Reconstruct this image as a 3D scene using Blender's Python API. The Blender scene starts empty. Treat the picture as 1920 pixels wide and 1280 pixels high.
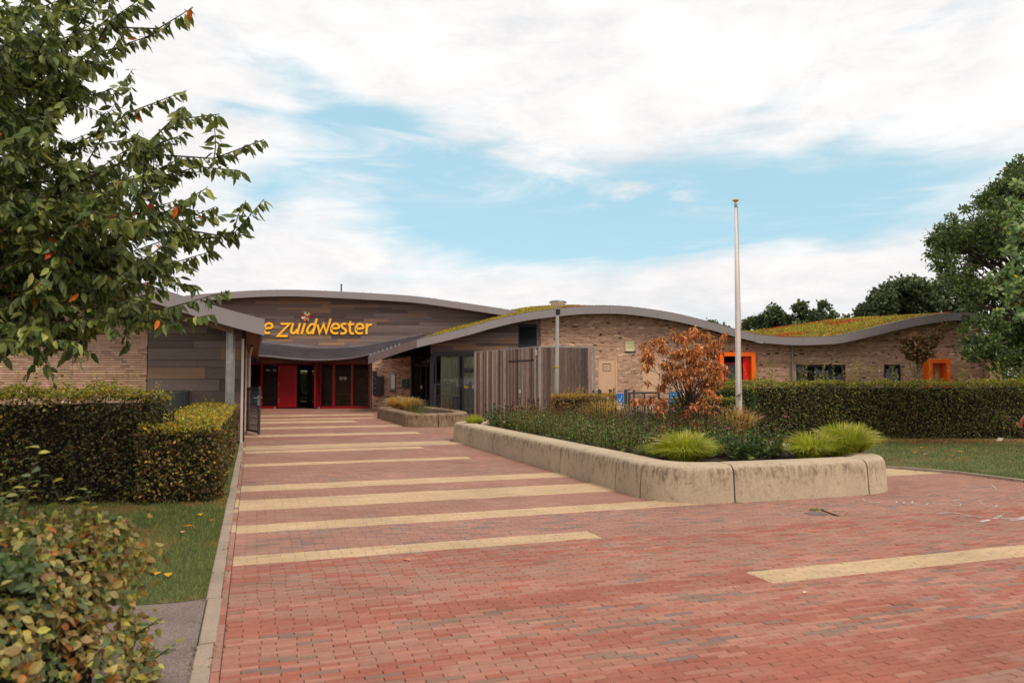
import bpy, math, random
import numpy as np
from mathutils import Vector, Matrix, noise
random.seed(7)
rng = np.random.default_rng(7)
R = math.radians
scn = bpy.context.scene

# ------------------------------------------------------------------ camera
FPX, HOR, EYE = 1400.0, 712.0, 1.6
PITCH = math.atan((HOR - 640.0) / FPX)
cp, sp = math.cos(PITCH), math.sin(PITCH)
cam_d = bpy.data.cameras.new('camera')
cam = bpy.data.objects.new('camera', cam_d)
scn.collection.objects.link(cam)
cam.location = (0, 0, EYE)
cam.rotation_euler = (math.pi / 2 + PITCH, 0, 0)
cam_d.sensor_width = 36.0
cam_d.lens = 36.0 * FPX / 1920.0
cam_d.clip_start = 0.05
cam_d.clip_end = 3000
cam_d.dof.use_dof = True
cam_d.dof.focus_distance = 14.0
cam_d.dof.aperture_fstop = 2.8
scn.camera = cam

# ------------------------------------------------------------------ view, world, sun
vs = scn.view_settings
vs.view_transform = 'Standard'
vs.look = 'None'
vs.gamma = 1
vs.exposure = 0.32
vs.use_curve_mapping = False
SUN_EL, SUN_AZ = R(48), R(142)          # azimuth from +Y towards +X: the veiled sun stands to the right, a little behind the camera
world = bpy.data.worlds.new('World')
scn.world = world
world.use_nodes = True


def build_world():
    nt = world.node_tree
    nt.nodes.clear()
    N = nt.nodes.new
    L = nt.links.new
    out = N('ShaderNodeOutputWorld')
    bg = N('ShaderNodeBackground')
    L(bg.outputs[0], out.inputs[0])
    bg.inputs[1].default_value = 0.1
    sky = N('ShaderNodeTexSky')
    sky.sky_type = 'NISHITA'
    sky.sun_disc = False
    sky.sun_elevation = SUN_EL
    sky.sun_rotation = SUN_AZ
    sky.air_density = 1.0
    sky.dust_density = 0.6
    sky.ozone_density = 1.0
    tc = N('ShaderNodeTexCoord')
    sep = N('ShaderNodeSeparateXYZ')
    L(tc.outputs['Generated'], sep.inputs[0])

    def math_(op, a, b=None, c=None, clamp=False):
        n = N('ShaderNodeMath')
        n.operation = op
        n.use_clamp = clamp
        for i, v in enumerate((a, b, c)):
            if v is None:
                continue
            if isinstance(v, (int, float)):
                n.inputs[i].default_value = v
            else:
                L(v, n.inputs[i])
        return n.outputs[0]

    az = math_('ARCTAN2', sep.outputs['X'], sep.outputs['Y'])
    el = math_('ARCSINE', sep.outputs['Z'])
    comb = N('ShaderNodeCombineXYZ')
    L(az, comb.inputs[0])
    L(el, comb.inputs[1])

    def nz(scale_xyz, rot, sc, detail, rough, dist, off=(0, 0, 0)):
        mp = N('ShaderNodeMapping')
        mp.inputs['Scale'].default_value = scale_xyz
        mp.inputs['Rotation'].default_value = (0, 0, rot)
        mp.inputs['Location'].default_value = off
        L(comb.outputs[0], mp.inputs[0])
        n = N('ShaderNodeTexNoise')
        n.inputs['Scale'].default_value = sc
        n.inputs['Detail'].default_value = detail
        n.inputs['Roughness'].default_value = rough
        n.inputs['Distortion'].default_value = dist
        L(mp.outputs[0], n.inputs['Vector'])
        return n.outputs['Fac']

    big = nz((1, 2.6, 1), R(-14), 2.6, 9, 0.58, 0.35)
    wisp = nz((1, 4.6, 1), R(24), 4.4, 8, 0.62, 0.6, (3.1, 1.7, 0))
    fine = nz((1, 2.4, 1), R(8), 9.0, 8, 0.65, 0.3, (8.1, 2.7, 0))

    # openings of clear sky: ellipses in azimuth / elevation, edges broken by the noises
    def hole(px, py, rx, ry, rot, w=1.0):
        a0 = math.atan((px - 960) / FPX)
        e0 = math.atan((HOR - py) / FPX * math.cos(a0))
        ca, sa = math.cos(rot), math.sin(rot)
        dx = math_('SUBTRACT', az, a0)
        dy = math_('SUBTRACT', el, e0)
        u = math_('ADD', math_('MULTIPLY', dx, ca * FPX / rx), math_('MULTIPLY', dy, sa * FPX / rx))
        v = math_('ADD', math_('MULTIPLY', dx, -sa * FPX / ry), math_('MULTIPLY', dy, ca * FPX / ry))
        d2 = math_('ADD', math_('MULTIPLY', u, u), math_('MULTIPLY', v, v))
        return math_('MULTIPLY', math_('EXPONENT', math_('MULTIPLY', d2, -1.0)), w)

    hs = [hole(1180, 400, 450, 95, R(2), 1.3), hole(700, 235, 220, 55, R(-22), 1.0),
          hole(800, 360, 270, 80, R(-12), 0.85), hole(1560, 378, 300, 52, R(6), 0.75), hole(960, 440, 250, 55, R(0), .5),
          hole(1460, 190, 80, 30, R(10), 0.42), hole(520, 330, 120, 50, R(20), 0.5), hole(440, 195, 90, 25, R(-10), .35),
          hole(1640, 240, 110, 22, R(15), .3)]
    s = hs[0]
    for h in hs[1:]:
        s = math_('ADD', s, h)
    nsum = math_('ADD', math_('MULTIPLY', math_('SUBTRACT', big, 0.5), 2.2), math_('MULTIPLY', math_('SUBTRACT', wisp, 0.5), 1.5))
    clear = math_('SUBTRACT', s, math_('ADD', nsum, 0.12))
    mr = N('ShaderNodeMapRange')
    mr.interpolation_type = 'SMOOTHSTEP'
    L(clear, mr.inputs[0])
    mr.inputs[1].default_value = 0.0
    mr.inputs[2].default_value = 1.0
    mr.inputs[3].default_value = 0.0
    mr.inputs[4].default_value = 0.97
    streak = N('ShaderNodeMapRange')
    streak.interpolation_type = 'SMOOTHSTEP'
    L(nz((1, 5.5, 1), R(20), 3.1, 9, 0.6, 0.9, (5.3, 9.1, 0)), streak.inputs[0])
    streak.inputs[1].default_value = 0.5
    streak.inputs[2].default_value = 0.72
    streak.inputs[3].default_value = 1.0
    streak.inputs[4].default_value = 0.25
    clearf = math_('MULTIPLY', mr.outputs[0], streak.outputs[0])
    # cloud brightness: soft grey modelling, a little darker near the horizon
    shade = N('ShaderNodeMapRange')
    L(math_('ADD', math_('MULTIPLY', fine, 0.5), math_('MULTIPLY', big, 0.5)), shade.inputs[0])
    shade.inputs[1].default_value = 0.38
    shade.inputs[2].default_value = 0.56
    shade.inputs[3].default_value = 0.0
    shade.inputs[4].default_value = 1.0
    lowf = N('ShaderNodeMapRange')
    L(el, lowf.inputs[0])
    lowf.inputs[1].default_value = 0.0
    lowf.inputs[2].default_value = 0.3
    lowf.inputs[3].default_value = 0.0
    lowf.inputs[4].default_value = 1.0
    cm = N('ShaderNodeMix')
    cm.data_type = 'RGBA'
    L(math_('MULTIPLY_ADD', lowf.outputs[0], 0.3, math_('MULTIPLY', shade.outputs[0], 0.75), clamp=True), cm.inputs['Factor'])
    cm.inputs['A'].default_value = (6.1, 6.15, 6.3, 1)
    cm.inputs['B'].default_value = (8.5, 8.2, 8.1, 1)
    # clear sky: Nishita seen through thin veil
    veil = N('ShaderNodeMix')
    veil.data_type = 'RGBA'
    veil.inputs['Factor'].default_value = 0.65
    L(sky.outputs[0], veil.inputs['A'])
    veil.inputs['B'].default_value = (4.1, 6.9, 7.8, 1)
    mx = N('ShaderNodeMix')
    mx.data_type = 'RGBA'
    L(clearf, mx.inputs['Factor'])
    L(cm.outputs['Result'], mx.inputs['A'])
    L(veil.outputs['Result'], mx.inputs['B'])
    L(mx.outputs['Result'], bg.inputs[0])


build_world()
sd = bpy.data.lights.new('sun', 'SUN')
sd.energy = 2.0
sd.angle = R(18)
sd.color = (1.0, 0.9, 0.76)
sun = bpy.data.objects.new('sun', sd)
scn.collection.objects.link(sun)
sdir = Vector((math.sin(SUN_AZ) * math.cos(SUN_EL), math.cos(SUN_AZ) * math.cos(SUN_EL), math.sin(SUN_EL)))
sun.rotation_euler = sdir.to_track_quat('Z', 'Y').to_euler()


# ------------------------------------------------------------------ measuring helpers
def ray(px, py):
    a = (px - 960.0) / FPX
    b = (640.0 - py) / FPX
    return (a, cp - b * sp, sp + b * cp)


def G(px, py, z=0.0):
    r = ray(px, py)
    t = (z - EYE) / r[2]
    return np.array((r[0] * t, r[1] * t))


def W(px, py, y):
    r = ray(px, py)
    t = y / r[1]
    return np.array((r[0] * t, y, EYE + r[2] * t))


def PX(p):
    """world point -> photo pixel"""
    x, y, z = p[0], p[1], p[2] - EYE
    d = y * cp + z * sp
    return 960 + FPX * x / d, 640 - FPX * (z * cp - y * sp) / d


D = np.array((-485.0, 1400.0)); D /= np.linalg.norm(D)       # direction of the path
U = np.array((D[1], -D[0]))                                     # across the path, to the right


def ST(p):
    return float(p[0] * D[0] + p[1] * D[1]), float(p[0] * U[0] + p[1] * U[1])


def XY(s, t):
    return np.array((s * D[0] + t * U[0], s * D[1] + t * U[1]))


def lin(r, g, b, k=0.75):
    f = lambda v: (v / 255 / 12.92 if v <= 10 else ((v / 255 + 0.055) / 1.055) ** 2.4) * k
    return (f(r), f(g), f(b))


# ------------------------------------------------------------------ materials
def nodes_of(m):
    m.use_nodes = True
    nt = m.node_tree
    return nt, nt.nodes['Principled BSDF'], nt.nodes['Material Output']


def scaled(pal, k):
    return [tuple(np.array(c) * k) for c in pal]


def M(name, col=(0.5, 0.5, 0.5), rough=0.75, src=None, var=0.18, scale=3.0, fscale=40.0, fvar=0.12, stretch=(1, 1, 1),
      bump=0.15, metallic=0.0, spec=0.3, trans=0.0, stain=None, coat=0.0, rim=None):
    m = bpy.data.materials.new(name)
    nt, bs, out = nodes_of(m)
    N, L = nt.nodes.new, nt.links.new
    geo = N('ShaderNodeNewGeometry')
    mp = N('ShaderNodeMapping')
    mp.inputs['Scale'].default_value = stretch
    L(geo.outputs['Position'], mp.inputs[0])

    def nz(sc, det=5, rg=0.6):
        n = N('ShaderNodeTexNoise')
        n.inputs['Scale'].default_value = sc
        n.inputs['Detail'].default_value = det
        n.inputs['Roughness'].default_value = rg
        L(mp.outputs[0], n.inputs['Vector'])
        return n.outputs['Fac']
    if src == 'attr':
        a = N('ShaderNodeAttribute'); a.attribute_name = 'col'; c = a.outputs['Color']
    elif src == 'obj':
        a = N('ShaderNodeObjectInfo'); c = a.outputs['Color']
    else:
        a = N('ShaderNodeRGB'); a.outputs[0].default_value = (*col, 1); c = a.outputs[0]
    n1, n2 = nz(scale), nz(fscale, 4)
    r1 = N('ShaderNodeMapRange'); L(n1, r1.inputs[0]); r1.inputs[1].default_value = .3; r1.inputs[2].default_value = .7
    r1.inputs[3].default_value = 1 - var; r1.inputs[4].default_value = 1 + var
    r2 = N('ShaderNodeMapRange'); L(n2, r2.inputs[0]); r2.inputs[1].default_value = .3; r2.inputs[2].default_value = .7
    r2.inputs[3].default_value = 1 - fvar; r2.inputs[4].default_value = 1 + fvar
    mu = N('ShaderNodeMath'); mu.operation = 'MULTIPLY'; L(r1.outputs[0], mu.inputs[0]); L(r2.outputs[0], mu.inputs[1])
    vm = N('ShaderNodeVectorMath'); vm.operation = 'SCALE'; L(c, vm.inputs[0]); L(mu.outputs[0], vm.inputs['Scale'])
    c = vm.outputs[0]
    if stain:
        # stain = (colour, scale, threshold, softness, amount)
        sn = N('ShaderNodeTexNoise'); sn.inputs['Scale'].default_value = stain[1]; sn.inputs['Detail'].default_value = 8
        sn.inputs['Roughness'].default_value = .7
        L(geo.outputs['Position'], sn.inputs['Vector'])
        sr = N('ShaderNodeMapRange'); L(sn.outputs['Fac'], sr.inputs[0]); sr.inputs[1].default_value = stain[2]
        sr.inputs[2].default_value = stain[2] + stain[3]; sr.inputs[3].default_value = 0; sr.inputs[4].default_value = stain[4]
        mx = N('ShaderNodeMix'); mx.data_type = 'RGBA'; L(sr.outputs[0], mx.inputs['Factor'])
        L(c, mx.inputs['A']); mx.inputs['B'].default_value = (*stain[0], 1)
        c = mx.outputs['Result']
    if rim:
        # rim = (colour, z low, z high, amount): dirt that washes down from the rim in streaks
        sep = N('ShaderNodeSeparateXYZ'); L(geo.outputs['Position'], sep.inputs[0])
        up = N('ShaderNodeMapRange'); L(sep.outputs['Z'], up.inputs[0]); up.inputs[1].default_value = rim[1]; up.inputs[2].default_value = rim[2]
        up.inputs[3].default_value = 0; up.inputs[4].default_value = 1
        cut = N('ShaderNodeMapRange'); L(sep.outputs['Z'], cut.inputs[0]); cut.inputs[1].default_value = rim[2] + .02; cut.inputs[2].default_value = rim[2] + .05
        cut.inputs[3].default_value = 1; cut.inputs[4].default_value = 0
        m2 = N('ShaderNodeMapping'); m2.inputs['Scale'].default_value = (1, 1, .35); L(geo.outputs['Position'], m2.inputs[0])
        s2 = N('ShaderNodeTexNoise'); s2.inputs['Scale'].default_value = 15; s2.inputs['Detail'].default_value = 9; s2.inputs['Roughness'].default_value = .75
        L(m2.outputs[0], s2.inputs['Vector'])
        ad = N('ShaderNodeMath'); ad.operation = 'MULTIPLY_ADD'; L(up.outputs[0], ad.inputs[0]); ad.inputs[1].default_value = .2; L(s2.outputs['Fac'], ad.inputs[2])
        th = N('ShaderNodeMapRange'); L(ad.outputs[0], th.inputs[0]); th.inputs[1].default_value = .64; th.inputs[2].default_value = .8
        th.inputs[3].default_value = 0; th.inputs[4].default_value = rim[3]
        pr = N('ShaderNodeMath'); pr.operation = 'MULTIPLY'; L(th.outputs[0], pr.inputs[0]); L(cut.outputs[0], pr.inputs[1])
        mx = N('ShaderNodeMix'); mx.data_type = 'RGBA'; L(pr.outputs[0], mx.inputs['Factor'])
        L(c, mx.inputs['A']); mx.inputs['B'].default_value = (*rim[0], 1)
        c = mx.outputs['Result']
    L(c, bs.inputs['Base Color'])
    bs.inputs['Roughness'].default_value = rough
    bs.inputs['Metallic'].default_value = metallic
    bs.inputs['Specular IOR Level'].default_value = spec
    if coat:
        bs.inputs['Coat Weight'].default_value = coat
    if bump:
        b = N('ShaderNodeBump'); b.inputs['Strength'].default_value = bump; b.inputs['Distance'].default_value = 0.01
        L(n2, b.inputs['Height']); L(b.outputs[0], bs.inputs['Normal'])
    if trans:
        tr = N('ShaderNodeBsdfTranslucent')
        vs2 = N('ShaderNodeVectorMath'); vs2.operation = 'MULTIPLY'; L(c, vs2.inputs[0]); vs2.inputs[1].default_value = (1.5, 1.6, 0.8)
        L(vs2.outputs[0], tr.inputs[0])
        ms = N('ShaderNodeMixShader'); ms.inputs[0].default_value = trans
        L(bs.outputs[0], ms.inputs[1]); L(tr.outputs[0], ms.inputs[2]); L(ms.outputs[0], out.inputs[0])
    return m


def glass_mat(name, tint, refl):
    m = bpy.data.materials.new(name)
    nt, bs, out = nodes_of(m)
    nt.nodes.remove(bs)
    N, L = nt.nodes.new, nt.links.new
    t = N('ShaderNodeBsdfTransparent'); t.inputs[0].default_value = (*tint, 1)
    g = N('ShaderNodeBsdfGlossy'); g.inputs['Roughness'].default_value = 0.02; g.inputs[0].default_value = (.9, .9, .9, 1)
    f = N('ShaderNodeFresnel'); f.inputs[0].default_value = refl
    ms = N('ShaderNodeMixShader')
    L(f.outputs[0], ms.inputs[0]); L(t.outputs[0], ms.inputs[1]); L(g.outputs[0], ms.inputs[2]); L(ms.outputs[0], out.inputs[0])
    return m


# ------------------------------------------------------------------ mesh helpers
def mesh_np(name, verts, groups, cols=None, smooth=False):
    """groups: list of (M,k) int arrays; cols: (F,3) face colours in the same order"""
    me = bpy.data.meshes.new(name)
    verts = np.asarray(verts, np.float32)
    me.vertices.add(len(verts))
    me.vertices.foreach_set('co', verts.ravel())
    groups = [np.asarray(g, np.int32) for g in groups if len(g)]
    tot = np.concatenate([np.full(len(g), g.shape[1], np.int32) for g in groups])
    idx = np.concatenate([g.ravel() for g in groups])
    start = np.concatenate(([0], np.cumsum(tot)[:-1])).astype(np.int32)
    me.loops.add(len(idx))
    me.loops.foreach_set('vertex_index', idx)
    me.polygons.add(len(tot))
    me.polygons.foreach_set('loop_start', start)
    me.polygons.foreach_set('loop_total', tot)
    me.polygons.foreach_set('use_smooth', np.full(len(tot), bool(smooth)))
    if cols is not None:
        at = me.attributes.new('col', 'FLOAT_COLOR', 'FACE')
        c4 = np.ones((len(tot), 4), np.float32)
        c4[:, :3] = cols
        at.data.foreach_set('color', c4.ravel())
    me.update(calc_edges=True)
    return me


BASE = {}


def origin_of(o):
    return BASE.get(o.name, np.zeros(3)) if o is not None else np.zeros(3)


def link(o, parent=None):
    scn.collection.objects.link(o)
    if parent is not None:
        o.parent = parent


def tag(o, label=None, cat=None, group=None, kind=None):
    if label: o['label'] = label
    if cat: o['category'] = cat
    if group: o['group'] = group
    if kind: o['kind'] = kind
    return o


def thing(name, loc, label, cat, group=None):
    o = bpy.data.objects.new(name, None)
    o.empty_display_size = 0.2
    scn.collection.objects.link(o)
    o.location = loc
    BASE[o.name] = np.array(loc, float)
    return tag(o, label, cat, group)


def add(name, verts, groups, mat, parent=None, cols=None, smooth=False, kind=None, color=None, label=None):
    verts = np.asarray(verts, float)
    lo, hi = verts.min(0), verts.max(0)
    c = np.array(((lo[0] + hi[0]) / 2, (lo[1] + hi[1]) / 2, lo[2]))
    me = mesh_np(name, verts - c, groups, cols, smooth)
    me.materials.append(mat)
    o = bpy.data.objects.new(name, me)
    link(o, parent)
    o.location = c - origin_of(parent)
    BASE[o.name] = c
    if color is not None: o.color = (*color, 1)
    if kind: o['kind'] = kind
    if label: o['label'] = label
    return o


BOXV = np.array([(x, y, z) for z in (0, 1) for y in (0, 1) for x in (0, 1)], float)
BOXF = np.array([(0, 2, 3, 1), (4, 5, 7, 6), (0, 1, 5, 4), (1, 3, 7, 5), (3, 2, 6, 7), (2, 0, 4, 6)])


class MB:
    def __init__(s):
        s.v, s.q, s.t, s.cq, s.ct, s.n = [], [], [], [], [], 0

    def raw(s, v, q=None, t=None, col=(.5, .5, .5)):
        v = np.asarray(v, float)
        s.v.append(v)
        if q is not None and len(q):
            s.q.append(np.asarray(q) + s.n)
            s.cq.append(np.tile(col, (len(q), 1)) if np.ndim(col) == 1 else col)
        if t is not None and len(t):
            s.t.append(np.asarray(t) + s.n)
            s.ct.append(np.tile(col, (len(t), 1)) if np.ndim(col) == 1 else col)
        s.n += len(v)
        return s

    def box(s, a, b, col=(.5, .5, .5)):
        a, b = np.minimum(a, b), np.maximum(a, b)
        return s.raw(a + BOXV * (b - a), BOXF, col=col)

    def obox(s, p0, p1, w, z0, z1, col=(.5, .5, .5)):
        """upright slab between two ground points p0,p1, thickness w"""
        p0, p1 = np.array(p0[:2], float), np.array(p1[:2], float)
        d = p1 - p0
        n = np.array((-d[1], d[0])) / (np.linalg.norm(d) + 1e-9) * w / 2
        c = [p0 - n, p1 - n, p0 + n, p1 + n]
        v = [(*q, z0) for q in c] + [(*q, z1) for q in c]
        return s.raw(v, BOXF, col=col)

    def tube(s, pts, rad, k=8, col=(.5, .5, .5), caps=True):
        pts = [np.array(p, float) for p in pts]
        if np.ndim(rad) == 0: rad = [rad] * len(pts)
        rings = []
        prev = None
        for i, p in enumerate(pts):
            d = pts[min(i + 1, len(pts) - 1)] - pts[max(i - 1, 0)]
            d = d / (np.linalg.norm(d) + 1e-9)
            a = prev if prev is not None else (np.array((1., 0, 0)) if abs(d[0]) < .9 else np.array((0, 1., 0)))
            x = a - d * np.dot(a, d); x /= np.linalg.norm(x) + 1e-9
            prev = x
            y = np.cross(d, x)
            an = np.arange(k) / k * 2 * math.pi
            rings.append(p + rad[i] * (np.cos(an)[:, None] * x + np.sin(an)[:, None] * y))
        v = np.concatenate(rings)
        q = []
        for i in range(len(pts) - 1):
            for j in range(k):
                q.append((i * k + j, i * k + (j + 1) % k, (i + 1) * k + (j + 1) % k, (i + 1) * k + j))
        t = []
        if caps:
            v = np.concatenate((v, [pts[0], pts[-1]]))
            a, b = len(v) - 2, len(v) - 1
            for j in range(k):
                t.append((a, (j + 1) % k, j))
                t.append((b, (len(pts) - 1) * k + j, (len(pts) - 1) * k + (j + 1) % k))
        return s.raw(v, q, t, col)

    def lathe(s, c, prof, k=20, col=(.5, .5, .5)):
        an = np.arange(k) / k * 2 * math.pi
        v = np.concatenate([np.stack((c[0] + r * np.cos(an), c[1] + r * np.sin(an), np.full(k, c[2] + z)), 1) for r, z in prof])
        q = [(i * k + j, i * k + (j + 1) % k, (i + 1) * k + (j + 1) % k, (i + 1) * k + j) for i in range(len(prof) - 1) for j in range(k)]
        return s.raw(v, q, None, col)

    def prism(s, poly, y0, y1, col=(.5, .5, .5)):
        """polygon in x,z extruded along y (fan from its centre)"""
        n = len(poly)
        p = np.array(poly, float)
        c = p.mean(0)
        P = np.vstack((p, c))
        v = [(x, y0, z) for x, z in P] + [(x, y1, z) for x, z in P]
        t, q = [], []
        for i in range(n):
            j = (i + 1) % n
            t.append((n, i, j)); t.append((n + 1 + n, n + 1 + j, n + 1 + i))
            q.append((i, n + 1 + i, n + 1 + j, j))
        return s.raw(v, q, t, col)

    def inst(s, tv, groups, mats, offs, cols):
        """many transformed copies of a template. mats (N,3,3) rows = images of the axes, offs (N,3), cols (N,3)"""
        Nn = len(offs)
        if not Nn: return s
        v = np.einsum('vk,nkj->nvj', tv, mats) + offs[:, None, :]
        nv = len(tv)
        base = (np.arange(Nn) * nv)[:, None, None]
        for g in groups:
            g = np.asarray(g)
            f = (g[None] + base).reshape(-1, g.shape[1]) + s.n
            c = np.repeat(cols, len(g), 0)
            (s.q if g.shape[1] == 4 else s.t).append(f)
            (s.cq if g.shape[1] == 4 else s.ct).append(c)
        s.v.append(v.reshape(-1, 3))
        s.n += Nn * nv
        return s

    def build(s, name, mat, parent=None, smooth=False, kind=None, color=None, label=None):
        v = np.concatenate(s.v)
        g, c = [], []
        if s.q: g.append(np.concatenate(s.q)); c.append(np.concatenate(s.cq))
        if s.t: g.append(np.concatenate(s.t)); c.append(np.concatenate(s.ct))
        return add(name, v, g, mat, parent, np.concatenate(c), smooth, kind, color, label)


UNIT = {}


def piece(name, mat, parent, a, b, color, label=None):
    """a box-shaped piece that shares one unit mesh with all alike pieces"""
    key = (name, mat.name)
    if key not in UNIT:
        v = BOXV - np.array((.5, .5, 0))
        me = mesh_np(name, v, [BOXF])
        me.materials.append(mat)
        UNIT[key] = me
    a, b = np.minimum(a, b).astype(float), np.maximum(a, b).astype(float)
    o = bpy.data.objects.new(name, UNIT[key])
    link(o, parent)
    c = np.array(((a[0] + b[0]) / 2, (a[1] + b[1]) / 2, a[2]))
    o.location = c - origin_of(parent)
    o.scale = b - a
    o.color = (*color, 1)
    if label: o['label'] = label
    return o


# leaves
LEAF2 = np.array([(0, 0, 0), (.5, .42, .1), (0, 1, -.1), (-.5, .42, .1), (0, .5, 0)], float)
LEAF2F = [np.array([(0, 1, 2, 4), (0, 4, 2, 3)])]
LEAF6 = np.array([(0, 0, 0), (0, .3, .02), (0, .65, -.03), (0, 1, -.16), (.42, .28, .1), (.4, .62, .06), (-.42, .28, .1), (-.4, .62, .06)], float)
LEAF6F = [np.array([(1, 4, 5, 2), (2, 7, 6, 1)]), np.array([(0, 4, 1), (2, 5, 3), (0, 1, 6), (2, 3, 7)])]
QUAD1 = np.array([(-.5, 0, 0), (.5, .1, 0), (.35, 1, .1), (-.4, .8, -.1)], float)
QUAD1F = [np.array([(0, 1, 2, 3)])]


def nrm(a):
    return a / (np.linalg.norm(a, axis=-1, keepdims=True) + 1e-9)


def frames(dirs, normals, length, width):
    """rows: x axis * width, y axis * length, z axis * width"""
    y = nrm(dirs)
    x = nrm(np.cross(y, normals))
    z = np.cross(x, y)
    return np.stack((x * width[:, None], y * length[:, None], z * width[:, None]), 1)


def pick(pal, w, n, var=.15):
    w = (list(w) + [0] * len(pal))[:len(pal)]
    pal = np.array(pal)
    w = np.array(w, float)
    c = pal[rng.choice(len(pal), n, p=w / w.sum())]
    return c * (1 + rng.normal(0, var, (n, 1)).clip(-.5, .6)) * (1 + rng.normal(0, var * .3, (n, 3)))


def split_build(tv, groups, mats, offs, cols, mat, parent, keep, leafname, stuffname, objmat=None):
    """the pieces that show largest become objects of their own, the rest one part of kind stuff"""
    if keep:
        pts = offs
        d = pts[:, 1] * cp + (pts[:, 2] - EYE) * sp
        px = 960 + FPX * pts[:, 0] / np.maximum(d, .1)
        py = 640 - FPX * ((pts[:, 2] - EYE) * cp - pts[:, 1] * sp) / np.maximum(d, .1)
        vis = (px > 0) & (px < 1920) & (py > 0) & (py < 1280) & (d > .3)
        size = np.linalg.norm(mats[:, 1], axis=1) / np.maximum(d, .1) * vis
        order = np.argsort(-size)[:keep]
        m = np.ones(len(offs), bool)
        key = leafname + mat.name
        if key not in UNIT:
            me = mesh_np(leafname, tv, groups)
            me.materials.append(objmat)
            UNIT[key] = me
        b = origin_of(parent)
        for i in order:
            o = bpy.data.objects.new(leafname, UNIT[key])
            scn.collection.objects.link(o)
            o.parent = parent
            Mx = np.eye(4); Mx[:3, :3] = mats[i].T; Mx[:3, 3] = offs[i] - b
            o.matrix_basis = Matrix(Mx.tolist())
            o.color = (*[float(c) for c in cols[i]], 1)
            m[i] = False
        mats, offs, cols = mats[m], offs[m], cols[m]
    return MB().inst(tv, groups, mats, offs, cols).build(stuffname, mat, parent, kind='stuff')
# ------------------------------------------------------------------ shared materials
m_paver = M('paver_brick', src='attr', rough=.82, var=.14, scale=.8, fscale=60, fvar=.12, bump=.25, stain=((.33, .24, .19), 2.2, .52, .2, .42))
m_paver_o = M('paver_brick_single', src='obj', rough=.82, var=.14, scale=.8, fscale=60, fvar=.12, bump=.25, stain=((.33, .24, .19), 2.2, .52, .2, .42))
m_bed = M('joint_sand', lin(112, 84, 66, .7), rough=.95, var=.25, fscale=90, fvar=.3, bump=.3)
m_conc = M('weathered_concrete', lin(204, 182, 154, .7), rough=.9, var=.12, scale=1.2, fscale=30, fvar=.12, bump=.3,
           stain=(lin(120, 92, 62, .8), 7, .56, .1, .45), rim=(lin(96, 76, 54, .8), .0, .42, .7))
m_conc2 = M('dirty_concrete', lin(158, 132, 104, .66), rough=.9, var=.2, scale=1.5, fscale=20, fvar=.2, bump=.3,
            stain=(lin(84, 66, 48, .8), 5, .5, .14, .6), rim=(lin(60, 46, 34, .8), .0, .38, .8))
m_kerb = M('kerb_concrete', lin(178, 158, 140, .72), rough=.9, var=.2, scale=1.5, fscale=70, fvar=.15, bump=.3,
           stain=(lin(120, 100, 80, .8), 6, .55, .1, .5))
m_asph = M('old_asphalt', lin(150, 132, 124, .66), rough=.95, var=.12, fscale=110, fvar=.6, bump=.8)
m_soil = M('soil', lin(66, 48, 38, .8), rough=1, var=.3, fscale=30, fvar=.3, bump=.6)
m_soil2 = M('dry_soil', lin(150, 112, 78, .7), rough=1, var=.2, fscale=25, fvar=.3, bump=.4)
m_turf = M('turf', lin(92, 100, 54, .7), rough=1, var=.35, scale=1.1, fscale=40, fvar=.35, bump=.6, stain=(lin(160, 122, 78, .6), 1.3, .56, .12, .8))
m_field = M('rough_ground', lin(92, 96, 52, .6), rough=1, var=.3, scale=.2, fscale=3, fvar=.2)
m_blade = M('grass_blade', src='attr', rough=.7, var=.15, scale=1.2, fvar=.0, bump=0, trans=.25)
m_leaf = M('leaf', src='attr', rough=.5, var=.12, scale=1.5, fvar=.0, bump=0, trans=.3, spec=.35)
m_leaf_o = M('leaf_single', src='obj', rough=.5, var=.12, scale=1.5, fvar=.0, bump=0, trans=.3, spec=.35)
m_dry = M('dry_leaf', src='attr', rough=.8, var=.1, fvar=0, bump=0, trans=.25)
m_dry_o = M('dry_leaf_single', src='obj', rough=.8, var=.1, fvar=0, bump=0, trans=.25)
m_bark = M('bark', lin(70, 56, 46, .8), rough=.9, var=.25, fscale=40, fvar=.3, bump=.6)
m_twig = M('hedge_twigs', lin(44, 36, 26, .7), rough=1, var=.4, scale=8, fscale=40, fvar=.5, bump=.8)
m_brick = M('wall_brick', src='attr', rough=.85, var=.08, scale=1, fscale=50, fvar=.14, bump=.3)
m_brick_o = M('wall_brick_single', src='obj', rough=.85, var=.08, scale=1, fscale=50, fvar=.14, bump=.3)
m_mortar = M('recessed_joint', lin(58, 44, 36, .7), rough=1, var=.2)
m_board = M('cladding_board', src='obj', rough=.72, var=.10, scale=.8, fscale=14, fvar=.2, stretch=(.6, 1, 9), bump=.25)
m_plank = M('weathered_plank', src='obj', rough=.85, var=.18, scale=3.0, fscale=16, fvar=.4, stretch=(3, 3, .3), bump=.35)
m_void = M('dark_backing', lin(34, 29, 28, .8), rough=.9)
m_fascia = M('grey_fascia', lin(138, 128, 128, .95), rough=.5, var=.04, scale=.8, fscale=6, fvar=.03, bump=0, spec=.5)
m_fascia2 = M('brown_fascia', lin(104, 88, 86, .9), rough=.5, var=.1, fscale=6, fvar=.05, bump=0, spec=.4)
m_soffit = M('timber_soffit', lin(120, 88, 70, .9), rough=.8, var=.2, stretch=(.4, 1, 1), fvar=.2)
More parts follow.
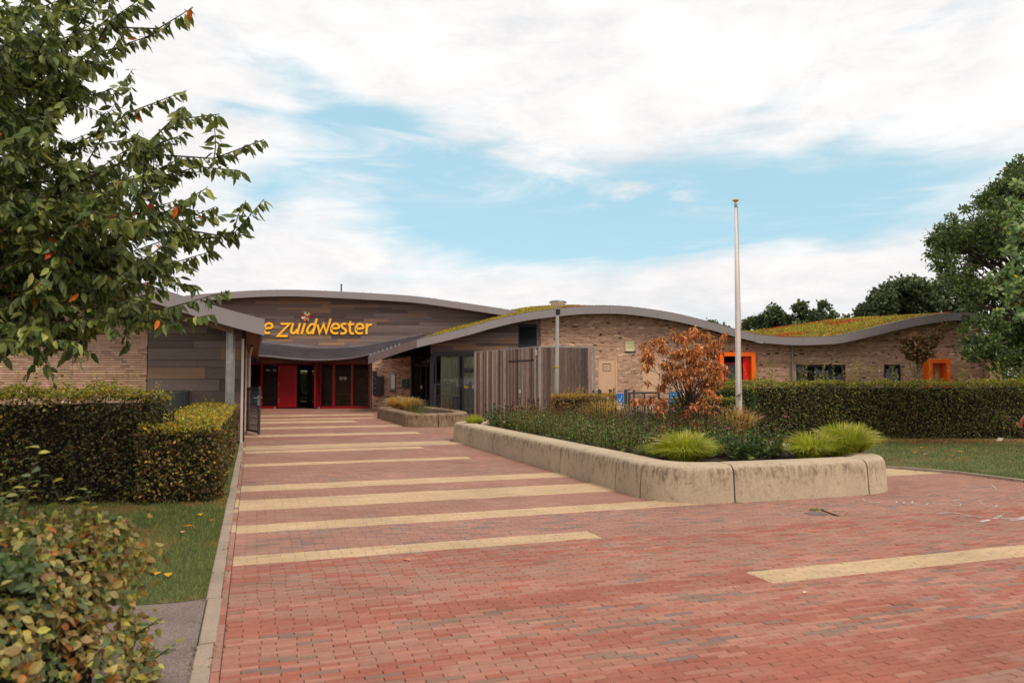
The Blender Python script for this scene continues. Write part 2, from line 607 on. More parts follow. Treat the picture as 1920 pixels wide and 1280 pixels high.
m_canopy = M('dull_zinc', lin(118, 112, 116, .75), rough=.6, metallic=.1, var=.25, scale=1.2, fscale=12, fvar=.2, stretch=(.4, 1, 2), bump=.05, stain=(lin(110, 84, 66, .8), 1.4, .5, .15, .5))
m_zinc = M('zinc_sheet', lin(150, 152, 158, .8), rough=.38, metallic=.55, var=.15, scale=2, fscale=18, fvar=.1, stretch=(.5, 1, 2), bump=.05)
m_galv = M('galvanised_steel', lin(160, 156, 152, .8), rough=.45, metallic=.4, var=.18, scale=6, fscale=35, fvar=.16, bump=.05)
m_lampst = M('lamp_post_grey', lin(150, 146, 138, .8), rough=.6, var=.1, fscale=20, fvar=.08)
m_dark = M('anthracite_steel', lin(52, 56, 62, .9), rough=.5, var=.08, fvar=.05, bump=0, spec=.4)
m_frame = M('black_frame', lin(30, 32, 36, .9), rough=.45, var=.05, fvar=.04, bump=0, spec=.4)
m_red = M('red_frame', lin(150, 8, 26, .9), rough=.4, var=.05, fvar=.03, bump=0, spec=.4)
m_reddoor = M('red_door', lin(140, 4, 18, .9), rough=.42, var=.06, fvar=.03, bump=0, spec=.4)
m_orange = M('orange_panel', lin(255, 108, 8, .95), rough=.45, var=.03, fvar=.02, bump=0, spec=.3)
m_ored = M('scarlet_door', lin(238, 22, 8, .95), rough=.42, var=.03, fvar=.02, bump=0, spec=.3)
m_beige = M('beige_door', lin(214, 172, 140, .95), rough=.55, var=.04, fvar=.03, bump=0)
m_cream = M('cream_louvre', lin(232, 220, 170, .95), rough=.55, var=.04, fvar=.03, bump=0)
m_white = M('white_paint', lin(226, 214, 204, .85), rough=.42, var=.05, scale=2, fscale=20, fvar=.04, bump=0, spec=.5)
m_gold = M('gold_top', lin(205, 165, 50, .85), rough=.4, var=.05, fvar=.05, bump=0)
m_yellow = M('yellow_letter', lin(255, 186, 44, 1.0), rough=.5, var=.02, fvar=.02, bump=0)
m_opal = M('opal_glass', lin(255, 240, 205, .98), rough=.3, var=.03, fvar=.02, bump=0, trans=.15)
m_blue = M('blue_board', lin(20, 116, 190, .85), rough=.45, var=.05, fvar=.03, bump=0)
m_print = M('print', src='attr', rough=.55, var=.02, fvar=.02, bump=0)
m_green = M('green_box', lin(24, 78, 56, .85), rough=.4, var=.05, fvar=.03, bump=0, spec=.5)
m_curtain = M('curtain', lin(196, 196, 170, .85), rough=.9, var=.1, fvar=.05, stretch=(8, 1, .2), bump=.1)
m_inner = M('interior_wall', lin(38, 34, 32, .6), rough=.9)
m_sedum = M('sedum_bed', lin(150, 112, 40, .6), rough=1, var=.4, scale=.9, fscale=9, fvar=.4, bump=.5, stain=(lin(175, 88, 40, .6), 1.5, .5, .15, .7))
m_clear = glass_mat('clear_glass', (.86, .88, .86), 1.45)
m_glass = glass_mat('window_glass', (.55, .58, .56), 1.5)
m_glassd = glass_mat('dark_glass', (.22, .23, .23), 1.6)
m_chalk = M('chalk', lin(215, 200, 195, .7), rough=1, var=.1, fvar=.2)

# ------------------------------------------------------------------ ground sheets
K0 = G(372, 1280)
tK = ST(K0)[1]                      # the kerb line: t = tK
big = 900.0
add('ground', [(-big, -60, -.02), (big, -60, -.02), (big, 1500, -.02), (-big, 1500, -.02)], [np.array([(0, 1, 2, 3)])], m_field, kind='structure')

# right lawn border (kerb) as a polyline in ground coordinates
RK = [np.array((18.0, 3.2)), np.array((13.0, 7.6)), G(1920, 905) + np.array((.9, -.75)), G(1920, 904.5), G(1800, 889), G(1690, 880), G(1640, 876.5), np.array((4.7, 15.6)), np.array((4.2, 18.5)), np.array((3.6, 21.5))]


def right_limit(x, y):
    """True where (x,y) lies on the lawn side of the right-hand kerb"""
    for a, b in zip(RK[:-1], RK[1:]):
        if a[1] <= y < b[1]:
            return x > a[0] + (b[0] - a[0]) * (y - a[1]) / (b[1] - a[1])
    return y < RK[0][1] and x > 18


# the bed sheet under the pavers: covers the paved area
pb = [XY(-3, tK), (18, -9), (18, 3.2)] + [tuple(p) for p in RK[1:]] + [(3.4, 27.5), (-0.6, 33), (-3, 41.9), (-16, 41.9), XY(21.2, tK - 1.6), XY(21.2, tK)]
pb = [(float(p[0]), float(p[1])) for p in pb]


def poly_sheet(name, poly, z, mat, **kw):
    import bmesh
    bm = bmesh.new()
    vs_ = [bm.verts.new((p[0], p[1], z)) for p in poly]
    f = bm.faces.new(vs_)
    if f.normal.z < 0: f.normal_flip()
    bmesh.ops.triangulate(bm, faces=bm.faces[:])
    me = bpy.data.meshes.new(name)
    bm.to_mesh(me); bm.free()
    me.materials.append(mat)
    o = bpy.data.objects.new(name, me)
    link(o)
    tag(o, **kw)
    return o


poly_sheet('pavement', pb, -0.006, m_bed, kind='structure')
pave = bpy.data.objects['pavement']
BASE['pavement'] = np.zeros(3)

# ------------------------------------------------------------------ planters outline (outer face at the ground), used to keep pavers out
PLA = [G(1322, 945), G(1263, 943.5), G(1230, 940), G(1199, 933.5), G(1152, 919), G(1054, 887), G(980, 866), G(924, 848.5), G(879, 835.5), G(845, 826)]
PLB = [G(1379, 943.5), G(1500, 937), G(1631, 928), G(1655, 925.5), G(1670, 921), G(1677, 914)]


def inside_planter(x, y):
    s, t = ST((x, y))
    s0, t0 = ST(G(1290, 940)); s1, t1 = ST(G(845, 826))
    sb, tb = ST(G(1672, 918))
    return s > s0 + .25 and s < s1 - .2 and t > t0 + .3 and t < tb - .2


# ------------------------------------------------------------------ pavers
def s_at(py, px=500):
    return ST(G(px, py))[0]


def t_at(px, py):
    return ST(G(px, py))[1]


INF = 99
CREAM = [(s_at(781.2), s_at(778.5), -INF, t_at(703, 778)), (s_at(788.2), s_at(785.8), -INF, t_at(716, 785)),
         (s_at(794.5), s_at(790.5), -INF, t_at(672, 792)), (s_at(805), s_at(801.3), -INF, t_at(763, 801)),
         (s_at(820), s_at(815.5), -INF, t_at(797, 815)), (s_at(843.6), s_at(836), -INF, INF),
         (s_at(849.7), s_at(845), -INF, t_at(800, 842)), (s_at(874.4), s_at(869.4), -INF, t_at(885, 860)),
         (s_at(920.6), s_at(910), -INF, INF), (s_at(955.7), s_at(936), -INF, INF),
         (s_at(997.8), s_at(983.6), -INF, t_at(1335, 949)), (s_at(1056.5), s_at(1040), -INF, t_at(1120, 1005)),
         (s_at(1096, 1450), s_at(1074, 1405), t_at(1425, 1085), INF),
         (s_at(887.6, 1700), s_at(886.5, 1700), t_at(1650, 889), t_at(1745, 889))]
BAND = [(830, 836, 'mauve'), (850, 869, 'brown'), (875, 896, 'brown'), (896, 910, 'mauve'), (921, 936, 'brown'), (956, 984, 'brown'),
        (998, 1040, 'mauve'), (1056, 1100, 'redbrown'), (1100, 1136, 'brownmix'), (1136, 1166, 'pink'), (1166, 1192, 'red'),
        (1192, 1262, 'pink'), (1262, 1300, 'redpink'), (1300, 1350, 'pink'), (1350, 1500, 'red')]
BAND = [(s_at(b), s_at(a), n) for a, b, n in BAND]
c_cream = lin(212, 180, 142, .72); c_brown = lin(166, 122, 104, .76); c_mauve = lin(176, 130, 114, .68); c_red = lin(178, 108, 88, .66)
c_pink = lin(184, 126, 106, .67); c_grey = lin(152, 120, 104, .7); c_slate = lin(146, 120, 112, .7); c_rose = lin(188, 134, 114, .68)
PAL = {'brown': ([c_brown, c_mauve], [.94, .06]), 'mauve': ([c_mauve, c_slate, c_rose, c_brown], [.6, .17, .15, .08]),
       'redbrown': ([c_red, c_brown, c_pink, c_grey], [.36, .36, .2, .08]), 'brownmix': ([c_brown, c_pink, c_red], [.65, .25, .1]),
       'pink': ([c_pink, c_rose, c_grey, c_slate, c_red], [.5, .2, .13, .03, .14]), 'red': ([c_red, c_pink], [.88, .12]),
       'redpink': ([c_red, c_pink, c_grey], [.55, .33, .12])}


def build_pavers():
    RP, BL = 0.0505, 0.208
    rec = []
    srange = np.arange(-0.5, ST((-9, 41.9))[0] + 3, RP)
    names = list(PAL)
    for i, s in enumerate(srange):
        sc = s + RP / 2
        band = None
        for a, b, n in BAND:
            if a <= sc < b: band = n
        if band is None:
            band = names[int(noise.noise(Vector((math.floor(sc / .45) * 3.7, 1.3, 0))) * 50) % len(names)] if sc > 12 else 'brown'
            if band in ('redpink', 'pink', 'red') and sc > 12: band = ['brown', 'mauve', 'redbrown'][i // 7 % 3]
        t0 = tK + .104
        offb = (i % 2) * BL / 2 + rng.uniform(-.012, .012)
        if sc > 21: t0 = tK - 1.5
        ts = np.arange(t0, t0 + 22, BL) + (0)
        ts = ts - offb
        n = len(ts)
        x0 = sc * D[0] + (ts + BL / 2) * U[0]
        y0 = sc * D[1] + (ts + BL / 2) * U[1]
        # only what a camera near the photograph's could see
        ok = (y0 > 2.2) & (np.abs(x0) < y0 * .72 + 2.2) & (y0 < 41.75)
        if sc > 21:
            ok &= x0 < -0.3 + (27.0 - y0) * .3 + 1.8
        w, _ = zip(*[PAL[band]] * 1)
        pal, wt = PAL[band]
        cols = pick(pal, wt, n, .055)
        tc = ts + BL / 2
        for (a, b, ta, tb) in CREAM:
            if a <= sc < b:
                k = (tc > ta) & (tc < tb)
                cols[k] = pick([c_cream], [1], int(k.sum()), .05)
        for j in np.nonzero(ok)[0]:
            a = max(ts[j], t0); b = ts[j] + BL
            if b - a < .03: continue
            if inside_planter(x0[j], y0[j]) or (y0[j] < 21.5 and right_limit(x0[j], y0[j])): continue
            cuts = sorted(e for (ca, cb, ta, tb) in CREAM if ca <= sc < cb for e in (ta, tb) if a + .02 < e < b - .02)
            if cuts:
                e = cuts[0]
                other = cols[j - 1] if tc[j] > e else cols[min(j + 1, n - 1)]
                if tc[j] > e:
                    rec.append((s, a, RP, e - a, *other)); rec.append((s, e, RP, b - e, *cols[j]))
                else:
                    rec.append((s, a, RP, e - a, *cols[j])); rec.append((s, e, RP, b - e, *other))
                continue
            rec.append((s, a, RP, b - a, *cols[j]))
    # soldier row along the kerb
    for s in np.arange(2.2, 21, BL):
        c = pick([c_pink, c_brown, c_mauve, c_red], [.3, .3, .3, .1], 1, .08)[0]
        for (a, b, ta, tb) in CREAM:
            if a <= s + .1 < b and ta < -50: c = pick([c_cream, c_mauve], [.5, .5], 1, .05)[0]
        rec.append((s, tK + .052, BL, RP, *c))
    rec = np.array(rec)
    gap = .0028
    ctr = rec[:, 0:1] * 0
    s, t, ds, dt = rec[:, 0], rec[:, 1], rec[:, 2], rec[:, 3]
    sc, tc = s + ds / 2, t + dt / 2
    offs = np.stack((sc * D[0] + tc * U[0], sc * D[1] + tc * U[1], np.full(len(s), -.02) + rng.normal(0, .0011, len(s))), 1)
    nn = len(s)
    ang = rng.normal(0, .006, nn)
    ux = np.stack((U[0] * np.cos(ang) - U[1] * np.sin(ang), U[0] * np.sin(ang) + U[1] * np.cos(ang), rng.normal(0, .006, nn)), 1)
    dx = np.stack((D[0] * np.cos(ang) - D[1] * np.sin(ang), D[0] * np.sin(ang) + D[1] * np.cos(ang), rng.normal(0, .008, nn)), 1)
    mats = np.stack((ux * (dt - 1.4 * gap)[:, None], dx * (ds - 2 * gap)[:, None], np.tile((0, 0, .028), (nn, 1))), 1)
    e, f = .008, .06
    tv = np.array([(-.5, -.5, 0), (.5, -.5, 0), (.5, .5, 0), (-.5, .5, 0), (-.5, -.5, .86), (.5, -.5, .86), (.5, .5, .86), (-.5, .5, .86),
                   (-.5 + e, -.5 + f, 1), (.5 - e, -.5 + f, 1), (.5 - e, .5 - f, 1), (-.5 + e, .5 - f, 1)])
    tf = [(8, 9, 10, 11)] + [(i, (i + 1) % 4, 4 + (i + 1) % 4, 4 + i) for i in range(4)] + [(4 + i, 4 + (i + 1) % 4, 8 + (i + 1) % 4, 8 + i) for i in range(4)]
    cols = rec[:, 4:7]
    far = offs[:, 1] > 13
    # near pavers: the 300 that show largest are single pieces
    split_build(tv, [np.array(tf)], mats[~far], offs[~far], cols[~far], m_paver, pave, 300, 'paver', 'pavers', m_paver_o)
    tv2 = np.vstack((tv[:4], tv[4:8] + np.array((0, 0, .14))))
    tf2 = [(4, 5, 6, 7)] + [(i, (i + 1) % 4, 4 + (i + 1) % 4, 4 + i) for i in range(4)]
    MB().inst(tv2, [np.array(tf2)], mats[far], offs[far], cols[far]).build('far_pavers', m_paver, pave, kind='stuff')


build_pavers()

# ------------------------------------------------------------------ kerbs
kb = tag(bpy.data.objects.new('kerb', None), 'pale concrete kerb between the brick path and the left lawn', 'kerb')
link(kb)
BASE['kerb'] = np.zeros(3)
kb['kind'] = 'structure'
del kb['category']
s = 2.0
while s < 20.6:
    l_ = .98
    a, b = XY(s + .004, tK), XY(s + l_, tK)
    m = MB()
    w, hh = .1, .014
    n = U * w / 2
    c = [a - n, b - n, b + n, a + n]
    z0 = rng.normal(0, .002)
    off = rng.normal(0, .003)
    v = [(*(q + U * off), -.1) for q in c] + [(*(q + U * off), hh - .006 + z0) for q in c] + [(*(q * .92 + (a + b) / 2 * .0 + q * .08 + U * off - (n * .16 if k in (2, 3) else -n * .16)), hh + z0) for k, q in enumerate(c)]
    f = [(8, 9, 10, 11)] + [(i, (i + 1) % 4, 4 + (i + 1) % 4, 4 + i) for i in range(4)] + [(4 + i, 4 + (i + 1) % 4, 8 + (i + 1) % 4, 8 + i) for i in range(4)]
    m.raw(v, f).build('kerbstone', m_kerb, kb)
    s += l_ + .006
rk = bpy.data.objects.new('kerb', None); link(rk); BASE[rk.name] = np.zeros(3)
tag(rk, 'low concrete edging between the brick paving and the right lawn', kind='structure')
pts = []
for a, b in zip(RK[:-2], RK[1:-1]):
    n = max(1, int(np.linalg.norm(b - a) / 1.0))
    pts += [a + (b - a) * i / n for i in range(n)]
pts.append(RK[-2])
for a, b in zip(pts[:-1], pts[1:]):
    d = (b - a) / np.linalg.norm(b - a) * .005
    MB().obox(a + d, b - d, .08, -.1, .045 + rng.normal(0, .002)).build('kerbstone', m_kerb, rk)

# ------------------------------------------------------------------ lawns and the asphalt strip
lawnL = [XY(6.02, tK - .05), XY(20.5, tK - .05), (-16, 20), (-16, 6.5), G(262, 1131), G(330, 1126)]
lawnL = [(float(p[0]), float(p[1])) for p in lawnL]
poly_sheet('lawn', lawnL, -0.008, m_turf, kind='structure')
asp = [XY(0.5, tK - .05), XY(6.0, tK - .05), G(330, 1128), G(262, 1133), (-9, 5.7), (-9, 1)]
poly_sheet('footpath', [(float(p[0]), float(p[1])) for p in asp], -0.004, m_asph, kind='structure')
lawnR = [tuple(map(float, p)) for p in RK] + [(3.6, 24), (34, 24), (34, 3.2)]
lr = poly_sheet('lawn', lawnR, 0.0, m_turf, kind='structure')


def grass_blades(name, n, fn, h, label):
    pts = fn(n)
    n = len(pts)
    az = rng.uniform(0, 2 * math.pi, n)
    lean = rng.uniform(.1, .7, n)
    L_ = h * rng.uniform(.5, 1.3, n)
    wd = rng.uniform(.0025, .005, n) * np.clip(pts[:, 1] / 6, 1, 3)
    d = np.stack((np.cos(az) * lean, np.sin(az) * lean, np.ones(n)), 1)
    nn = np.stack((-np.sin(az + rng.normal(0, .8, n)), np.cos(az), np.zeros(n)), 1)
    mats = frames(d, nn, L_, wd)
    dry = np.array([noise.noise(Vector((p[0] * .9, p[1] * .9, 0))) + .5 * noise.noise(Vector((p[0] * 3, p[1] * 3, 5))) for p in pts])
    cg = pick([lin(88, 98, 52, .72), lin(106, 114, 60, .72), lin(72, 84, 48, .7), lin(134, 126, 72, .72)], [.4, .25, .25, .1], n, .2)
    cd = pick([lin(170, 138, 86, .7), lin(140, 120, 70, .7)], [.6, .4], n, .15)
    k = np.clip((dry - .05) * 3, 0, .75)[:, None] > rng.uniform(0, 1, (n, 1))
    cols = np.where(k, cd * 1.1, cg * 1.7)
    tv = np.array([(-.5, 0, 0), (.5, 0, 0), (.3, .6, .3), (-.3, .6, .3), (0, 1, .9)])
    o = MB().inst(tv, [np.array([(0, 1, 2, 3)]), np.array([(3, 2, 4)])], mats, pts, cols).build(name, m_blade, None, kind='stuff')
    return tag(o, label, 'grass')


def fnL(n):
    s = rng.uniform(6.0, 12.5, n); t = tK - .06 - rng.uniform(0, 1, n) ** 1.2 * 3.0
    # ragged overhang on the kerb
    p = np.stack((s * D[0] + t * U[0], s * D[1] + t * U[1], np.full(n, -.008)), 1)
    a, b = G(262, 1131), G(384, 1124)
    lim = a[1] + (p[:, 0] - a[0]) * (b[1] - a[1]) / (b[0] - a[0])
    return p[(p[:, 1] > lim + rng.normal(0, .02, n))]


def fnR(n):
    y = rng.uniform(11.3, 21, n); x = rng.uniform(3.6, 17, n)
    p = np.stack((x, y, np.zeros(n)), 1)
    ok = np.array([right_limit(a, b) for a, b in zip(x, y)]) & (x < y * .72 + 1.5)
    return p[ok]


grass_blades('lawn_grass', 46000, fnL, .045, 'short green lawn grass with dry patches left of the path kerb')
grass_blades('lawn_grass', 60000, fnR, .04, 'short green lawn grass with worn yellow patches in front of the right hedge')

# bare strip with leaf litter at the foot of the right hedge
poly_sheet('bare_soil', [(4.6, 19.55), (20, 19.1), (20, 21.6), (4.4, 21.6)], .004, m_soil2, kind='structure')
n = 5200
P = np.stack((rng.uniform(5, 16, n), 19.45 - np.abs(rng.normal(0, .32, n)) + rng.uniform(0, .9, n), rng.uniform(.006, .03, n)), 1)
P[:, 1] -= (P[:, 0] - 5) * .03
dirs = rng.normal(0, 1, (n, 3)); dirs[:, 2] *= .15
ln = rng.uniform(.03, .07, n)
o = MB().inst(LEAF2, LEAF2F, frames(dirs, np.tile((0, 0, 1.), (n, 1)) + rng.normal(0, .2, (n, 3)), ln, ln * .7), P,
              pick([lin(176, 122, 72, .8), lin(150, 104, 64, .8), lin(196, 146, 88, .8), lin(120, 84, 56, .8)], [.35, .3, .2, .15], n, .15)).build('leaf_litter', m_dry, None, kind='stuff')
tag(o, 'brown leaf litter along the foot of the right hedge', 'leaf litter')
# ------------------------------------------------------------------ concrete planters
def catmull(P, step=.06, closed=False):
    P = [np.array(p, float) for p in P]
    if closed: Q = [P[-1]] + P + [P[0], P[1]]
    else: Q = [2 * P[0] - P[1]] + P + [2 * P[-1] - P[-2]]
    out, idx = [], []
    for i in range(1, len(Q) - 2):
        a, b, c, d = Q[i - 1:i + 3]
        n = max(2, int(np.linalg.norm(c - b) / step))
        # centripetal-ish: scale tangents to the span so that long straights stay straight
        L_ = np.linalg.norm(c - b)
        t1 = (c - a) / (np.linalg.norm(c - a) + 1e-9) * L_
        t2 = (d - b) / (np.linalg.norm(d - b) + 1e-9) * L_
        idx.append(len(out))
        for k in range(n):
            u = k / n
            h = (2 * u**3 - 3 * u**2 + 1, u**3 - 2 * u**2 + u, -2 * u**3 + 3 * u**2, u**3 - u**2)
            out.append(h[0] * b + h[1] * t1 + h[2] * c + h[3] * t2)
    if not closed:
        idx.append(len(out)); out.append(P[-1])
    return np.array(out), idx


PROF = [(0, -.05), (0, .02), (.012, .2), (.024, .37), (.028, .40), (.038, .435), (.06, .465), (.095, .487), (.13, .496), (.15, .498), (.38, .498), (.4, .497), (.44, .488), (.475, .46), (.485, .4), (.485, .25)]


def planter(name, ctrl, joints, hs, mat, label, wscale=1.0):
    """ctrl: control points of the outer face at the ground, clockwise seen so that inside lies to the left normal; joints: control indices"""
    line, idx = catmull(ctrl, .07, closed=True)
    n = len(line)
    tang = nrm(np.roll(line, -1, 0) - np.roll(line, 1, 0))
    cen = line.mean(0)
    nor = np.stack((-tang[:, 1], tang[:, 0]), 1)
    if np.mean(np.sum(nor * (cen - line), 1)) < 0: nor = -nor
    root = thing(name, (float(cen[0]), float(cen[1]), 0), label, 'planter')
    js = sorted(idx[j] for j in joints)
    for a, b in zip(js, js[1:] + [js[0] + n]):
        ii = np.arange(a, b + 1) % n
        m = len(ii)
        if m < 2: continue
        rows = []
        for k, i in enumerate(ii):
            sh = 0
            e = min(k, m - 1 - k)
            p = line[i] + (tang[i] * .011 if k == 0 else (-tang[i] * .011 if k == m - 1 else 0))
            r = [(*(p + nor[i] * (w * wscale + (.008 if e == 0 else 0))), z * hs - (.006 if e == 0 else 0)) for w, z in PROF]
            rows.append(r)
        v = np.array(rows).reshape(-1, 3)
        K = len(PROF)
        q = [(k * K + j, (k + 1) * K + j, (k + 1) * K + j + 1, k * K + j + 1) for k in range(m - 1) for j in range(K - 1)]
        mb = MB().raw(v, q)
        c0 = v[:K].mean(0); c1 = v[-K:].mean(0)
        mb.raw(np.vstack((v[:K], c0)), None, [(K, j, j + 1) for j in range(K - 1)])
        mb.raw(np.vstack((v[-K:], c1)), None, [(K, j + 1, j) for j in range(K - 1)])
        mb.build('segment', mat, root, smooth=False)
        o = bpy.data.objects[-1] if False else None
    inner = line + nor * .46 * wscale
    import bmesh
    bm = bmesh.new()
    f = bm.faces.new([bm.verts.new((p[0] - cen[0], p[1] - cen[1], .41 * hs)) for p in inner[::3]])
    if f.normal.z < 0: f.normal_flip()
    bmesh.ops.triangulate(bm, faces=bm.faces[:])
    me = bpy.data.meshes.new('soil'); bm.to_mesh(me); bm.free(); me.materials.append(m_soil)
    o = bpy.data.objects.new('soil', me); link(o, root)
    return root, line, nor


s0, t0 = ST(G(1152, 919)); s1, t1 = ST(G(879, 835.5))
far_s, far_t = ST(G(845, 826))


def tl(s): return t0 + (t1 - t0) * (s - s0) / (s1 - s0)


sA = [ST(G(*p))[0] for p in ((1152, 919), (1054, 887), (980, 866), (924, 848.5), (879, 835.5))]
sFar = far_s + .15
sR, tR = ST(G(1675, 916))
ctrlA = [G(1631, 928), G(1500, 937), G(1379, 943.5), G(1322, 945), G(1258, 942.5), G(1199, 934)] + [XY(s, tl(s)) for s in sA] + \
        [XY(sFar - .35, tl(sFar)), XY(sFar - .05, tl(sFar) + .08), XY(sFar + .12, tl(sFar) + .4), XY(sFar + .15, tl(sFar) + 1.5), XY(sFar + .15, tR - .4),
         XY(sFar - .1, tR), XY(sFar - 3, tR + .02), XY(sR + 3, tR + .02), XY(sR + .55, tR + .02), XY(sR + .12, tR - .03), G(1660, 923)]
plA, lineA, norA = planter('planter', ctrlA, [0, 2, 5, 6, 7, 8, 9, 10, 14, 17, 18, 20], 1.0, m_conc,
                           'large pale concrete planter with a rounded rim and flower bed beside the striped path')
for o in list(plA.children):
    if o.name.startswith('segment'):
        for p in o.data.polygons: p.use_smooth = len(p.vertices) == 4
sb0, tb0 = ST(G(705, 783)); sb1, tb1 = ST(G(757, 799))
ctrlB = [XY(sb0, tb0 + .35), XY(sb0 - .3, tb0)] + [XY(sb0 + (sb1 - sb0) * k, tb0 + (tb1 - tb0) * k) for k in (.25, .5, .75)] + \
        [XY(sb1 + .25, tb1), G(763, 800.6), G(822, 801), G(868, 798.5), G(877, 797), XY(ST(G(880, 795))[0] + .4, ST(G(881, 795))[1]),
         XY(sb0 - 1.2, ST(G(881, 795))[1] - .1), XY(sb0 + .1, ST(G(881, 795))[1] - .5)]
plB, lineB, norB = planter('planter', ctrlB, [1, 2, 3, 4, 6, 7, 9, 11], .93, m_conc2,
                           'small darker stained concrete planter near the entrance doors')
for o in list(plB.children):
    if o.name.startswith('segment'):
        for p in o.data.polygons: p.use_smooth = len(p.vertices) == 4


# ------------------------------------------------------------------ building helpers
def curve_fn(pts, y, step=.2):
    P = np.array([W(a, b, y)[[0, 2]] for a, b in pts])
    line, _ = catmull(P, step)
    o = np.argsort(line[:, 0])
    xs, zs = line[o, 0], line[o, 1]
    return lambda x: np.interp(x, xs, zs)


def wall_cells(x0, x1, z0, top, openings, step=1.0):
    xs = sorted(set([x0, x1] + [o[0] for o in openings] + [o[1] for o in openings] + list(np.arange(x0, x1, step))))
    xs = [x for x in xs if x0 <= x <= x1]
    for a, b in zip(xs[:-1], xs[1:]):
        if b - a < 1e-4: continue
        m = (a + b) / 2
        ops = sorted([(o[2], o[3]) for o in openings if o[0] < m < o[1]])
        z = z0
        for lo, hi in ops:
            if lo > z + 1e-4: yield a, b, z, lo, lo
            z = max(z, hi)
        ta, tb = top(a), top(b)
        if min(ta, tb) > z: yield a, b, z, ta, tb


def wall(name, y0, y1, x0, x1, z0, top, openings, mat, parent):
    m = MB()
    for a, b, z, ta, tb in wall_cells(x0, x1, z0, top, openings):
        v = [(a, y0, z), (b, y0, z), (a, y1, z), (b, y1, z), (a, y0, ta), (b, y0, tb), (a, y1, ta), (b, y1, tb)]
        m.raw(v, BOXF)
    return m.build(name, mat, parent)


c_bricks = scaled([lin(188, 150, 126, .95), lin(178, 140, 117, .95), lin(198, 160, 134, .95), lin(158, 122, 104, .95), lin(214, 184, 154, .95)], 1.22)
w_bricks = [.38, .3, .16, .11, .05]


def bricks(y, x0, x1, z0, top, openings, parent, keep=0, dark=.02, mapf=None, L_=.235, hh=.06, pal=c_bricks, wt=w_bricks, chalk=False, stuff='bricks'):
    """single bricks of long format with raked-out bed joints; mapf turns (x, y, z) of a straight wall into its place"""
    lo, sz, cols = [], [], []
    r = 0
    z = z0
    while z < 6:
        off = rng.uniform(0, L_)
        rowshade = 1 + rng.normal(0, .065)
        x = x0 - off
        clustered = 0
        while x < x1:
            l_ = L_ * rng.choice([1, 1, .5, .75])
            a, b = max(x, x0), min(x + l_, x1)
            x += l_
            for o in openings:
                if o[2] - .02 < z + hh / 2 < o[3] + .01:
                    if a < o[0] < b: b = o[0]
                    elif a < o[1] < b: a = o[1]
            if b - a < .03: continue
            mid = (a + b) / 2
            if z + hh > top(mid): continue
            if any(o[0] - .002 < mid < o[1] + .002 and o[2] - .02 < z + hh / 2 < o[3] + .01 for o in openings): continue
            nn = noise.noise(Vector((mid * 1.7, z * 4.5, y)))
            c = pick(pal, wt, 1, .05)[0] * rowshade
            dk = l_ < L_ * .9 and rng.uniform() < dark * (6 if nn > .2 else .8)
            if dk: c = np.array(lin(84, 60, 52, .8))
            pr = rng.normal(0, .0025)
            lo.append((a + .003, y + pr, z)); sz.append((b - a - .006, .06, hh - .0115)); cols.append(c)
        z += hh
    lo, sz, cols = np.array(lo), np.array(sz), np.array(cols)
    tv = BOXV
    mats = np.zeros((len(lo), 3, 3))
    for k in range(3): mats[:, k, k] = sz[:, k]
    if mapf is not None:
        lo, mats = mapf(lo, mats)
    # a brick shows its front and its bed faces
    return split_build(tv, [BOXF[[0, 1, 2, 3, 5]]], mats, lo, cols, m_brick, parent, keep, 'brick', stuff, m_brick_o)


c_boards = scaled([lin(114, 98, 92, .8), lin(101, 85, 80, .8), lin(90, 74, 69, .8), lin(136, 108, 86, .8), lin(122, 105, 98, .8)], 1.2)
w_boards = [.3, .27, .16, .19, .08]


def boards(y, x0, x1, z0, top, rowh, parent, openings=(), lmin=1.1, lmax=3.2, name='cladding_board', th=.03, rows=None):
    z = z0
    r = 0
    while z < 8:
        h = rowh * (1 if rng.uniform() < .75 else .62)
        x = x0
        xs = [x0]
        while x < x1:
            x += rng.uniform(lmin, lmax)
            xs.append(min(x, x1))
        for o in openings:
            if z + h > o[2] and z < o[3]: xs += [o[0], o[1]]
        xs = sorted(xs)
        anyb = False
        for a, b in zip(xs[:-1], xs[1:]):
            if b - a < .02: continue
            mid = (a + b) / 2
            if any(o[0] - .01 < mid < o[1] + .01 and z + h > o[2] and z < o[3] for o in openings): continue
            ta, tb, tm = float(top(a)), float(top(b)), float(top(mid))
            if max(ta, tb, tm) < z + .03: continue
            anyb = True
            c = pick(c_boards, w_boards, 1, .05)[0]
            pr = rng.uniform(0, .004)
            if min(ta, tb, tm) >= z + h:
                piece(name, m_board, parent, (a + .003, y - pr, z + .004), (b - .003, y + th, z + h - .004), c)
            else:
                n = max(2, int((b - a) / .25))
                xx = np.linspace(a + .003, b - .003, n + 1)
                up = np.clip([float(top(q)) for q in xx], z + .005, z + h - .004)
                if up.max() - z < .03: continue
                v, q = [], []
                for i, (xq, u) in enumerate(zip(xx, up)):
                    v += [(xq, y - pr, z + .004), (xq, y - pr, u), (xq, y + th, z + .004), (xq, y + th, u)]
                for i in range(n):
                    k = i * 4
                    q += [(k, k + 4, k + 5, k + 1), (k + 1, k + 5, k + 7, k + 3), (k, k + 2, k + 6, k + 4)]
                add(name, v, [np.array(q)], m_board, parent, color=c)
        if not anyb: break
        z += h


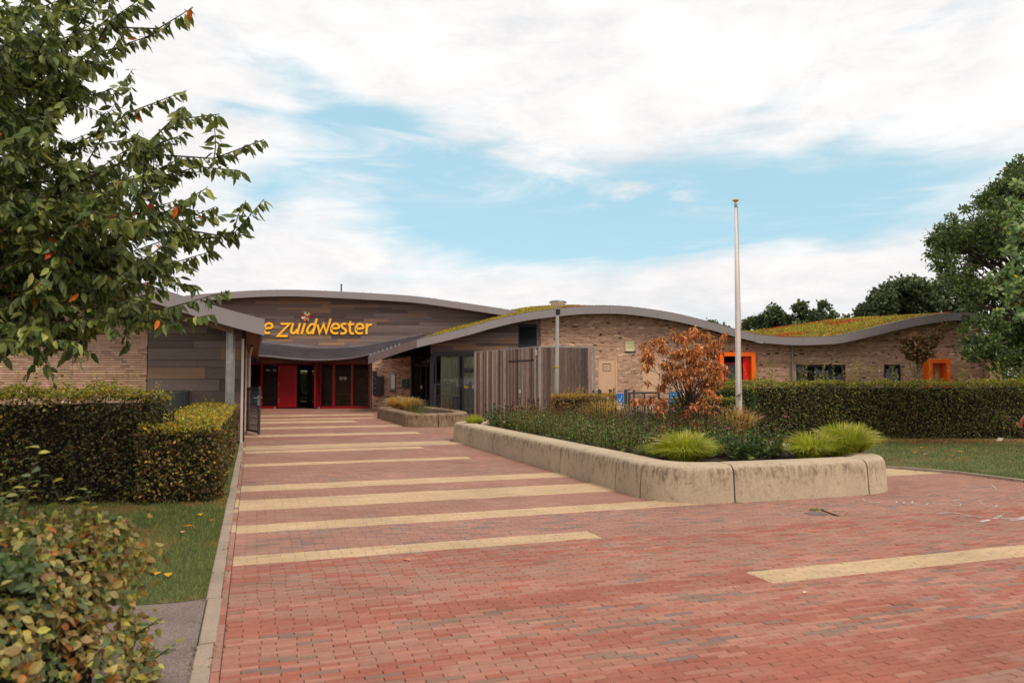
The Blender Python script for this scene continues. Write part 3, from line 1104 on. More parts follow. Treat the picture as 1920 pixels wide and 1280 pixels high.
def fascia(curve, y, x0, x1, h, parent, joint, mat, first=None, th=.05, x_first=None):
    xs = [x0]
    while xs[-1] < x1 - .3: xs.append(min(xs[-1] + joint, x1))
    for a, b in zip(xs[:-1], xs[1:]):
        xx = np.linspace(a + .004, b - .004, max(3, int((b - a) / .18)))
        v, q = [], []
        for x in xx:
            zt = float(curve(x))
            v += [(x, y, zt - h), (x, y, zt), (x, y + th, zt), (x, y + th, zt - h)]
        for i in range(len(xx) - 1):
            for j in range(4):
                q.append((i * 4 + j, i * 4 + 4 + j, i * 4 + 4 + (j + 1) % 4, i * 4 + (j + 1) % 4))
        q += [(0, 1, 2, 3), ((len(xx) - 1) * 4 + 3, (len(xx) - 1) * 4 + 2, (len(xx) - 1) * 4 + 1, (len(xx) - 1) * 4)]
        mm = mat if x_first is None or a >= x_first - .2 else first
        add('fascia_panel', v, [np.array(q)], mm, parent)


def loft(name, fn, x0, x1, ys, mat, parent, th=.2, nx=60, kind=None):
    """roof slab: fn(x, v) -> (x, y, z) for v in ys"""
    xx = np.linspace(x0, x1, nx)
    top = np.array([[fn(x, v) for v in ys] for x in xx])
    K = len(ys)
    v = np.concatenate((top.reshape(-1, 3), (top - (0, 0, th)).reshape(-1, 3)))
    n = nx * K
    q = []
    for i in range(nx - 1):
        for j in range(K - 1):
            a = i * K + j
            q.append((a, a + K, a + K + 1, a + 1))
            q.append((n + a, n + a + 1, n + a + K + 1, n + a + K))
    for i in range(nx - 1):
        for j in (0, K - 1):
            a = i * K + j
            q.append((a, n + a, n + a + K, a + K))
    for j in range(K - 1):
        for i in (0, nx - 1):
            a = i * K + j
            q.append((a, a + 1, n + a + 1, n + a))
    return add(name, v, [np.array(q)], mat, parent, kind=kind)


def sedum(fn, x0, x1, v0, v1, n, parent, mask=None, h=.07):
    """tufts of roof vegetation over the surface fn(x, v)"""
    x = rng.uniform(x0, x1, n); v = v0 + (v1 - v0) * rng.uniform(0, 1, n)
    P = np.array([fn(a, b) for a, b in zip(x, v)])
    if mask is not None:
        k = mask(P); P = P[k]
    n = len(P)
    az = rng.uniform(0, 6.283, n)
    d = np.stack((np.cos(az) * .8, np.sin(az) * .8, rng.uniform(.5, 1.4, n)), 1)
    mats = frames(d, np.stack((-np.sin(az), np.cos(az), np.zeros(n)), 1), h * rng.uniform(.5, 1.5, n), .05 + rng.uniform(0, .05, n))
    pv = np.array([noise.noise(Vector((p[0] * .5, p[1] * .35, 2))) for p in P])
    a = pick([lin(160, 156, 56, .8), lin(192, 168, 66, .8), lin(128, 134, 54, .8)], [.4, .3, .3], n, .2)
    b = pick([lin(196, 98, 44, .7), lin(160, 72, 44, .7), lin(206, 130, 56, .7)], [.5, .25, .25], n, .2)
    cols = np.where((pv[:, None] + rng.normal(0, .2, (n, 1))) > .24, b, a)
    MB().inst(QUAD1, QUAD1F, mats, P, cols).build('sedum_tufts', m_blade, parent, kind='stuff')


# ------------------------------------------------------------------ right wing
YW, YF = 36.0, 35.2
wing = thing('school_building', (8, YW, 0), 'long low brick school wing with a wavy grey roof edge and green roof', 'building')
fp = [(690, 668), (700, 664.5), (748, 647.5), (787, 636), (840, 623.5), (892, 610), (919, 602), (984, 587), (1045, 579), (1083, 575.2), (1115, 573.8), (1174, 575), (1264, 587.5),
      (1347, 608), (1386, 619), (1426, 627.5), (1480, 632.3), (1530, 632), (1576, 629), (1649, 612.5), (1713, 597.5), (1778, 587.5), (1815, 586.5), (1880, 593), (1960, 610)]
Fr = curve_fn(fp, YF)
xw = lambda px, y=YW: float(W(px, 700, y)[0])
zw = lambda py, y=YW: float(W(960, py, y)[2])
XL, XR = xw(690, YF), xw(1868, YF)
bp = [(640, 690), (700, 656), (762, 641), (795, 632), (805, 625.5), (853, 608), (897, 598), (941, 587), (984, 579), (1017, 575.5), (1072, 574.5), (1110, 578), (1174, 588), (1264, 604),
      (1347, 617), (1392, 622.5), (1430, 619.5), (1480, 612.5), (1564, 601), (1649, 594), (1719, 587.5), (1775, 585.5), (1840, 590)]
Bk = curve_fn(bp, 48.0)


def roofR(x, v):
    f, b = float(Fr(x)) - .03, float(Bk(x))
    if v < 1.0:
        z = f + (b - f) * (v ** 1.15)
    else:
        z = b - (v - 1) * .8
    return (x, YF + .05 + (48 - YF) * v, z)


loft('roof', roofR, XL, XR, [0, .05, .15, .3, .5, .75, 1, 1.4], m_soffit, wing, th=.26, nx=90)
fascia(Fr, YF, XL, XR, .36, wing, 2.28, m_fascia, m_fascia2, x_first=xw(748, YF))
trim = MB()
xx = np.linspace(xw(748, YF), XR, 90)
v = []
for x in xx:
    z = float(Fr(x)); v += [(x, YF + .08, z - .02), (x, YF + .08, z + .035), (x, YF + .3, z + .05), (x, YF + .3, z - .02)]
trim.raw(v, [(i * 4 + j, i * 4 + 4 + j, i * 4 + 5 + j, i * 4 + 1 + j) for i in range(len(xx) - 1) for j in range(3)])
trim.build('roof_trim', m_fascia2, wing)
xs_ = xw(800, YF)


def roofS(x, v):
    p = roofR(x, v)
    w = min(1, v * 8) * .06
    return (p[0], p[1], p[2] + w + .03 * noise.noise(Vector((p[0] * .8, p[1] * .8, 0))) * min(1, v * 8))


loft('green_roof', roofS, xs_, XR - .1, [.03, .08, .15, .3, .45, .6, .8, 1, 1.38], m_sedum, wing, th=.02, nx=120)
sedum(roofS, xs_, XR - .1, .03, 1.03, 26000, wing)
# valley part without plants: zinc ribs
zr = MB()
for k in range(9):
    v_ = .04 + k * .1
    pts = [np.array(roofR(x, v_)) + (0, 0, .03) for x in np.linspace(XL, xs_, 24)]
    zr.tube(pts, .022, 5, caps=False)
zr.build('valley_ribs', m_zinc, wing)
loft('zinc_valley', lambda x, v: (lambda p: (p[0], p[1], p[2] + .012))(roofR(x, v)), XL, xs_ - .01, [.02, .2, .5, .8, 1.05], m_zinc, wing, th=.008, nx=24)
for k, px in enumerate(np.linspace(694, 748, 8)):
    x = xw(px, YF); z = float(Fr(x))
    MB().box((x - .03, YF - .01, z - .03), (x + .03, YF + .35, z + .09)).build('gutter_bracket', m_galv, wing)

# openings of the front wall: (x0, x1, z0, z1)
o_door1 = (xw(1122.5), xw(1157.5), 0, zw(672)); o_door2 = (xw(1205), xw(1240), 0, zw(672))
o_vent1 = (xw(1173.5), xw(1189.5), zw(658), zw(638.5)); o_vent2 = (xw(1287), xw(1303), zw(658), zw(638.5))
o_port1 = (xw(1352), xw(1416), 0, zw(661)); o_port2 = (xw(1744), xw(1782), 0, zw(675))
o_win1 = (xw(1493), xw(1585), .9, zw(684)); o_win2 = (xw(1658), xw(1688.5), .9, zw(683))
o_louv = (xw(972), xw(1006.5), zw(649), zw(611)); o_big = (xw(811), xw(905), .06, zw(664))
xb0, xb1 = xw(1013.5), xw(1846)
ops = [o_door1, o_door2, o_vent1, o_vent2, o_port1, o_port2, o_win1, o_win2]
topw = lambda x: float(Fr(x)) - .3
wall('wall', YW + .03, YW + .3, xw(807), xb1, 0, topw, ops + [o_louv, o_big], m_mortar, wing)
wl = [c for c in wing.children if c.name.startswith('wall')][0]
BASE[wl.name] = np.array(wl.location) + np.array(wing.location)
bricks(YW, xb0, xb1, .0, lambda x: topw(x) + .02, ops, wl, dark=.035)
boards(YW, xw(807), xb0 - .02, o_big[3] + .0, topw, .2, wl, [o_louv], 1.0, 3.0)
MB().box((xb0 - .02, YW - .004, 0), (xb0, YW + .05, float(Fr(xb0)) - .3)).build('corner_trim', m_frame, wing)
# end wall and inner dark blocks behind the openings
MB().box((xb1 - .25, YW + .3, 0), (xb1, 48, 3.3)).build('end_wall', m_mortar, wing)
MB().box((xw(807), YW + 2.2, 0), (xb1 - .3, YW + 2.25, 2.9)).build('interior_partition', m_inner, wing)


def louvre(name, o, mat, n, label=None, depth=.05, y=YW):
    r = MB()
    x0, x1, z0, z1 = o
    fr_ = MB().box((x0, y, z0), (x0 + .03, y + .08, z1)).box((x1 - .03, y, z0), (x1, y + .08, z1)).box((x0, y + .001, z1 - .03), (x1, y + .079, z1)).box((x0, y + .001, z0), (x1, y + .079, z0 + .03))
    f = fr_.build(name, mat, wing, label=label)
    BASE[f.name] = BASE[f.name]
    hh = (z1 - z0 - .06) / n
    for k in range(n):
        zz = z0 + .03 + k * hh
        v = [(x0 + .03, y + .01, zz), (x1 - .03, y + .01, zz), (x1 - .03, y + .05, zz + hh * .85), (x0 + .03, y + .05, zz + hh * .85),
             (x0 + .03, y + .016, zz), (x1 - .03, y + .016, zz), (x1 - .03, y + .056, zz + hh * .85), (x0 + .03, y + .056, zz + hh * .85)]
        add('slat', v, [np.array([(0, 1, 2, 3), (7, 6, 5, 4), (0, 3, 7, 4), (1, 5, 6, 2), (3, 2, 6, 7), (0, 4, 5, 1)])], mat, f)
    MB().box((x0 + .02, y + .07, z0 + .02), (x1 - .02, y + .09, z1 - .02)).build('backing', m_void, f)


louvre('louvre', o_louv, m_frame, 12, 'large dark ventilation louvre under the roof edge')
louvre('vent', o_vent1, m_cream, 7)
louvre('vent', o_vent2, m_cream, 7)
for o in (o_vent1, o_vent2):
    MB().box((o[0] - .03, YW - .05, o[2] - .05), (o[1] + .06, YW + .03, o[2] - .003)).build('vent_sill', m_frame, wing)

for o in (o_door1, o_door2):
    x0, x1, z0, z1 = o
    d = MB().box((x0, YW + .02, 0), (x1 - .1, YW + .07, z1 - .04)).build('door', m_beige, wing)
    MB().box((x1 - .1 + .004, YW + .0, 0), (x1, YW + .08, z1 - .04)).box((x0, YW - .002, z1 - .04), (x1, YW + .08, z1)).build('frame', m_beige, d)
    l0, l1 = x0 + .22, x0 + .22 + .36
    lz0, lz1 = zw(694), zw(683)
    for k in range(5):
        zz = lz0 + (lz1 - lz0) * k / 5
        v = [(l0, YW - .012, zz), (l1, YW - .012, zz), (l1, YW + .018, zz + .05), (l0, YW + .018, zz + .05), (l0, YW - .002, zz), (l1, YW - .002, zz)]
        add('slat', v, [np.array([(0, 1, 2, 3), (3, 2, 5, 4)])], m_beige, d)
    MB().box((l0 - .02, YW + .012, lz0 - .02), (l1 + .02, YW + .019, lz1 + .03)).build('grille_backing', m_void, d)
    MB().box((x1 - .18, YW - .05, zw(736)), (x1 - .15, YW + .02, zw(727))).build('handle', m_frame, d)


def window(o, mull, label=None, curtain=None, y=YW, gm=None):
    x0, x1, z0, z1 = o
    f = MB().box((x0, y - .01, z1 - .09), (x1, y + .1, z1)).box((x0, y - .009, z0), (x0 + .06, y + .1, z1 - .09)).box((x1 - .06, y - .009, z0), (x1, y + .1, z1 - .09)).box((x0 + .06, y - .008, z0), (x1 - .06, y + .1, z0 + .07))
    for mx in mull: f.box((mx - .03, y, z0 + .07), (mx + .03, y + .1, z1 - .09))
    f = f.build('window', m_frame, wing, label=label)
    MB().box((x0 + .05, y + .05, z0 + .06), (x1 - .05, y + .06, z1 - .08)).build('pane', gm or m_glassd, f)
    if curtain:
        for a, b in curtain:
            n = max(6, int((b - a) / .04))
            xs2 = np.linspace(a, b, n + 1)
            yy = y + .13 + .03 * np.sin(xs2 * 34 + 2 * np.sin(xs2 * 5))
            v = [(q, w_, z0 + .03) for q, w_ in zip(xs2, yy)] + [(q, w_, z1 - .05) for q, w_ in zip(xs2, yy)]
            add('curtain', v, [np.array([(i, i + 1, n + 2 + i, n + 1 + i) for i in range(n)])], m_curtain, f)
    return f


window(o_win1, [xw(1528), xw(1556)], 'wide dark window with a grey curtain', [(xw(1556), xw(1578))])
window(o_win2, [xw(1677)], 'narrow dark window', [(xw(1678), xw(1684))])
wb = window(o_big, [xw(817), xw(861.5), xw(867)], 'tall glazed front with long pale curtains', [(xw(826), xw(860)), (xw(868), xw(903))], gm=m_clear)
MB().box((xw(867), YW + .0, zw(695)), (o_big[1], YW + .09, zw(690))).build('transom', m_frame, wb)
MB().box((o_big[0], YW - .03, o_big[3]), (o_big[1], YW + .06, o_big[3] + .12)).build('lintel', m_frame, wb)
# end of the front towards the recess
MB().box((xw(807) - .02, YW + .0, 0), (xw(811), YW + .12, 2.72)).build('corner_post', m_frame, wing)
MB().box((xw(807) - .05, YW + .12, 0), (xw(807), 41.4, 2.7)).build('side_wall', m_void, wing)

# orange door surrounds
YP = YW - .42


def portal(o, t, depth, label, y0):
    x0, x1, z0, z1 = o
    p = MB().box((x0, y0, 0), (x0 + t, YW + depth, z1 - t)).box((x1 - t, y0, 0), (x1, YW + depth, z1 - t)).box((x0, y0, z1 - t), (x1, YW + depth, z1))
    return p.build('door_surround', m_orange, wing, label=label)


p1 = (xw(1350, YP), xw(1417, YP), 0, zw(660, YP))
s1_ = portal(p1, .19, .3, 'projecting orange door surround with a scarlet door', YP)
MB().box((p1[0] + .19, YW + .05, 2.3), (p1[1] - .19, YW + .1, 2.45)).build('door_head', m_red, s1_)
MB().box((xw(1360, YW), YW + .06, 0), (xw(1361.6, YW), YW + .11, 2.3)).build('mullion', m_ored, s1_)
MB().box((p1[0] + .2, YW + .14, 0), (xw(1390), YW + .15, 2.3)).build('pane', m_glassd, s1_)
dr = MB().box((xw(1391), YP + .22, .03), (p1[1] - .02 - .19, YP + .27, zw(668, YP))).build('door', m_ored, s1_)
MB().box((xw(1396), YP + .19, zw(671.5, YP)), (xw(1408), YP + .218, zw(670, YP))).build('door_closer', m_galv, s1_)
YP2 = YW - .45
p2 = (xw(1742, YP2), xw(1783, YP2), 0, zw(673, YP2))
s2_ = portal(p2, .19, .2, 'projecting orange surround of a beige recessed door', YP2)
MB().box((p2[0] + .19, YW + .1, 0), (p2[1] - .19, YW + .15, p2[3] - .19)).build('door', m_beige, s2_)
# rain pipe at the roof valley, lamp, annex
MB().tube([(xw(1486.5, 35.9), 35.9, 0), (xw(1486.5, 35.9), 35.9, zw(645, 35.9))], .055, 10).build('rain_pipe', m_galv, wing)
for zz in (1.1, 2.4):
    MB().box((xw(1486.5, 35.9) - .07, 35.83, zz), (xw(1486.5, 35.9) + .07, 36.0, zz + .03)).build('pipe_clip', m_galv, wing)
lampw = thing('wall_lamp', (xw(1327), YW, zw(671)), 'round bulkhead lamp with dark ring on the brick wall left of the orange doorway', 'lamp')
a = np.arange(20) / 20 * 2 * math.pi
for rr, y0, y1, mm, nm in ((.155, YW - .06, YW - .001, m_frame, 'housing'), (.125, YW - .085, YW - .061, m_opal, 'lens')):
    MB().prism([(xw(1327) + rr * math.cos(q), zw(671) + rr * math.sin(q)) for q in a], y0, y1).build(nm, mm, lampw)
MB().box((xw(1327) - .012, YW - .095, zw(671) - .12), (xw(1327) + .012, YW - .086, zw(671) + .12)).build('guard_bar', m_frame, lampw)
annex = MB().box((xb1 + .01, YW - .3, 0), (xw(1871), YW + 2, zw(671))).build('storage_annex', m_beige)
tag(annex, 'small flat beige annex at the right end of the brick wing, under the big tree', 'annex')
MB().box((xb1 - .1, YW - .42, zw(671)), (xw(1873), YW + 2.1, zw(666))).build('roof_edge', m_frame, annex)
MB().tube([(xw(1876), YW - .1, 0), (xw(1876), YW - .1, zw(671))], .1, 8).build('rain_pipe', m_frame, annex)

# ------------------------------------------------------------------ entrance hall
YE, YEF = 42.0, 41.2
hall = thing('school_building', (-10, YE, 0), 'timber-clad entrance hall with a curved roof and red-framed glass doors', 'building')
ep = [(180, 585), (240, 572), (300, 561), (360, 553), (420, 548), (467, 544.8), (514, 543.2), (560, 543.2), (584, 544), (678, 548.5), (777, 555), (866, 567), (930, 576.5), (960, 581.6), (1010, 591), (1080, 606)]
Er = curve_fn(ep, YEF)
x_e0, x_e1 = xw(300, YE), xw(1010, YE)


def roofE(x, v): return (x, YEF + .05 + v * 10, float(Er(x)) - .03 - (v ** 2) * .6)


loft('roof', roofE, xw(300, YEF), xw(1010, YEF), [0, .3, .7, 1], m_soffit, hall, th=.25, nx=60)
fascia(Er, YEF, xw(300, YEF), xw(1010, YEF), .37, hall, 2.75, m_fascia)
sedum(lambda x, v: (x, YEF + .2 + v * 2, float(Er(x)) + .005 - v * .05), xw(300, YEF), xw(1000, YEF), 0, 1, 500, hall, h=.045)
ZH = zw(681.5, YE)
xg0, xg1 = xw(468, YE), xw(693.5, YE)
topE = lambda x: float(Er(x)) - .3
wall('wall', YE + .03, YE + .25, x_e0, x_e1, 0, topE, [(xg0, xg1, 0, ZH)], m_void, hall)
we = [c for c in hall.children if c.name.startswith('wall')][0]
boards(YE, x_e0, x_e1, ZH + .02, topE, .19, we, (), 1.0, 3.4)
# glazed front
fr = MB()
zb, zt = 0.0, ZH
fr.box((xg0, YE - .03, zt - .05), (xg1, YE + .08, zt + .01))
for a_, b_ in ((469, 522.5), (601, 693.5)):
    fr.box((xw(a_, YE), YE - .02, 0), (xw(b_, YE), YE + .08, .14))
for pxm in (469.2, 490.8, 600.5, 626.2, 660.3, 692.8):
    hw = .055 if pxm != 626.2 else .07
    fr.box((xw(pxm, YE) - hw, YE - .025, .14 if pxm not in (600.5,) else 0), (xw(pxm, YE) + hw, YE + .075, zt - .05))
fr.box((xw(523, YE) - .05, YE - .024, 0), (xw(523, YE) + .05, YE + .076, zt - .05))
gf = fr.build('glazed_front', m_red, hall)
for a_, b_ in ((469.2, 490.8), (490.8, 523), (600.5, 626.2), (626.2, 660.3), (660.3, 692.8)):
    MB().box((xw(a_, YE) + .05, YE + .02, .13), (xw(b_, YE) - .05, YE + .03, zt - .04)).build('pane', m_glass, gf)
# open door leaves
xd0, xd1 = xw(523, YE), xw(558.6, YE)
zd = zw(684.5, YE)
d1 = MB().box((xd0, YE - .16, .06), (xd1, YE - .1, zd)).build('door', m_reddoor, hall, label='wide closed-looking red door leaf folded open over the glass')
MB().box((xd0 + .02, YE - .175, .08), (xd0 + .13, YE - .161, zd - .02)).box((xd1 - .13, YE - .175, .08), (xd1 - .02, YE - .161, zd - .02)).box((xd0 + .131, YE - .174, zd - .14), (xd1 - .131, YE - .161, zd - .02)).box((xd0 + .131, YE - .174, .08), (xd1 - .131, YE - .161, .22)).build('door_frame', m_red, d1)
for zz in (.35, 1.25, 2.1):
    MB().box((xw(525.3, YE) - .015, YE - .2, zz), (xw(525.3, YE) + .015, YE - .176, zz + .22)).build('hinge', m_galv, d1)
d2 = MB().obox((xw(599, YE), YE - .04), (xw(590.5, 40.95), 40.98), .06, .06, zd).build('door', m_reddoor, hall, label='narrow-looking red door leaf swung open towards the path')
hx, hy = xw(598.5, YE), YE - .12
MB().tube([(hx, hy, 1.02), (hx - .02, hy - .07, 1.02), (hx - .16, hy - .1, 1.02)], .014, 6).tube([(hx + .02, hy, 1.02), (hx + .09, hy - .06, 1.02), (hx + .18, hy - .06, 1.02)], .014, 6).box((hx - .02, hy - .02, .88), (hx + .02, hy + .01, 1.1)).build('handle', m_galv, d2)
MB().box((xd0, YE - .1, 0.0), (xw(599, YE), YE + .1, .055)).build('threshold', m_frame, hall)
MB().tube([(xw(518, YE), YE - .2, 0), (xw(518, YE), YE - .2, .11)], .05, 8).build('door_stop', m_galv, hall)
MB().tube([(xw(602, YE), YE - .4, 0), (xw(602, YE), YE - .4, .11)], .05, 8).build('door_stop', m_galv, hall)
# inner vestibule with a second glazed door
YI = 44.2
vi = MB()
xa, xb = xw(556, YI), xw(604, YI)
for a_, b_, c_, d_ in ((556, 563, 0, ZH), (576, 585.5, 0, ZH), (588.5, 604, 0, ZH)):
    vi.box((xw(a_, YI), YI, c_), (xw(b_, YI), YI + .06, d_))
vi.box((xw(563, YI), YI, zw(694.5, YI)), (xw(576, YI), YI + .059, ZH)).box((xw(563, YI), YI, 0), (xw(576, YI), YI + .059, .2)).box((xw(563, YI), YI, .62), (xw(576, YI), YI + .059, .74))
vi.box((xw(585.5, YI), YI, zw(694.5, YI)), (xw(588.5, YI), YI + .059, ZH)).box((xw(585.5, YI), YI, 0), (xw(588.5, YI), YI + .059, .2))
vi = vi.build('inner_door', m_frame, hall)
MB().box((xw(562.5, YI), YI + .02, .15), (xw(589, YI), YI + .03, zw(694, YI))).build('pane', m_glass, vi)
# room behind: floor, ceiling, side and rear walls with openings to the garden
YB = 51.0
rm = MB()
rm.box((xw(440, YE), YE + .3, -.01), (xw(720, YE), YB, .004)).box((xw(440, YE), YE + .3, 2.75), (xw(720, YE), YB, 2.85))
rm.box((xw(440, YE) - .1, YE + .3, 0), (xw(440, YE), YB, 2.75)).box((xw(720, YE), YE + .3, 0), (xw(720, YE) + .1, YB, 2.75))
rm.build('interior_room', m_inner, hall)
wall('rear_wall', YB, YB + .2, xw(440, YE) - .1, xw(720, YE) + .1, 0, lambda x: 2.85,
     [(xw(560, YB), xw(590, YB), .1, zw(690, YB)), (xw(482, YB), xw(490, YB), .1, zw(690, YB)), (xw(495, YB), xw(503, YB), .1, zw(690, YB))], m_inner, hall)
# clutter seen dimly inside: a bench and a pale table
tbl = thing('table', (xw(640, 46), 46, 0), 'pale table seen dimly behind the right-hand entrance glass', 'table')
MB().box((xw(632, 46), 45.6, .72), (xw(655, 46), 46.4, .76)).build('table_top', m_cream, tbl)
for qx in (633, 654):
    for qy in (45.65, 46.35):
        MB().box((xw(qx, 46) - .02, qy - .02, 0), (xw(qx, 46) + .02, qy + .02, .72)).build('leg', m_galv, tbl)
MB().tube([(xw(695.7, 41.8), 41.8, 0), (xw(695.7, 41.8), 41.8, 2.6)], .05, 8).build('rain_pipe', m_galv, hall)
# stickers and number on the glass


def text_mesh(txt, size, name):
    cu = bpy.data.curves.new(name, 'FONT'); cu.body = txt; cu.size = size; cu.extrude = .001; cu.resolution_u = 2
    cu.align_x = 'CENTER'
    ob = bpy.data.objects.new('tmp', cu); scn.collection.objects.link(ob)
    dg = bpy.context.evaluated_depsgraph_get()
    me = bpy.data.meshes.new_from_object(ob.evaluated_get(dg))
    bpy.data.objects.remove(ob); bpy.data.curves.remove(cu)
    me.name = name
    return me


def text_on(txt, size, x, y, z, mat, name, parent=None, rz=0.0):
    me = text_mesh(txt, size, name)
    me.materials.clear(); me.materials.append(mat)
    o = bpy.data.objects.new(name, me); link(o, parent)
    o.rotation_euler = (math.pi / 2, 0, rz)
    o.location = np.array((x, y, z)) - origin_of(parent)
    return o


text_on('84 - 92', .2, xw(508.5, YE), YE + .012, zw(696, YE), m_white, 'number_lettering', gf)
MB().prism([(xw(512, YE), zw(687, YE)), (xw(517, YE), zw(686, YE)), (xw(519, YE), zw(683.6, YE)), (xw(514, YE), zw(683.6, YE))][::-1], YE + .01, YE + .018).build('blue_sticker', m_blue, gf)
for pxs in (639.5, 647):
    cx, cz = xw(pxs, YE), zw(709, YE)
    MB().prism([(cx + .085 * math.cos(q), cz + .085 * math.sin(q)) for q in a], YE + .006, YE + .018).build('round_sticker', m_white, gf)
    MB().prism([(cx + .055 * math.cos(q), cz + .055 * math.sin(q)) for q in a], YE + .002, YE + .0055).build('sticker_centre', m_frame, gf)
    MB().obox((cx - .04, YE), (cx + .04, YE), .003, cz - .01, cz + .01).build('sticker_bar', m_red, gf)
# zinc canopy in the valley over the doors
cf = curve_fn([(470, 667), (500, 668), (540, 672), (590, 675), (650, 672), (695, 664), (800, 642)], 40.3)
cb = curve_fn([(470, 634), (500, 638), (560, 645), (620, 649), (700, 643), (800, 622), (830, 612)], 41.9)
xc0, xc1 = xw(478, 41), xw(790, 41)
rows = 11
xx = np.linspace(xc0, xc1, 40)
v = []
ys = []
for j in range(rows + 1):
    w_ = j / rows
    ys += [(w_ * .8, 0), (w_ * .8 + .0001, .085)] if 0 < j < rows else [(w_ * .8, 0)]
ys += [(1.0, 0)]
for x in xx:
    for w_, dz in ys:
        z = float(cf(x)) * (1 - w_) + float(cb(x)) * w_
        v.append((x, 40.3 + (41.93 - 40.3) * w_ - (dz * .4), z + dz))
K = len(ys)
q = [(i * K + j, (i + 1) * K + j, (i + 1) * K + j + 1, i * K + j + 1) for i in range(len(xx) - 1) for j in range(K - 1)]
add('zinc_canopy', v, [np.array(q)], m_canopy, hall)
v = []
for x in xx:
    z = float(cf(x)); v += [(x, 40.28, z - .03), (x, 40.28, z + .02), (x, 40.36, z + .02), (x, 41.95, z - .09), (x, 41.95, z - .12)]
q = [(i * 5 + j, (i + 1) * 5 + j, (i + 1) * 5 + j + 1, i * 5 + j + 1) for i in range(len(xx) - 1) for j in range(4)]
add('canopy_edge', v, [np.array(q)], m_fascia2, hall)
# small roof vent
vt = thing('roof_vent', (xw(638, 43), 43, float(Er(xw(638, 43))) - .1), 'small brown vent pipe on top of the curved entrance roof', 'vent pipe')
zz = zw(534.5, 43)
MB().tube([(xw(638, 43), 43, zz - .5), (xw(638, 43), 43, zz)], .04, 8).build('pipe', m_bark, vt)
MB().tube([(xw(638, 43), 43, zz), (xw(638, 43), 43, zz + .05)], .065, 8).build('cap', m_bark, vt)
# dome light on the sedum roof
dm = MB().lathe((xw(888, 44), 44, zw(603.5, 44)), [(.28, -.3), (.28, 0), (.27, .08), (.22, .16), (.12, .21), (.01, .22)], 18).build('roof_light', m_opal, None, smooth=True)
tag(dm, 'small rounded cream dome on the green roof in front of the timber wall', 'roof light')

# lettering: strokes traced as flat yellow boards
def stroke(mb, pts, w, y, th, m):
    P = np.array(pts, float)
    t = nrm(np.gradient(P, axis=0))
    n = np.stack((-t[:, 1], t[:, 0]), 1)
    # mitre
    for i in range(1, len(P) - 1):
        a_, b_ = nrm(P[i] - P[i - 1]), nrm(P[i + 1] - P[i])
        na, nb = np.array((-a_[1], a_[0])), np.array((-b_[1], b_[0]))
        mm = nrm(na + nb); n[i] = mm / max(.45, float(np.dot(mm, na)))
    Lp, Rp = P + n * w / 2, P - n * w / 2
    v = []
    for l_, r_ in zip(Lp, Rp):
        for (a_, b_) in (l_, r_):
            x, z = m(a_, b_)
            v += [(x, y, z), (x, y + th, z)]
    q = []
    for i in range(len(P) - 1):
        k = i * 4
        q += [(k, k + 4, k + 6, k + 2), (k, k + 1, k + 5, k + 4), (k + 2, k + 6, k + 7, k + 3)]
    k = (len(P) - 1) * 4
    q += [(0, 2, 3, 1), (k, k + 1, k + 3, k + 2)]
    mb.raw(v, q)


def smooth_line(P, n=5):
    if len(P) < 3: return P
    P = np.array(P, float)
    l_, _ = catmull(P, step=8)
    return l_


def zp(a_, b_): return xw(470 + a_ / 7.68, YE), zw(560 + b_ / 7.68, YE)


sign = thing('wall_lettering', (xw(590, YE), YE - .05, zw(640, YE)), 'yellow letters reading De Zuidwester with a colourful pinwheel on the timber wall', 'sign')
LET = [('D', [[(36, 300), (6, 505)], [(36, 312), (80, 312), (104, 350), (100, 430), (70, 488), (14, 492)]], 1),
       ('e', [[(186, 428), (240, 424), (300, 412), (300, 378), (270, 355), (228, 362), (196, 400), (184, 445), (200, 482), (232, 495), (272, 490)]], 1),
       ('z', [[(426, 361), (556, 361), (385, 536), (530, 536)]], 0),
       ('u', [[(608, 350), (584, 430), (577, 472), (594, 494), (632, 488), (668, 440)], [(704, 350), (668, 508)]], 1),
       ('i', [[(775, 350), (728, 508)]], 0),
       ('d', [[(945, 285), (890, 508)], [(915, 368), (870, 368), (828, 408), (808, 462), (826, 494), (860, 492), (900, 440)]], 1),
       ('w', [[(958, 372), (988, 496), (1046, 366), (1084, 496), (1146, 288)]], 0),
       ('e', [[(1158, 430), (1210, 426), (1264, 416), (1262, 382), (1230, 360), (1188, 370), (1160, 420), (1162, 470), (1196, 496), (1256, 494)]], 1),
       ('s', [[(1372, 366), (1330, 362), (1304, 386), (1322, 418), (1360, 444), (1366, 478), (1334, 500), (1288, 496)]], 1),
       ('t', [[(1430, 325), (1424, 450), (1440, 494), (1485, 500)], [(1395, 372), (1486, 366)]], 1),
       ('e', [[(1512, 436), (1560, 430), (1616, 420), (1612, 384), (1580, 362), (1540, 372), (1512, 425), (1516, 474), (1548, 498), (1612, 494)]], 1),
       ('r', [[(1668, 358), (1664, 510)], [(1668, 420), (1690, 384), (1738, 370)]], 1)]
for ch, paths, sm in LET:
    mb = MB()
    for k, p in enumerate(paths):
        stroke(mb, smooth_line(p) if (sm and len(p) > 2) else p, 31, YE - .075 - k * .002, .05, zp)
    mb.build('letter', m_yellow, sign)
cxz = (795, 258)
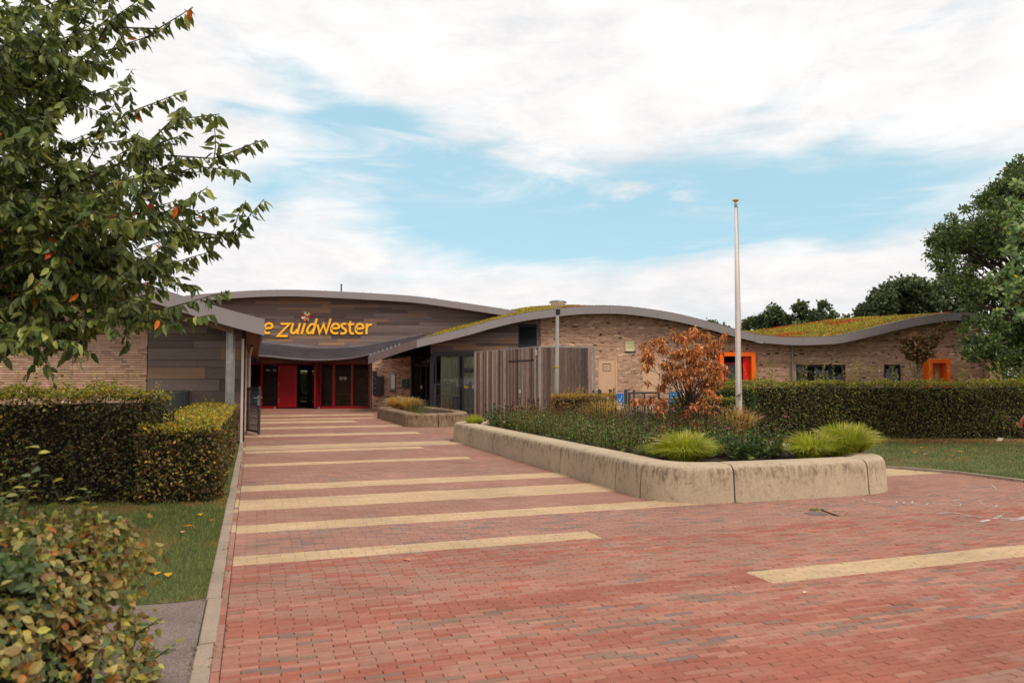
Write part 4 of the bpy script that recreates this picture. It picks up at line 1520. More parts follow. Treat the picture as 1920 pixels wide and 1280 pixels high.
for k, (ax_, az_, cc) in enumerate([(790, 182, (168, 216, 184)), (862, 216, (250, 178, 40)), (868, 284, (172, 20, 34)), (822, 330, (100, 170, 130)), (752, 324, (240, 96, 30)), (714, 268, (238, 206, 180)), (738, 204, (196, 24, 34))]):
    tip = np.array((ax_, az_), float); c = np.array(cxz, float); d = tip - c
    n = np.array((-d[1], d[0])) * .42
    poly = [zp(*(c + d * .12)), zp(*(c + d * .5 + n * .25)), zp(*tip), zp(*(c + d * .75 - n * .9)), zp(*(c + d * .3 - n * .8))]
    MB().prism(poly, YE - .085, YE - .05, lin(*cc, .9)).build('petal', m_print, sign)

# ------------------------------------------------------------------ brick wall with post boxes, beside the doors
YM = 40.5
xm0, xm1 = xw(697.5, YM), xw(770, YM)
nib = thing('brick_wall', ((xm0 + xm1) / 2, YM, 0), 'short brick wall under the roof edge with post boxes, between entrance glass and dark doorway', 'wall')
zm = lambda x: 2.66 + (x - xm0) * .12
w0 = wall('wall', YM + .03, YM + .3, xm0, xm1, 0, zm, [], m_mortar, nib)
bricks(YM, xm0, xm1, 0, zm, [], w0, dark=.03, pal=c_bricks, wt=[.3, .3, .12, .25, .03])
mbx = thing('letterbox_unit', (xw(709, YM), YM, 1), 'black bank of post boxes with silver locks on the brick wall beside the entrance', 'letterbox')
b_ = MB().box((xw(701, YM), YM - .24, zw(740.5, YM)), (xw(719.5, YM), YM - .01, zw(705, YM))).build('body', m_frame, mbx)
for k in range(4):
    z0_ = zw(740, YM) + k * .245
    dd = MB().box((xw(701.5, YM), YM - .25, z0_), (xw(719, YM), YM - .241, z0_ + .232)).build('flap', m_frame, mbx)
    MB().box((xw(705.2, YM) - .025, YM - .262, z0_ + .11), (xw(705.2, YM) + .025, YM - .251, z0_ + .15)).build('lock', m_galv, dd)
MB().box((xw(699.5, YM), YM - .12, zw(704.6, YM)), (xw(706.5, YM), YM - .01, zw(695, YM))).build('intercom', m_frame, mbx)
ntb = thing('notice_board', (xw(736, YM), YM, 1), 'narrow glazed notice case with a grey frame on the brick wall', 'notice board')
MB().box((xw(731.5, YM), YM - .06, zw(731, YM)), (xw(741.5, YM), YM - .004, zw(698, YM))).build('frame', m_galv, ntb)
MB().box((xw(733.8, YM), YM - .066, zw(728, YM)), (xw(741, YM), YM - .061, zw(702.5, YM))).build('panel', m_white, ntb)
MB().box((xw(731, YM), YM - .12, zw(733, YM)), (xw(741.5, YM), YM - .004, zw(731.3, YM))).build('sill', m_frame, ntb)
gbx = thing('letterbox', (xw(760, YM), YM, 1.2), 'dark green letterbox on the brick wall left of the dark doorway', 'letterbox')
MB().box((xw(754.5, YM), YM - .2, zw(726.5, YM)), (xw(765.8, YM), YM - .005, zw(712, YM))).build('body', m_green, gbx)
MB().box((xw(754, YM), YM - .22, zw(712, YM)), (xw(766.2, YM), YM - .002, zw(710.5, YM))).build('lid', m_green, gbx)
MB().box((xw(755.5, YM), YM - .21, zw(719.4, YM)), (xw(759, YM), YM - .201, zw(715.5, YM))).build('slot', m_frame, gbx)
# dark doorway in the recess
YD = 41.0
dw = thing('doorway', (xw(789, YD), YD, 0), 'dark recessed doorway with small upper panes, between the post-box wall and curtained glass', 'doorway')
xq0, xq1 = xm1 + .02, xw(807, YD) + .5
MB().box((xm1 + .001, YM - .02, 0), (xm1 + .08, YM + .5, 2.9)).build('jamb', m_frame, dw)
MB().box((xq0, YD + .1, 0), (xq1, YD + .14, 3.6)).build('back_panel', m_void, dw)
for pxa in (774, 788.5, 799, 806):
    MB().box((xw(pxa, YD) - .035, YD, 0), (xw(pxa, YD) + .035, YD + .09, zw(671.5, YD))).build('mullion', m_frame, dw)
MB().box((xq0 + .05, YD - .002, zw(682, YD)), (xw(806, YD), YD + .088, zw(679.8, YD))).build('transom', m_frame, dw)
MB().box((xq0 + .05, YD - .002, zw(671.5, YD)), (xw(806, YD), YD + .088, zw(669.5, YD))).build('door_head', m_frame, dw)
for a_, b_ in ((775.5, 787.5), (789.5, 798), (800, 805)):
    MB().box((xw(a_, YD), YD + .03, zw(680, YD)), (xw(b_, YD), YD + .05, zw(672, YD))).build('pane', m_glass, dw, label='small upper pane')
    MB().box((xw(a_, YD), YD + .02, .1), (xw(b_, YD), YD + .04, zw(682, YD))).build('pane', m_glassd, dw)
MB().box((xw(799, YD) - .02, YD - .02, .1), (xw(799, YD) + .01, YD - .004, zw(684, YD))).build('red_edge', m_reddoor, dw)
MB().box((xw(788, YD) + .0, YD - .012, zw(728.5, YD)), (xw(792.5, YD), YD - .002, zw(722, YD))).build('notice', m_white, dw)
for k in range(4):   # dark ribbed cladding left of the upper door
    pass

# ------------------------------------------------------------------ left building
YL, YLF = 19.0, 17.6
SL = 485.0 / 1400.0
left = thing('school_building', (-12, YL, 0), 'brick and timber building with a sloping grey roof edge behind the cherry tree', 'building')
lp = [(-420, 520), (-250, 480), (-120, 470), (-40, 475), (31, 488), (130, 501), (230, 521), (300, 541), (371, 563.5), (436, 582.5), (494, 598)]
Lr = curve_fn(lp, YLF)
XLR = xw(493.5, YLF)


def roofL(x, v):
    y = YLF + .03 + (42.2 - YLF) * v
    return (x - SL * (y - YLF), y, float(Lr(x)) - .03)


loft('roof', roofL, -17.5, XLR - .03, [0, .25, .5, .75, 1], m_soffit, left, th=.22, nx=50)
fascia(Lr, YLF, -17.5, XLR, .385, left, 2.6, m_fascia)
e0 = np.array((XLR, YLF)); 
zE = float(Lr(XLR))
n_ = 9
for k in range(n_):
    ya, yb = YLF + .06 + (42.1 - YLF) * k / n_, YLF + .05 + (42.1 - YLF) * (k + 1) / n_
    MB().obox((XLR - SL * (ya - YLF) - .03, ya), (XLR - SL * (yb - YLF) - .03, yb), .05, zE - .385, zE).build('fascia_panel', m_fascia2, left)
xc_ = xw(456, YL)
xbl = xw(275, YL)
topL = lambda x: float(Lr(x + SL * (YL - YLF))) - .2
o_lw = (xw(-160, YL), xw(80, YL), zw(613, YL), zw(576, YL))
w1 = wall('wall', YL + .03, YL + .3, -17.5, xc_ - .05, 0, topL, [o_lw], m_mortar, left)
bricks(YL, -16.2, xbl, 0, topL, [o_lw], w1, keep=300, dark=.0, pal=c_bricks, wt=[.42, .36, .1, .1, .02])
boards(YL, xbl + .02, xc_ - .05, .05, topL, .30, w1, [], .9, 2.4)
fx = MB().box((o_lw[0], YL - .01, o_lw[3] - .05), (o_lw[1], YL + .1, o_lw[3])).box((o_lw[1] - .05, YL - .009, o_lw[2]), (o_lw[1], YL + .1, o_lw[3] - .05)).box((o_lw[0], YL - .009, o_lw[2]), (o_lw[1] - .05, YL + .1, o_lw[2] + .05)).box((xw(8, YL), YL - .005, o_lw[2] + .05), (xw(14, YL), YL + .09, o_lw[3] - .05)).build('window', m_white, left)
MB().box((o_lw[0], YL + .04, o_lw[2] + .03), (o_lw[1] - .03, YL + .05, o_lw[3] - .03)).build('pane', m_glass, fx)
MB().box((o_lw[0], YL + .25, o_lw[2]), (o_lw[1], YL + .28, o_lw[3])).build('blind', m_white, fx)
MB().box((o_lw[0], YL - .09, o_lw[2] - .07), (o_lw[1] + .05, YL + .02, o_lw[2] - .002)).build('sill', m_kerb, fx)
# chalk drawings on the brick wall
chk = MB()
cx, cz = xw(115, YL), zw(676, YL)
ringp = [(cx + .25 * math.cos(q), cz + .22 * math.sin(q)) for q in np.linspace(0, 2 * math.pi, 26)]
stroke(chk, ringp, .012, YL - .012, .004, lambda a_, b_: (a_, b_))
cx2 = xw(172, YL)
stroke(chk, [(cx2 + .16 * math.cos(q), cz + .25 * math.sin(q) * 1.2) for q in np.linspace(-.5, 4.2, 16)], .011, YL - .012, .004, lambda a_, b_: (a_, b_))
chk.build('chalk_drawing', m_chalk, left)
# white corner trim, side wall along the path (bricks), rain pipe
MB().box((xc_ - .045, YL - .02, 0), (xc_ + .0, YL + .03, zE - .39)).build('corner_trim', m_white, left)
side0 = np.array((xc_, YL + .05)); sdir_ = np.array((-SL, 1.0)) / math.hypot(SL, 1)
Ls = (41.9 - YL) * math.hypot(SL, 1)
MB().obox(side0 + np.array((-.2, .3)), side0 + np.array((-.2, 0)) + sdir_ * Ls, .2, 0, zE - .3).build('side_wall', m_mortar, left)


def sidemap(lo, mats):
    # x along the wall -> direction sdir_, y depth -> leftwards
    nx_ = np.array((-sdir_[1], sdir_[0]))   # outward is to the right: depth goes left
    lo2 = np.stack((side0[0] + sdir_[0] * lo[:, 0] + nx_[0] * lo[:, 1], side0[1] + sdir_[1] * lo[:, 0] + nx_[1] * lo[:, 1], lo[:, 2]), 1)
    m2 = np.zeros_like(mats)
    m2[:, 0, 0] = sdir_[0] * mats[:, 0, 0]; m2[:, 0, 1] = sdir_[1] * mats[:, 0, 0]
    m2[:, 1, 0] = nx_[0] * mats[:, 1, 1]; m2[:, 1, 1] = nx_[1] * mats[:, 1, 1]
    m2[:, 2, 2] = mats[:, 2, 2]
    return lo2, m2


sw = [c for c in left.children if c.name.startswith('side_wall')][0]
sw_b = bricks(0.0, .3, Ls, 0, lambda x: zE - .32, [], sw, dark=.02, mapf=sidemap, stuff='side_bricks')
px_, py_ = xw(466.5, 22.5), 22.5
MB().tube([(px_, py_, 0), (px_, py_, 2.25), (px_ + .03, py_ - .05, 2.4), (px_ + .18, py_ - .3, 2.62)], .055, 10).build('rain_pipe', m_galv, left)
# galvanised column with a beam under the overhang
xk0, xk1 = xw(425.3, 18), xw(437.6, 18)
colm = thing('steel_column', ((xk0 + xk1) / 2, 18.0, 0), 'galvanised steel column carrying the left roof overhang', 'column')
MB().box((xk0, 17.93, 0), (xk0 + .02, 18.09, zw(617, 18))).box((xk1 - .02, 17.93, 0), (xk1, 18.09, zw(617, 18))).box((xk0 + .02, 17.95, 0), (xk1 - .02, 17.965, zw(617, 18))).build('post', m_galv, colm)
MB().box((xk0 - .02, 17.9, zw(617, 18)), (xk1 + .01, 18.12, zw(609, 18))).build('head_plate', m_bark, colm)
v = []
for x in np.linspace(xw(280, 17.9), xk1 + .05, 12):
    zt_ = float(Lr(x)) - .4
    v += [(x, 17.86, zt_ - .14), (x, 17.86, zt_), (x, 18.0, zt_), (x, 18.0, zt_ - .14)]
add('roof_beam', v, [np.array([(i * 4 + j, i * 4 + 4 + j, i * 4 + 4 + (j + 1) % 4, i * 4 + (j + 1) % 4) for i in range(11) for j in range(4)])], m_soffit, left)
# ------------------------------------------------------------------ wooden shed
shed = thing('wooden_shed', (0.5, 29, 0), 'weathered grey-brown plank shed with steel corner strips beside the lamp post', 'shed')
A2, B2, C2 = np.array((xw(889.5, 32), 32.0)), np.array((xw(1012.5, 27), 27.0)), np.array((xw(1114.5, 27.6), 27.6))
HS = 2.78
c_pl = scaled([lin(138, 116, 104, .75), lin(112, 93, 84, .75), lin(92, 75, 68, .75), lin(164, 144, 130, .8), lin(76, 60, 56, .75)], 1.45)


def planks(a, b, w, parent, pal, wt):
    L_ = np.linalg.norm(b - a); d = (b - a) / L_; n = int(L_ / w)
    nn_ = np.array((-d[1], d[0]))
    if nn_[1] > 0: nn_ = -nn_
    for k in range(n):
        p = a + d * (k * L_ / n + .003); q = a + d * ((k + 1) * L_ / n - .003)
        off = nn_ * rng.uniform(0, .014)
        c = pick(pal, wt, 1, .12)[0]
        o = MB().obox(p + off, q + off, .03, .06, HS - rng.uniform(0, .006)).build('plank', m_plank, parent, color=c)


planks(A2, B2, .125, shed, c_pl, [.35, .25, .1, .25, .05])
planks(B2, C2, .125, shed, c_pl, [.12, .3, .3, .06, .22])
E2 = C2 + (A2 - B2); back = [A2, B2, C2, E2]
planks(C2 + np.array((0, .02)), E2, .6, shed, c_pl, [.1, .3, .3, .1, .2])
for p, q in ((A2, B2), (B2, C2), (C2, E2), (E2, A2)):
    MB().obox(p + np.array((0, .06)), q + np.array((0, .06)), .05, 0, HS - .02).build('frame_wall', m_void, shed)
MB().raw([(*A2, HS + .0), (*B2, HS), (*C2, HS), (*E2, HS), (*A2, HS + .05), (*B2, HS + .05), (*C2, HS + .05), (*E2, HS + .05)], [(4, 5, 6, 7), (3, 2, 1, 0), (0, 1, 5, 4), (1, 2, 6, 5), (2, 3, 7, 6), (3, 0, 4, 7)]).build('roof_cap', m_galv, shed)


def on_AB(px, py=700):
    """point of the front left shed face seen at photo column px"""
    k = (px - 960) / FPX
    d = B2 - A2
    t = (k * A2[1] - A2[0]) / (d[0] - k * d[1])
    return A2 + d * t


for px, w in ((1013.6, .1), (1110.0, .0)):
    if w: p = on_AB(1012.5); MB().box((B2[0] - .05, B2[1] - .05, 0), (B2[0] + .04, B2[1] + .0, HS + .03)).build('corner_strip', m_galv, shed)
MB().box((C2[0] - .02, C2[1] - .04, 0), (C2[0] + .03, C2[1] + .02, HS)).build('corner_strip', m_galv, shed)
nrm2 = np.array((-(B2 - A2)[1], (B2 - A2)[0])); nrm2 = nrm2 / np.linalg.norm(nrm2)
if nrm2[1] > 0: nrm2 = -nrm2
for px, w in ((956.5, .06), (977.5, .07), (1001, .05)):
    p = on_AB(px) + nrm2 * .03; d = (B2 - A2) / np.linalg.norm(B2 - A2) * w / 2
    MB().obox(p - d, p + d, .03, .05, 2.3).build('door_strip', m_galv, shed)
p, q = on_AB(954.5) + nrm2 * .035, on_AB(1002) + nrm2 * .035
MB().obox(p, q, .04, 2.3, 2.345).build('door_head', m_frame, shed)
p = on_AB(977.5) + nrm2 * .06
MB().box((p[0] - .04, p[1] - .03, 1.1), (p[0] + .04, p[1] + .01, 1.24)).build('lock', m_white, shed)
p = on_AB(1007) + nrm2 * .04
MB().box((p[0] - .03, p[1] - .03, 2.5), (p[0] + .04, p[1] + .01, 2.68)).build('label_plate', m_white, shed)

# ------------------------------------------------------------------ lamp post and flagpole
ZL = 23.0
lx = xw(1043, ZL)
lamp = thing('street_lamp', (lx, ZL, 0), 'grey lamp post with a wide cream bowl lantern in front of the wooden shed', 'lamp')
MB().tube([(lx, ZL, 0), (lx, ZL, 1.2), (xw(1045.5, ZL), ZL, zw(588, ZL))], [.085, .075, .048], 14).build('post', m_lampst, lamp, smooth=True)
lx2, lz = xw(1046.5, ZL), zw(580, ZL)
MB().lathe((lx2, ZL, lz), [(.05, -.14), (.055, .0), (.1, .02), (.26, .2), (.265, .215)], 24).build('lens', m_opal, lamp, smooth=True)
MB().lathe((lx2, ZL, lz), [(.27, .205), (.275, .235), (.2, .27), (.1, .285), (.01, .29)], 24).build('hood', m_zinc, lamp, smooth=True)
MB().tube([(lx2, ZL, lz - .16), (lx2, ZL, lz - .0)], .07, 12).build('collar', m_frame, lamp)
MB().tube([(xw(1043.6, ZL), ZL, zw(688, ZL)), (xw(1043.6, ZL), ZL, zw(685, ZL))], .079, 12).build('orange_band', m_gold, lamp)
ZP = 18.0
fx_ = xw(1384.5, ZP)
flag = thing('flagpole', (fx_, ZP, 0), 'tall white flagpole with a gold disc on top rising behind the flower bed', 'flagpole')
zt = zw(380, ZP)
MB().tube([(fx_, ZP, 0), (fx_, ZP, 1.6), (fx_, ZP, zt * .6), (fx_, ZP, zt)], [.078, .074, .056, .032], 16).build('pole', m_white, flag, smooth=True)
MB().lathe((fx_, ZP, zt), [(.03, 0), (.035, .03), (.078, .045), (.078, .062), (.05, .075), (.005, .08)], 16).build('top_disc', m_gold, flag, smooth=True)
MB().tube([(fx_, ZP, zt - .12), (fx_, ZP, zt - .03)], .038, 12).build('truck', m_galv, flag)
MB().tube([(fx_ - .085, ZP - .05, 1.2), (fx_, ZP - .09, 1.24), (fx_ + .09, ZP - .03, 1.31)], .01, 6).build('cord', m_frame, flag)
MB().tube([(fx_ + .03, ZP - .085, 1.2), (fx_ + .055, ZP - .07, zt * .5), (fx_ + .03, ZP - .04, zt - .1)], .006, 5).build('rope', m_kerb, flag)
MB().box((fx_ - .02, ZP - .09, 1.12), (fx_ + .02, ZP - .07, 1.28)).build('cleat', m_galv, flag)

# ------------------------------------------------------------------ fences and gates


def mesh_fence(name, pts, h, label, cat='fence', post_every=True, wires=.05, z0=.08, group=None, mat=m_dark, posts=None):
    root = thing(name, (float(pts[0][0]), float(pts[0][1]), 0), label, cat, group)
    for a, b in zip(pts[:-1], pts[1:]):
        a, b = np.array(a, float), np.array(b, float)
        L_ = np.linalg.norm(b - a); d = (b - a) / L_
        m = MB()
        for k in range(int(L_ / wires)):
            p = a + d * (k * wires)
            m.obox(p, p + d * .005, .005, z0, h)
        for zz in np.arange(z0, h, .2):
            m.obox(a, b, .008, zz, zz + .007)
        m.build('wire_mesh', mat, root, kind='stuff')
    for p in pts:
        MB().box((p[0] - .03, p[1] - .03, 0), (p[0] + .03, p[1] + .03, h + .05)).build('post', mat, root)
    return root


def frame_gate(name, a, b, h, label, cat='gate', z0=.1, bars=0, mat=m_dark, lock=None, wires=.05, rail=.04):
    a, b = np.array(a, float), np.array(b, float)
    root = thing(name, (float(a[0]), float(a[1]), 0), label, cat)
    L_ = np.linalg.norm(b - a); d = (b - a) / L_
    MB().obox(a, a + d * rail, rail, z0, h).obox(b - d * rail, b, rail, z0, h).obox(a + d * rail, b - d * rail, rail * .98, h - rail, h - .001).obox(a + d * rail, b - d * rail, rail * .98, z0 + .001, z0 + rail).build('frame', mat, root)
    m = MB()
    for k in range(1, int(L_ / wires)):
        m.obox(a + d * (k * wires), a + d * (k * wires + .004), .005, z0 + rail, h - rail)
    for zz in np.arange(z0 + .2, h - rail, .2):
        m.obox(a + d * rail, b - d * rail, .008, zz, zz + .008)
    m.build('wire_mesh', mat, root, kind='stuff')
    return root


# open gate at the end of the left hedge
ga, gb = G(463, 813), G(486, 818.5)
gt = frame_gate('gate', ga, gb, 1.38, 'open dark metal mesh gate with lever handles at the end of the left hedge', wires=.03, rail=.055)
d = (gb - ga) / np.linalg.norm(gb - ga)
g3 = gb - d * .05
MB().tube([(gb[0] - .02, gb[1], .06), (gb[0] - .02, gb[1], 1.42)], .035, 8).build('lock_post', m_dark, gt)
MB().box((gb[0] - .05, gb[1] - .06, .88), (gb[0] + .01, gb[1] - .035, 1.15)).build('lock_case', m_galv, gt)
MB().tube([(gb[0] - .02, gb[1] - .08, 1.1), (gb[0] - .09, gb[1] - .1, 1.085), (gb[0] - .15, gb[1] - .1, 1.1)], .013, 6).build('handle', m_galv, gt)
MB().tube([(gb[0] + .0, gb[1] - .06, 1.1), (gb[0] + .06, gb[1] - .1, 1.09), (gb[0] + .1, gb[1] - .1, 1.12)], .013, 6).build('handle', m_galv, gt)
gp = G(452, 818)
post = MB().box((gp[0] - .045, gp[1] - .045, 0), (gp[0] + .045, gp[1] + .045, 1.42)).build('gate_post', m_dark)
tag(post, 'thick dark square gate post where the left hedge meets the open gate', 'post')
lf = mesh_fence('fence', [(-9.0, 21.4), (-7.75, 21.6)], 1.4, 'thin dark wire fence behind the far end of the left hedge')
# grey solid panels
pf = thing('panel_fence', (-6.2, 13, 0), 'solid grey fence panels running back behind the corner of the left hedge', 'fence')
ppts = [np.array(W(291, 700, 13.2)[:2]), np.array(W(318, 700, 15.2)[:2]), np.array(W(344, 700, 17.6)[:2]), np.array(W(361, 700, 19.8)[:2])]
for a, b in zip(ppts[:-1], ppts[1:]):
    dd = (b - a) / np.linalg.norm(b - a)
    MB().obox(a + dd * .04, b - dd * .04, .03, .1, 1.32).build('fence_panel', M_ if False else m_dark, pf)
for p in ppts:
    MB().box((p[0] - .035, p[1] - .035, 0), (p[0] + .035, p[1] + .035, 1.37)).build('post', m_dark, pf)
pp = W(367, 728, 19.9)
bl = thing('marker_post', (pp[0], pp[1], 0), 'white and blue flat post at the far end of the grey fence panels', 'post')
MB().box((pp[0] - .07, pp[1] - .03, 0), (pp[0] - .025, pp[1], 1.38)).box((pp[0] + .02, pp[1] - .03, 0), (pp[0] + .07, pp[1], 1.38)).build('white_strip', m_white, bl)
MB().box((pp[0] - .024, pp[1] - .028, 0), (pp[0] + .019, pp[1], 1.37)).build('blue_strip', m_blue, bl)

# gates between the small planter and the shed
YG = 32.6
fa, fb = (xw(814, YG), YG), (xw(849, YG), YG)
g1 = frame_gate('fence_gate', fa, fb, 1.42, 'dark metal fence panel in front of the left pale curtain', 'fence', wires=.06)
fa2, fb2 = (xw(861, YG), YG), (xw(889, YG), YG + .1)
g2 = frame_gate('fence_gate', fa2, fb2, 1.42, 'dark metal fence panel carrying a yellow butterfly beside the shed', 'fence', wires=.06)
bfx, bfz = xw(874.5, YG), zw(725, YG)
MB().prism([(bfx - .1, bfz + .06), (bfx, bfz), (bfx + .1, bfz + .06), (bfx + .09, bfz - .04), (bfx + .02, bfz - .07), (bfx - .04, bfz - .07), (bfx - .09, bfz - .02)], YG - .06, YG - .04).build('butterfly', m_gold, g2)
MB().box((xw(885.8, YG), YG - .05, zw(728, YG)), (xw(889, YG), YG - .03, zw(721, YG))).build('notice', m_white, g2)
yp = 30.5
pst = MB().box((xw(880.2, yp), yp, 0), (xw(883.8, yp), yp + .08, zw(715, yp))).build('gate_post', m_dark)
tag(pst, 'free-standing dark gate post just left of the shed', 'post')
bin_ = thing('litter_bin', (xw(855, 32.2), 32.2, 0), 'black litter bin between the two dark fence panels', 'bin')
MB().box((xw(849.5, 32.2), 32.0, .1), (xw(861, 32.2), 32.3, zw(743, 32.2))).build('body', m_frame, bin_)
MB().box((xw(848.5, 32.2), 31.97, zw(743, 32.2)), (xw(862, 32.2), 32.33, zw(741.5, 32.2))).build('rim', m_dark, bin_)

# gate with the blue boards behind the bed
ZG = 22.0
gx0 = xw(1176, ZG)
gA = frame_gate('gate', (xw(1178, ZG), ZG), (xw(1239, ZG), ZG + .2), zw(734.5, ZG), 'wide dark mesh gate behind the flower bed with a small white notice', wires=.035, rail=.05)
MB().box((xw(1186, ZG), ZG - .05, zw(760, ZG)), (xw(1196, ZG), ZG - .035, zw(748, ZG))).build('notice', m_white, gA)
MB().box((xw(1207, ZG), ZG - .0, .1), (xw(1210, ZG), ZG + .08, zw(735, ZG))).build('middle_post', m_dark, gA)
gpo = MB().box((xw(1170, ZG), ZG - .08, 0), (xw(1175.5, ZG), ZG + .0, zw(730.5, ZG))).build('gate_post', m_dark)
tag(gpo, 'dark square post between the blue tick board and the wide mesh gate', 'post')
bs1 = thing('sign_board', (xw(1163, ZG), ZG, 0), 'upright blue board with a white tick above a printed picture, left of the mesh gate', 'sign')
YS = ZG - .06
MB().box((xw(1156, YS), YS, zw(775, YS)), (xw(1169.4, YS), YS + .02, zw(737, YS))).build('board', m_white, bs1)
MB().box((xw(1156, YS), YS - .004, zw(760.5, YS)), (xw(1169, YS), YS - .0005, zw(737.3, YS))).build('blue_field', m_blue, bs1)
tk = MB()
stroke(tk, [(1160.2, 747.5), (1161.6, 752), (1166, 741.5)], 1.0, YS - .009, .004, lambda a_, b_: (xw(a_, YS), zw(b_, YS)))
tk.build('tick', m_white, bs1)
tk = MB()
for a_, b_ in ((1157.5, 1159), (1159.6, 1161.4), (1162, 1163.2), (1163.8, 1166.4)):
    tk.box((xw(a_, YS), YS - .008, zw(757.2, YS)), (xw(b_, YS), YS - .005, zw(755.8, YS)))
tk.build('lettering', m_white, bs1)
rr = MB()
for k in range(26):
    a_, b_ = rng.uniform(1156.5, 1168), rng.uniform(762, 774)
    w_ = rng.uniform(.6, 1.6)
    rr.box((xw(a_, YS), YS - .003 - k * .00004, zw(b_ + w_, YS)), (xw(min(a_ + w_, 1169), YS), YS - .0006, zw(b_, YS)), [lin(60, 40, 50, .8), lin(150, 180, 200, .8), lin(200, 120, 110, .8), lin(120, 90, 80, .8)][k % 4])
rr.build('picture', m_print, bs1)
for px_ in (1157, 1168):
    MB().box((xw(px_, YS) - .02, YS + .021, 0), (xw(px_, YS) + .02, YS + .05, zw(740, YS))).build('leg', m_galv, bs1)
bs2 = thing('sign_board', (xw(1266, 22.3), 22.3, 0), 'blue board with small white lettering half hidden by the brown tree', 'sign')
Y2 = 22.3
MB().box((xw(1254.5, Y2), Y2, zw(757, Y2)), (xw(1277.5, Y2), Y2 + .02, zw(735, Y2))).build('board', m_blue, bs2)
rr = MB()
for (a_, b_, c_) in ((1256, 1259, 739), (1259.6, 1264, 739), (1264.8, 1269, 739), (1269.6, 1274, 739), (1256, 1258, 744.5), (1258.6, 1261, 744.5), (1262, 1264, 744.5)):
    rr.box((xw(a_, Y2), Y2 - .005, zw(c_ + .9, Y2)), (xw(b_, Y2), Y2 - .001, zw(c_, Y2)))
rr.build('lettering', m_white, bs2)
for px_ in (1256, 1276):
    MB().box((xw(px_, Y2) - .025, Y2 + .021, 0), (xw(px_, Y2) + .025, Y2 + .07, zw(736, Y2))).build('post', m_dark, bs2)
bf = mesh_fence('fence', [(xw(1112, 26), 26.0), (xw(1126, 26), 26.0), (xw(1144, 26), 26.1), (xw(1190, 26), 26.2), (xw(1300, 26), 26.4)], 1.2, 'thin dark wire fence with two thick posts in front of the beige doors')
for px_ in (1123, 1144.5):
    MB().box((xw(px_, 25.6) - .04, 25.56, 0), (xw(px_, 25.6) + .04, 25.64, zw(729.5, 25.6))).build('post', m_dark, bf)

# ------------------------------------------------------------------ hedges
c_top_lit = [lin(150, 142, 48, .62), lin(120, 118, 44, .6), lin(176, 140, 46, .62), lin(92, 98, 46, .58), lin(160, 112, 60, .6)]  # hedge tops: light from above is put into these leaf colours
c_side_shaded = [lin(84, 80, 38, .55), lin(64, 66, 36, .52), lin(112, 92, 44, .55), lin(132, 88, 50, .55), lin(98, 98, 48, .55)]  # hedge sides: shade is put into these darker leaf colours
c_dkgr = [lin(66, 84, 46, .55), lin(84, 98, 50, .58), lin(54, 70, 42, .52), lin(104, 108, 52, .58)]


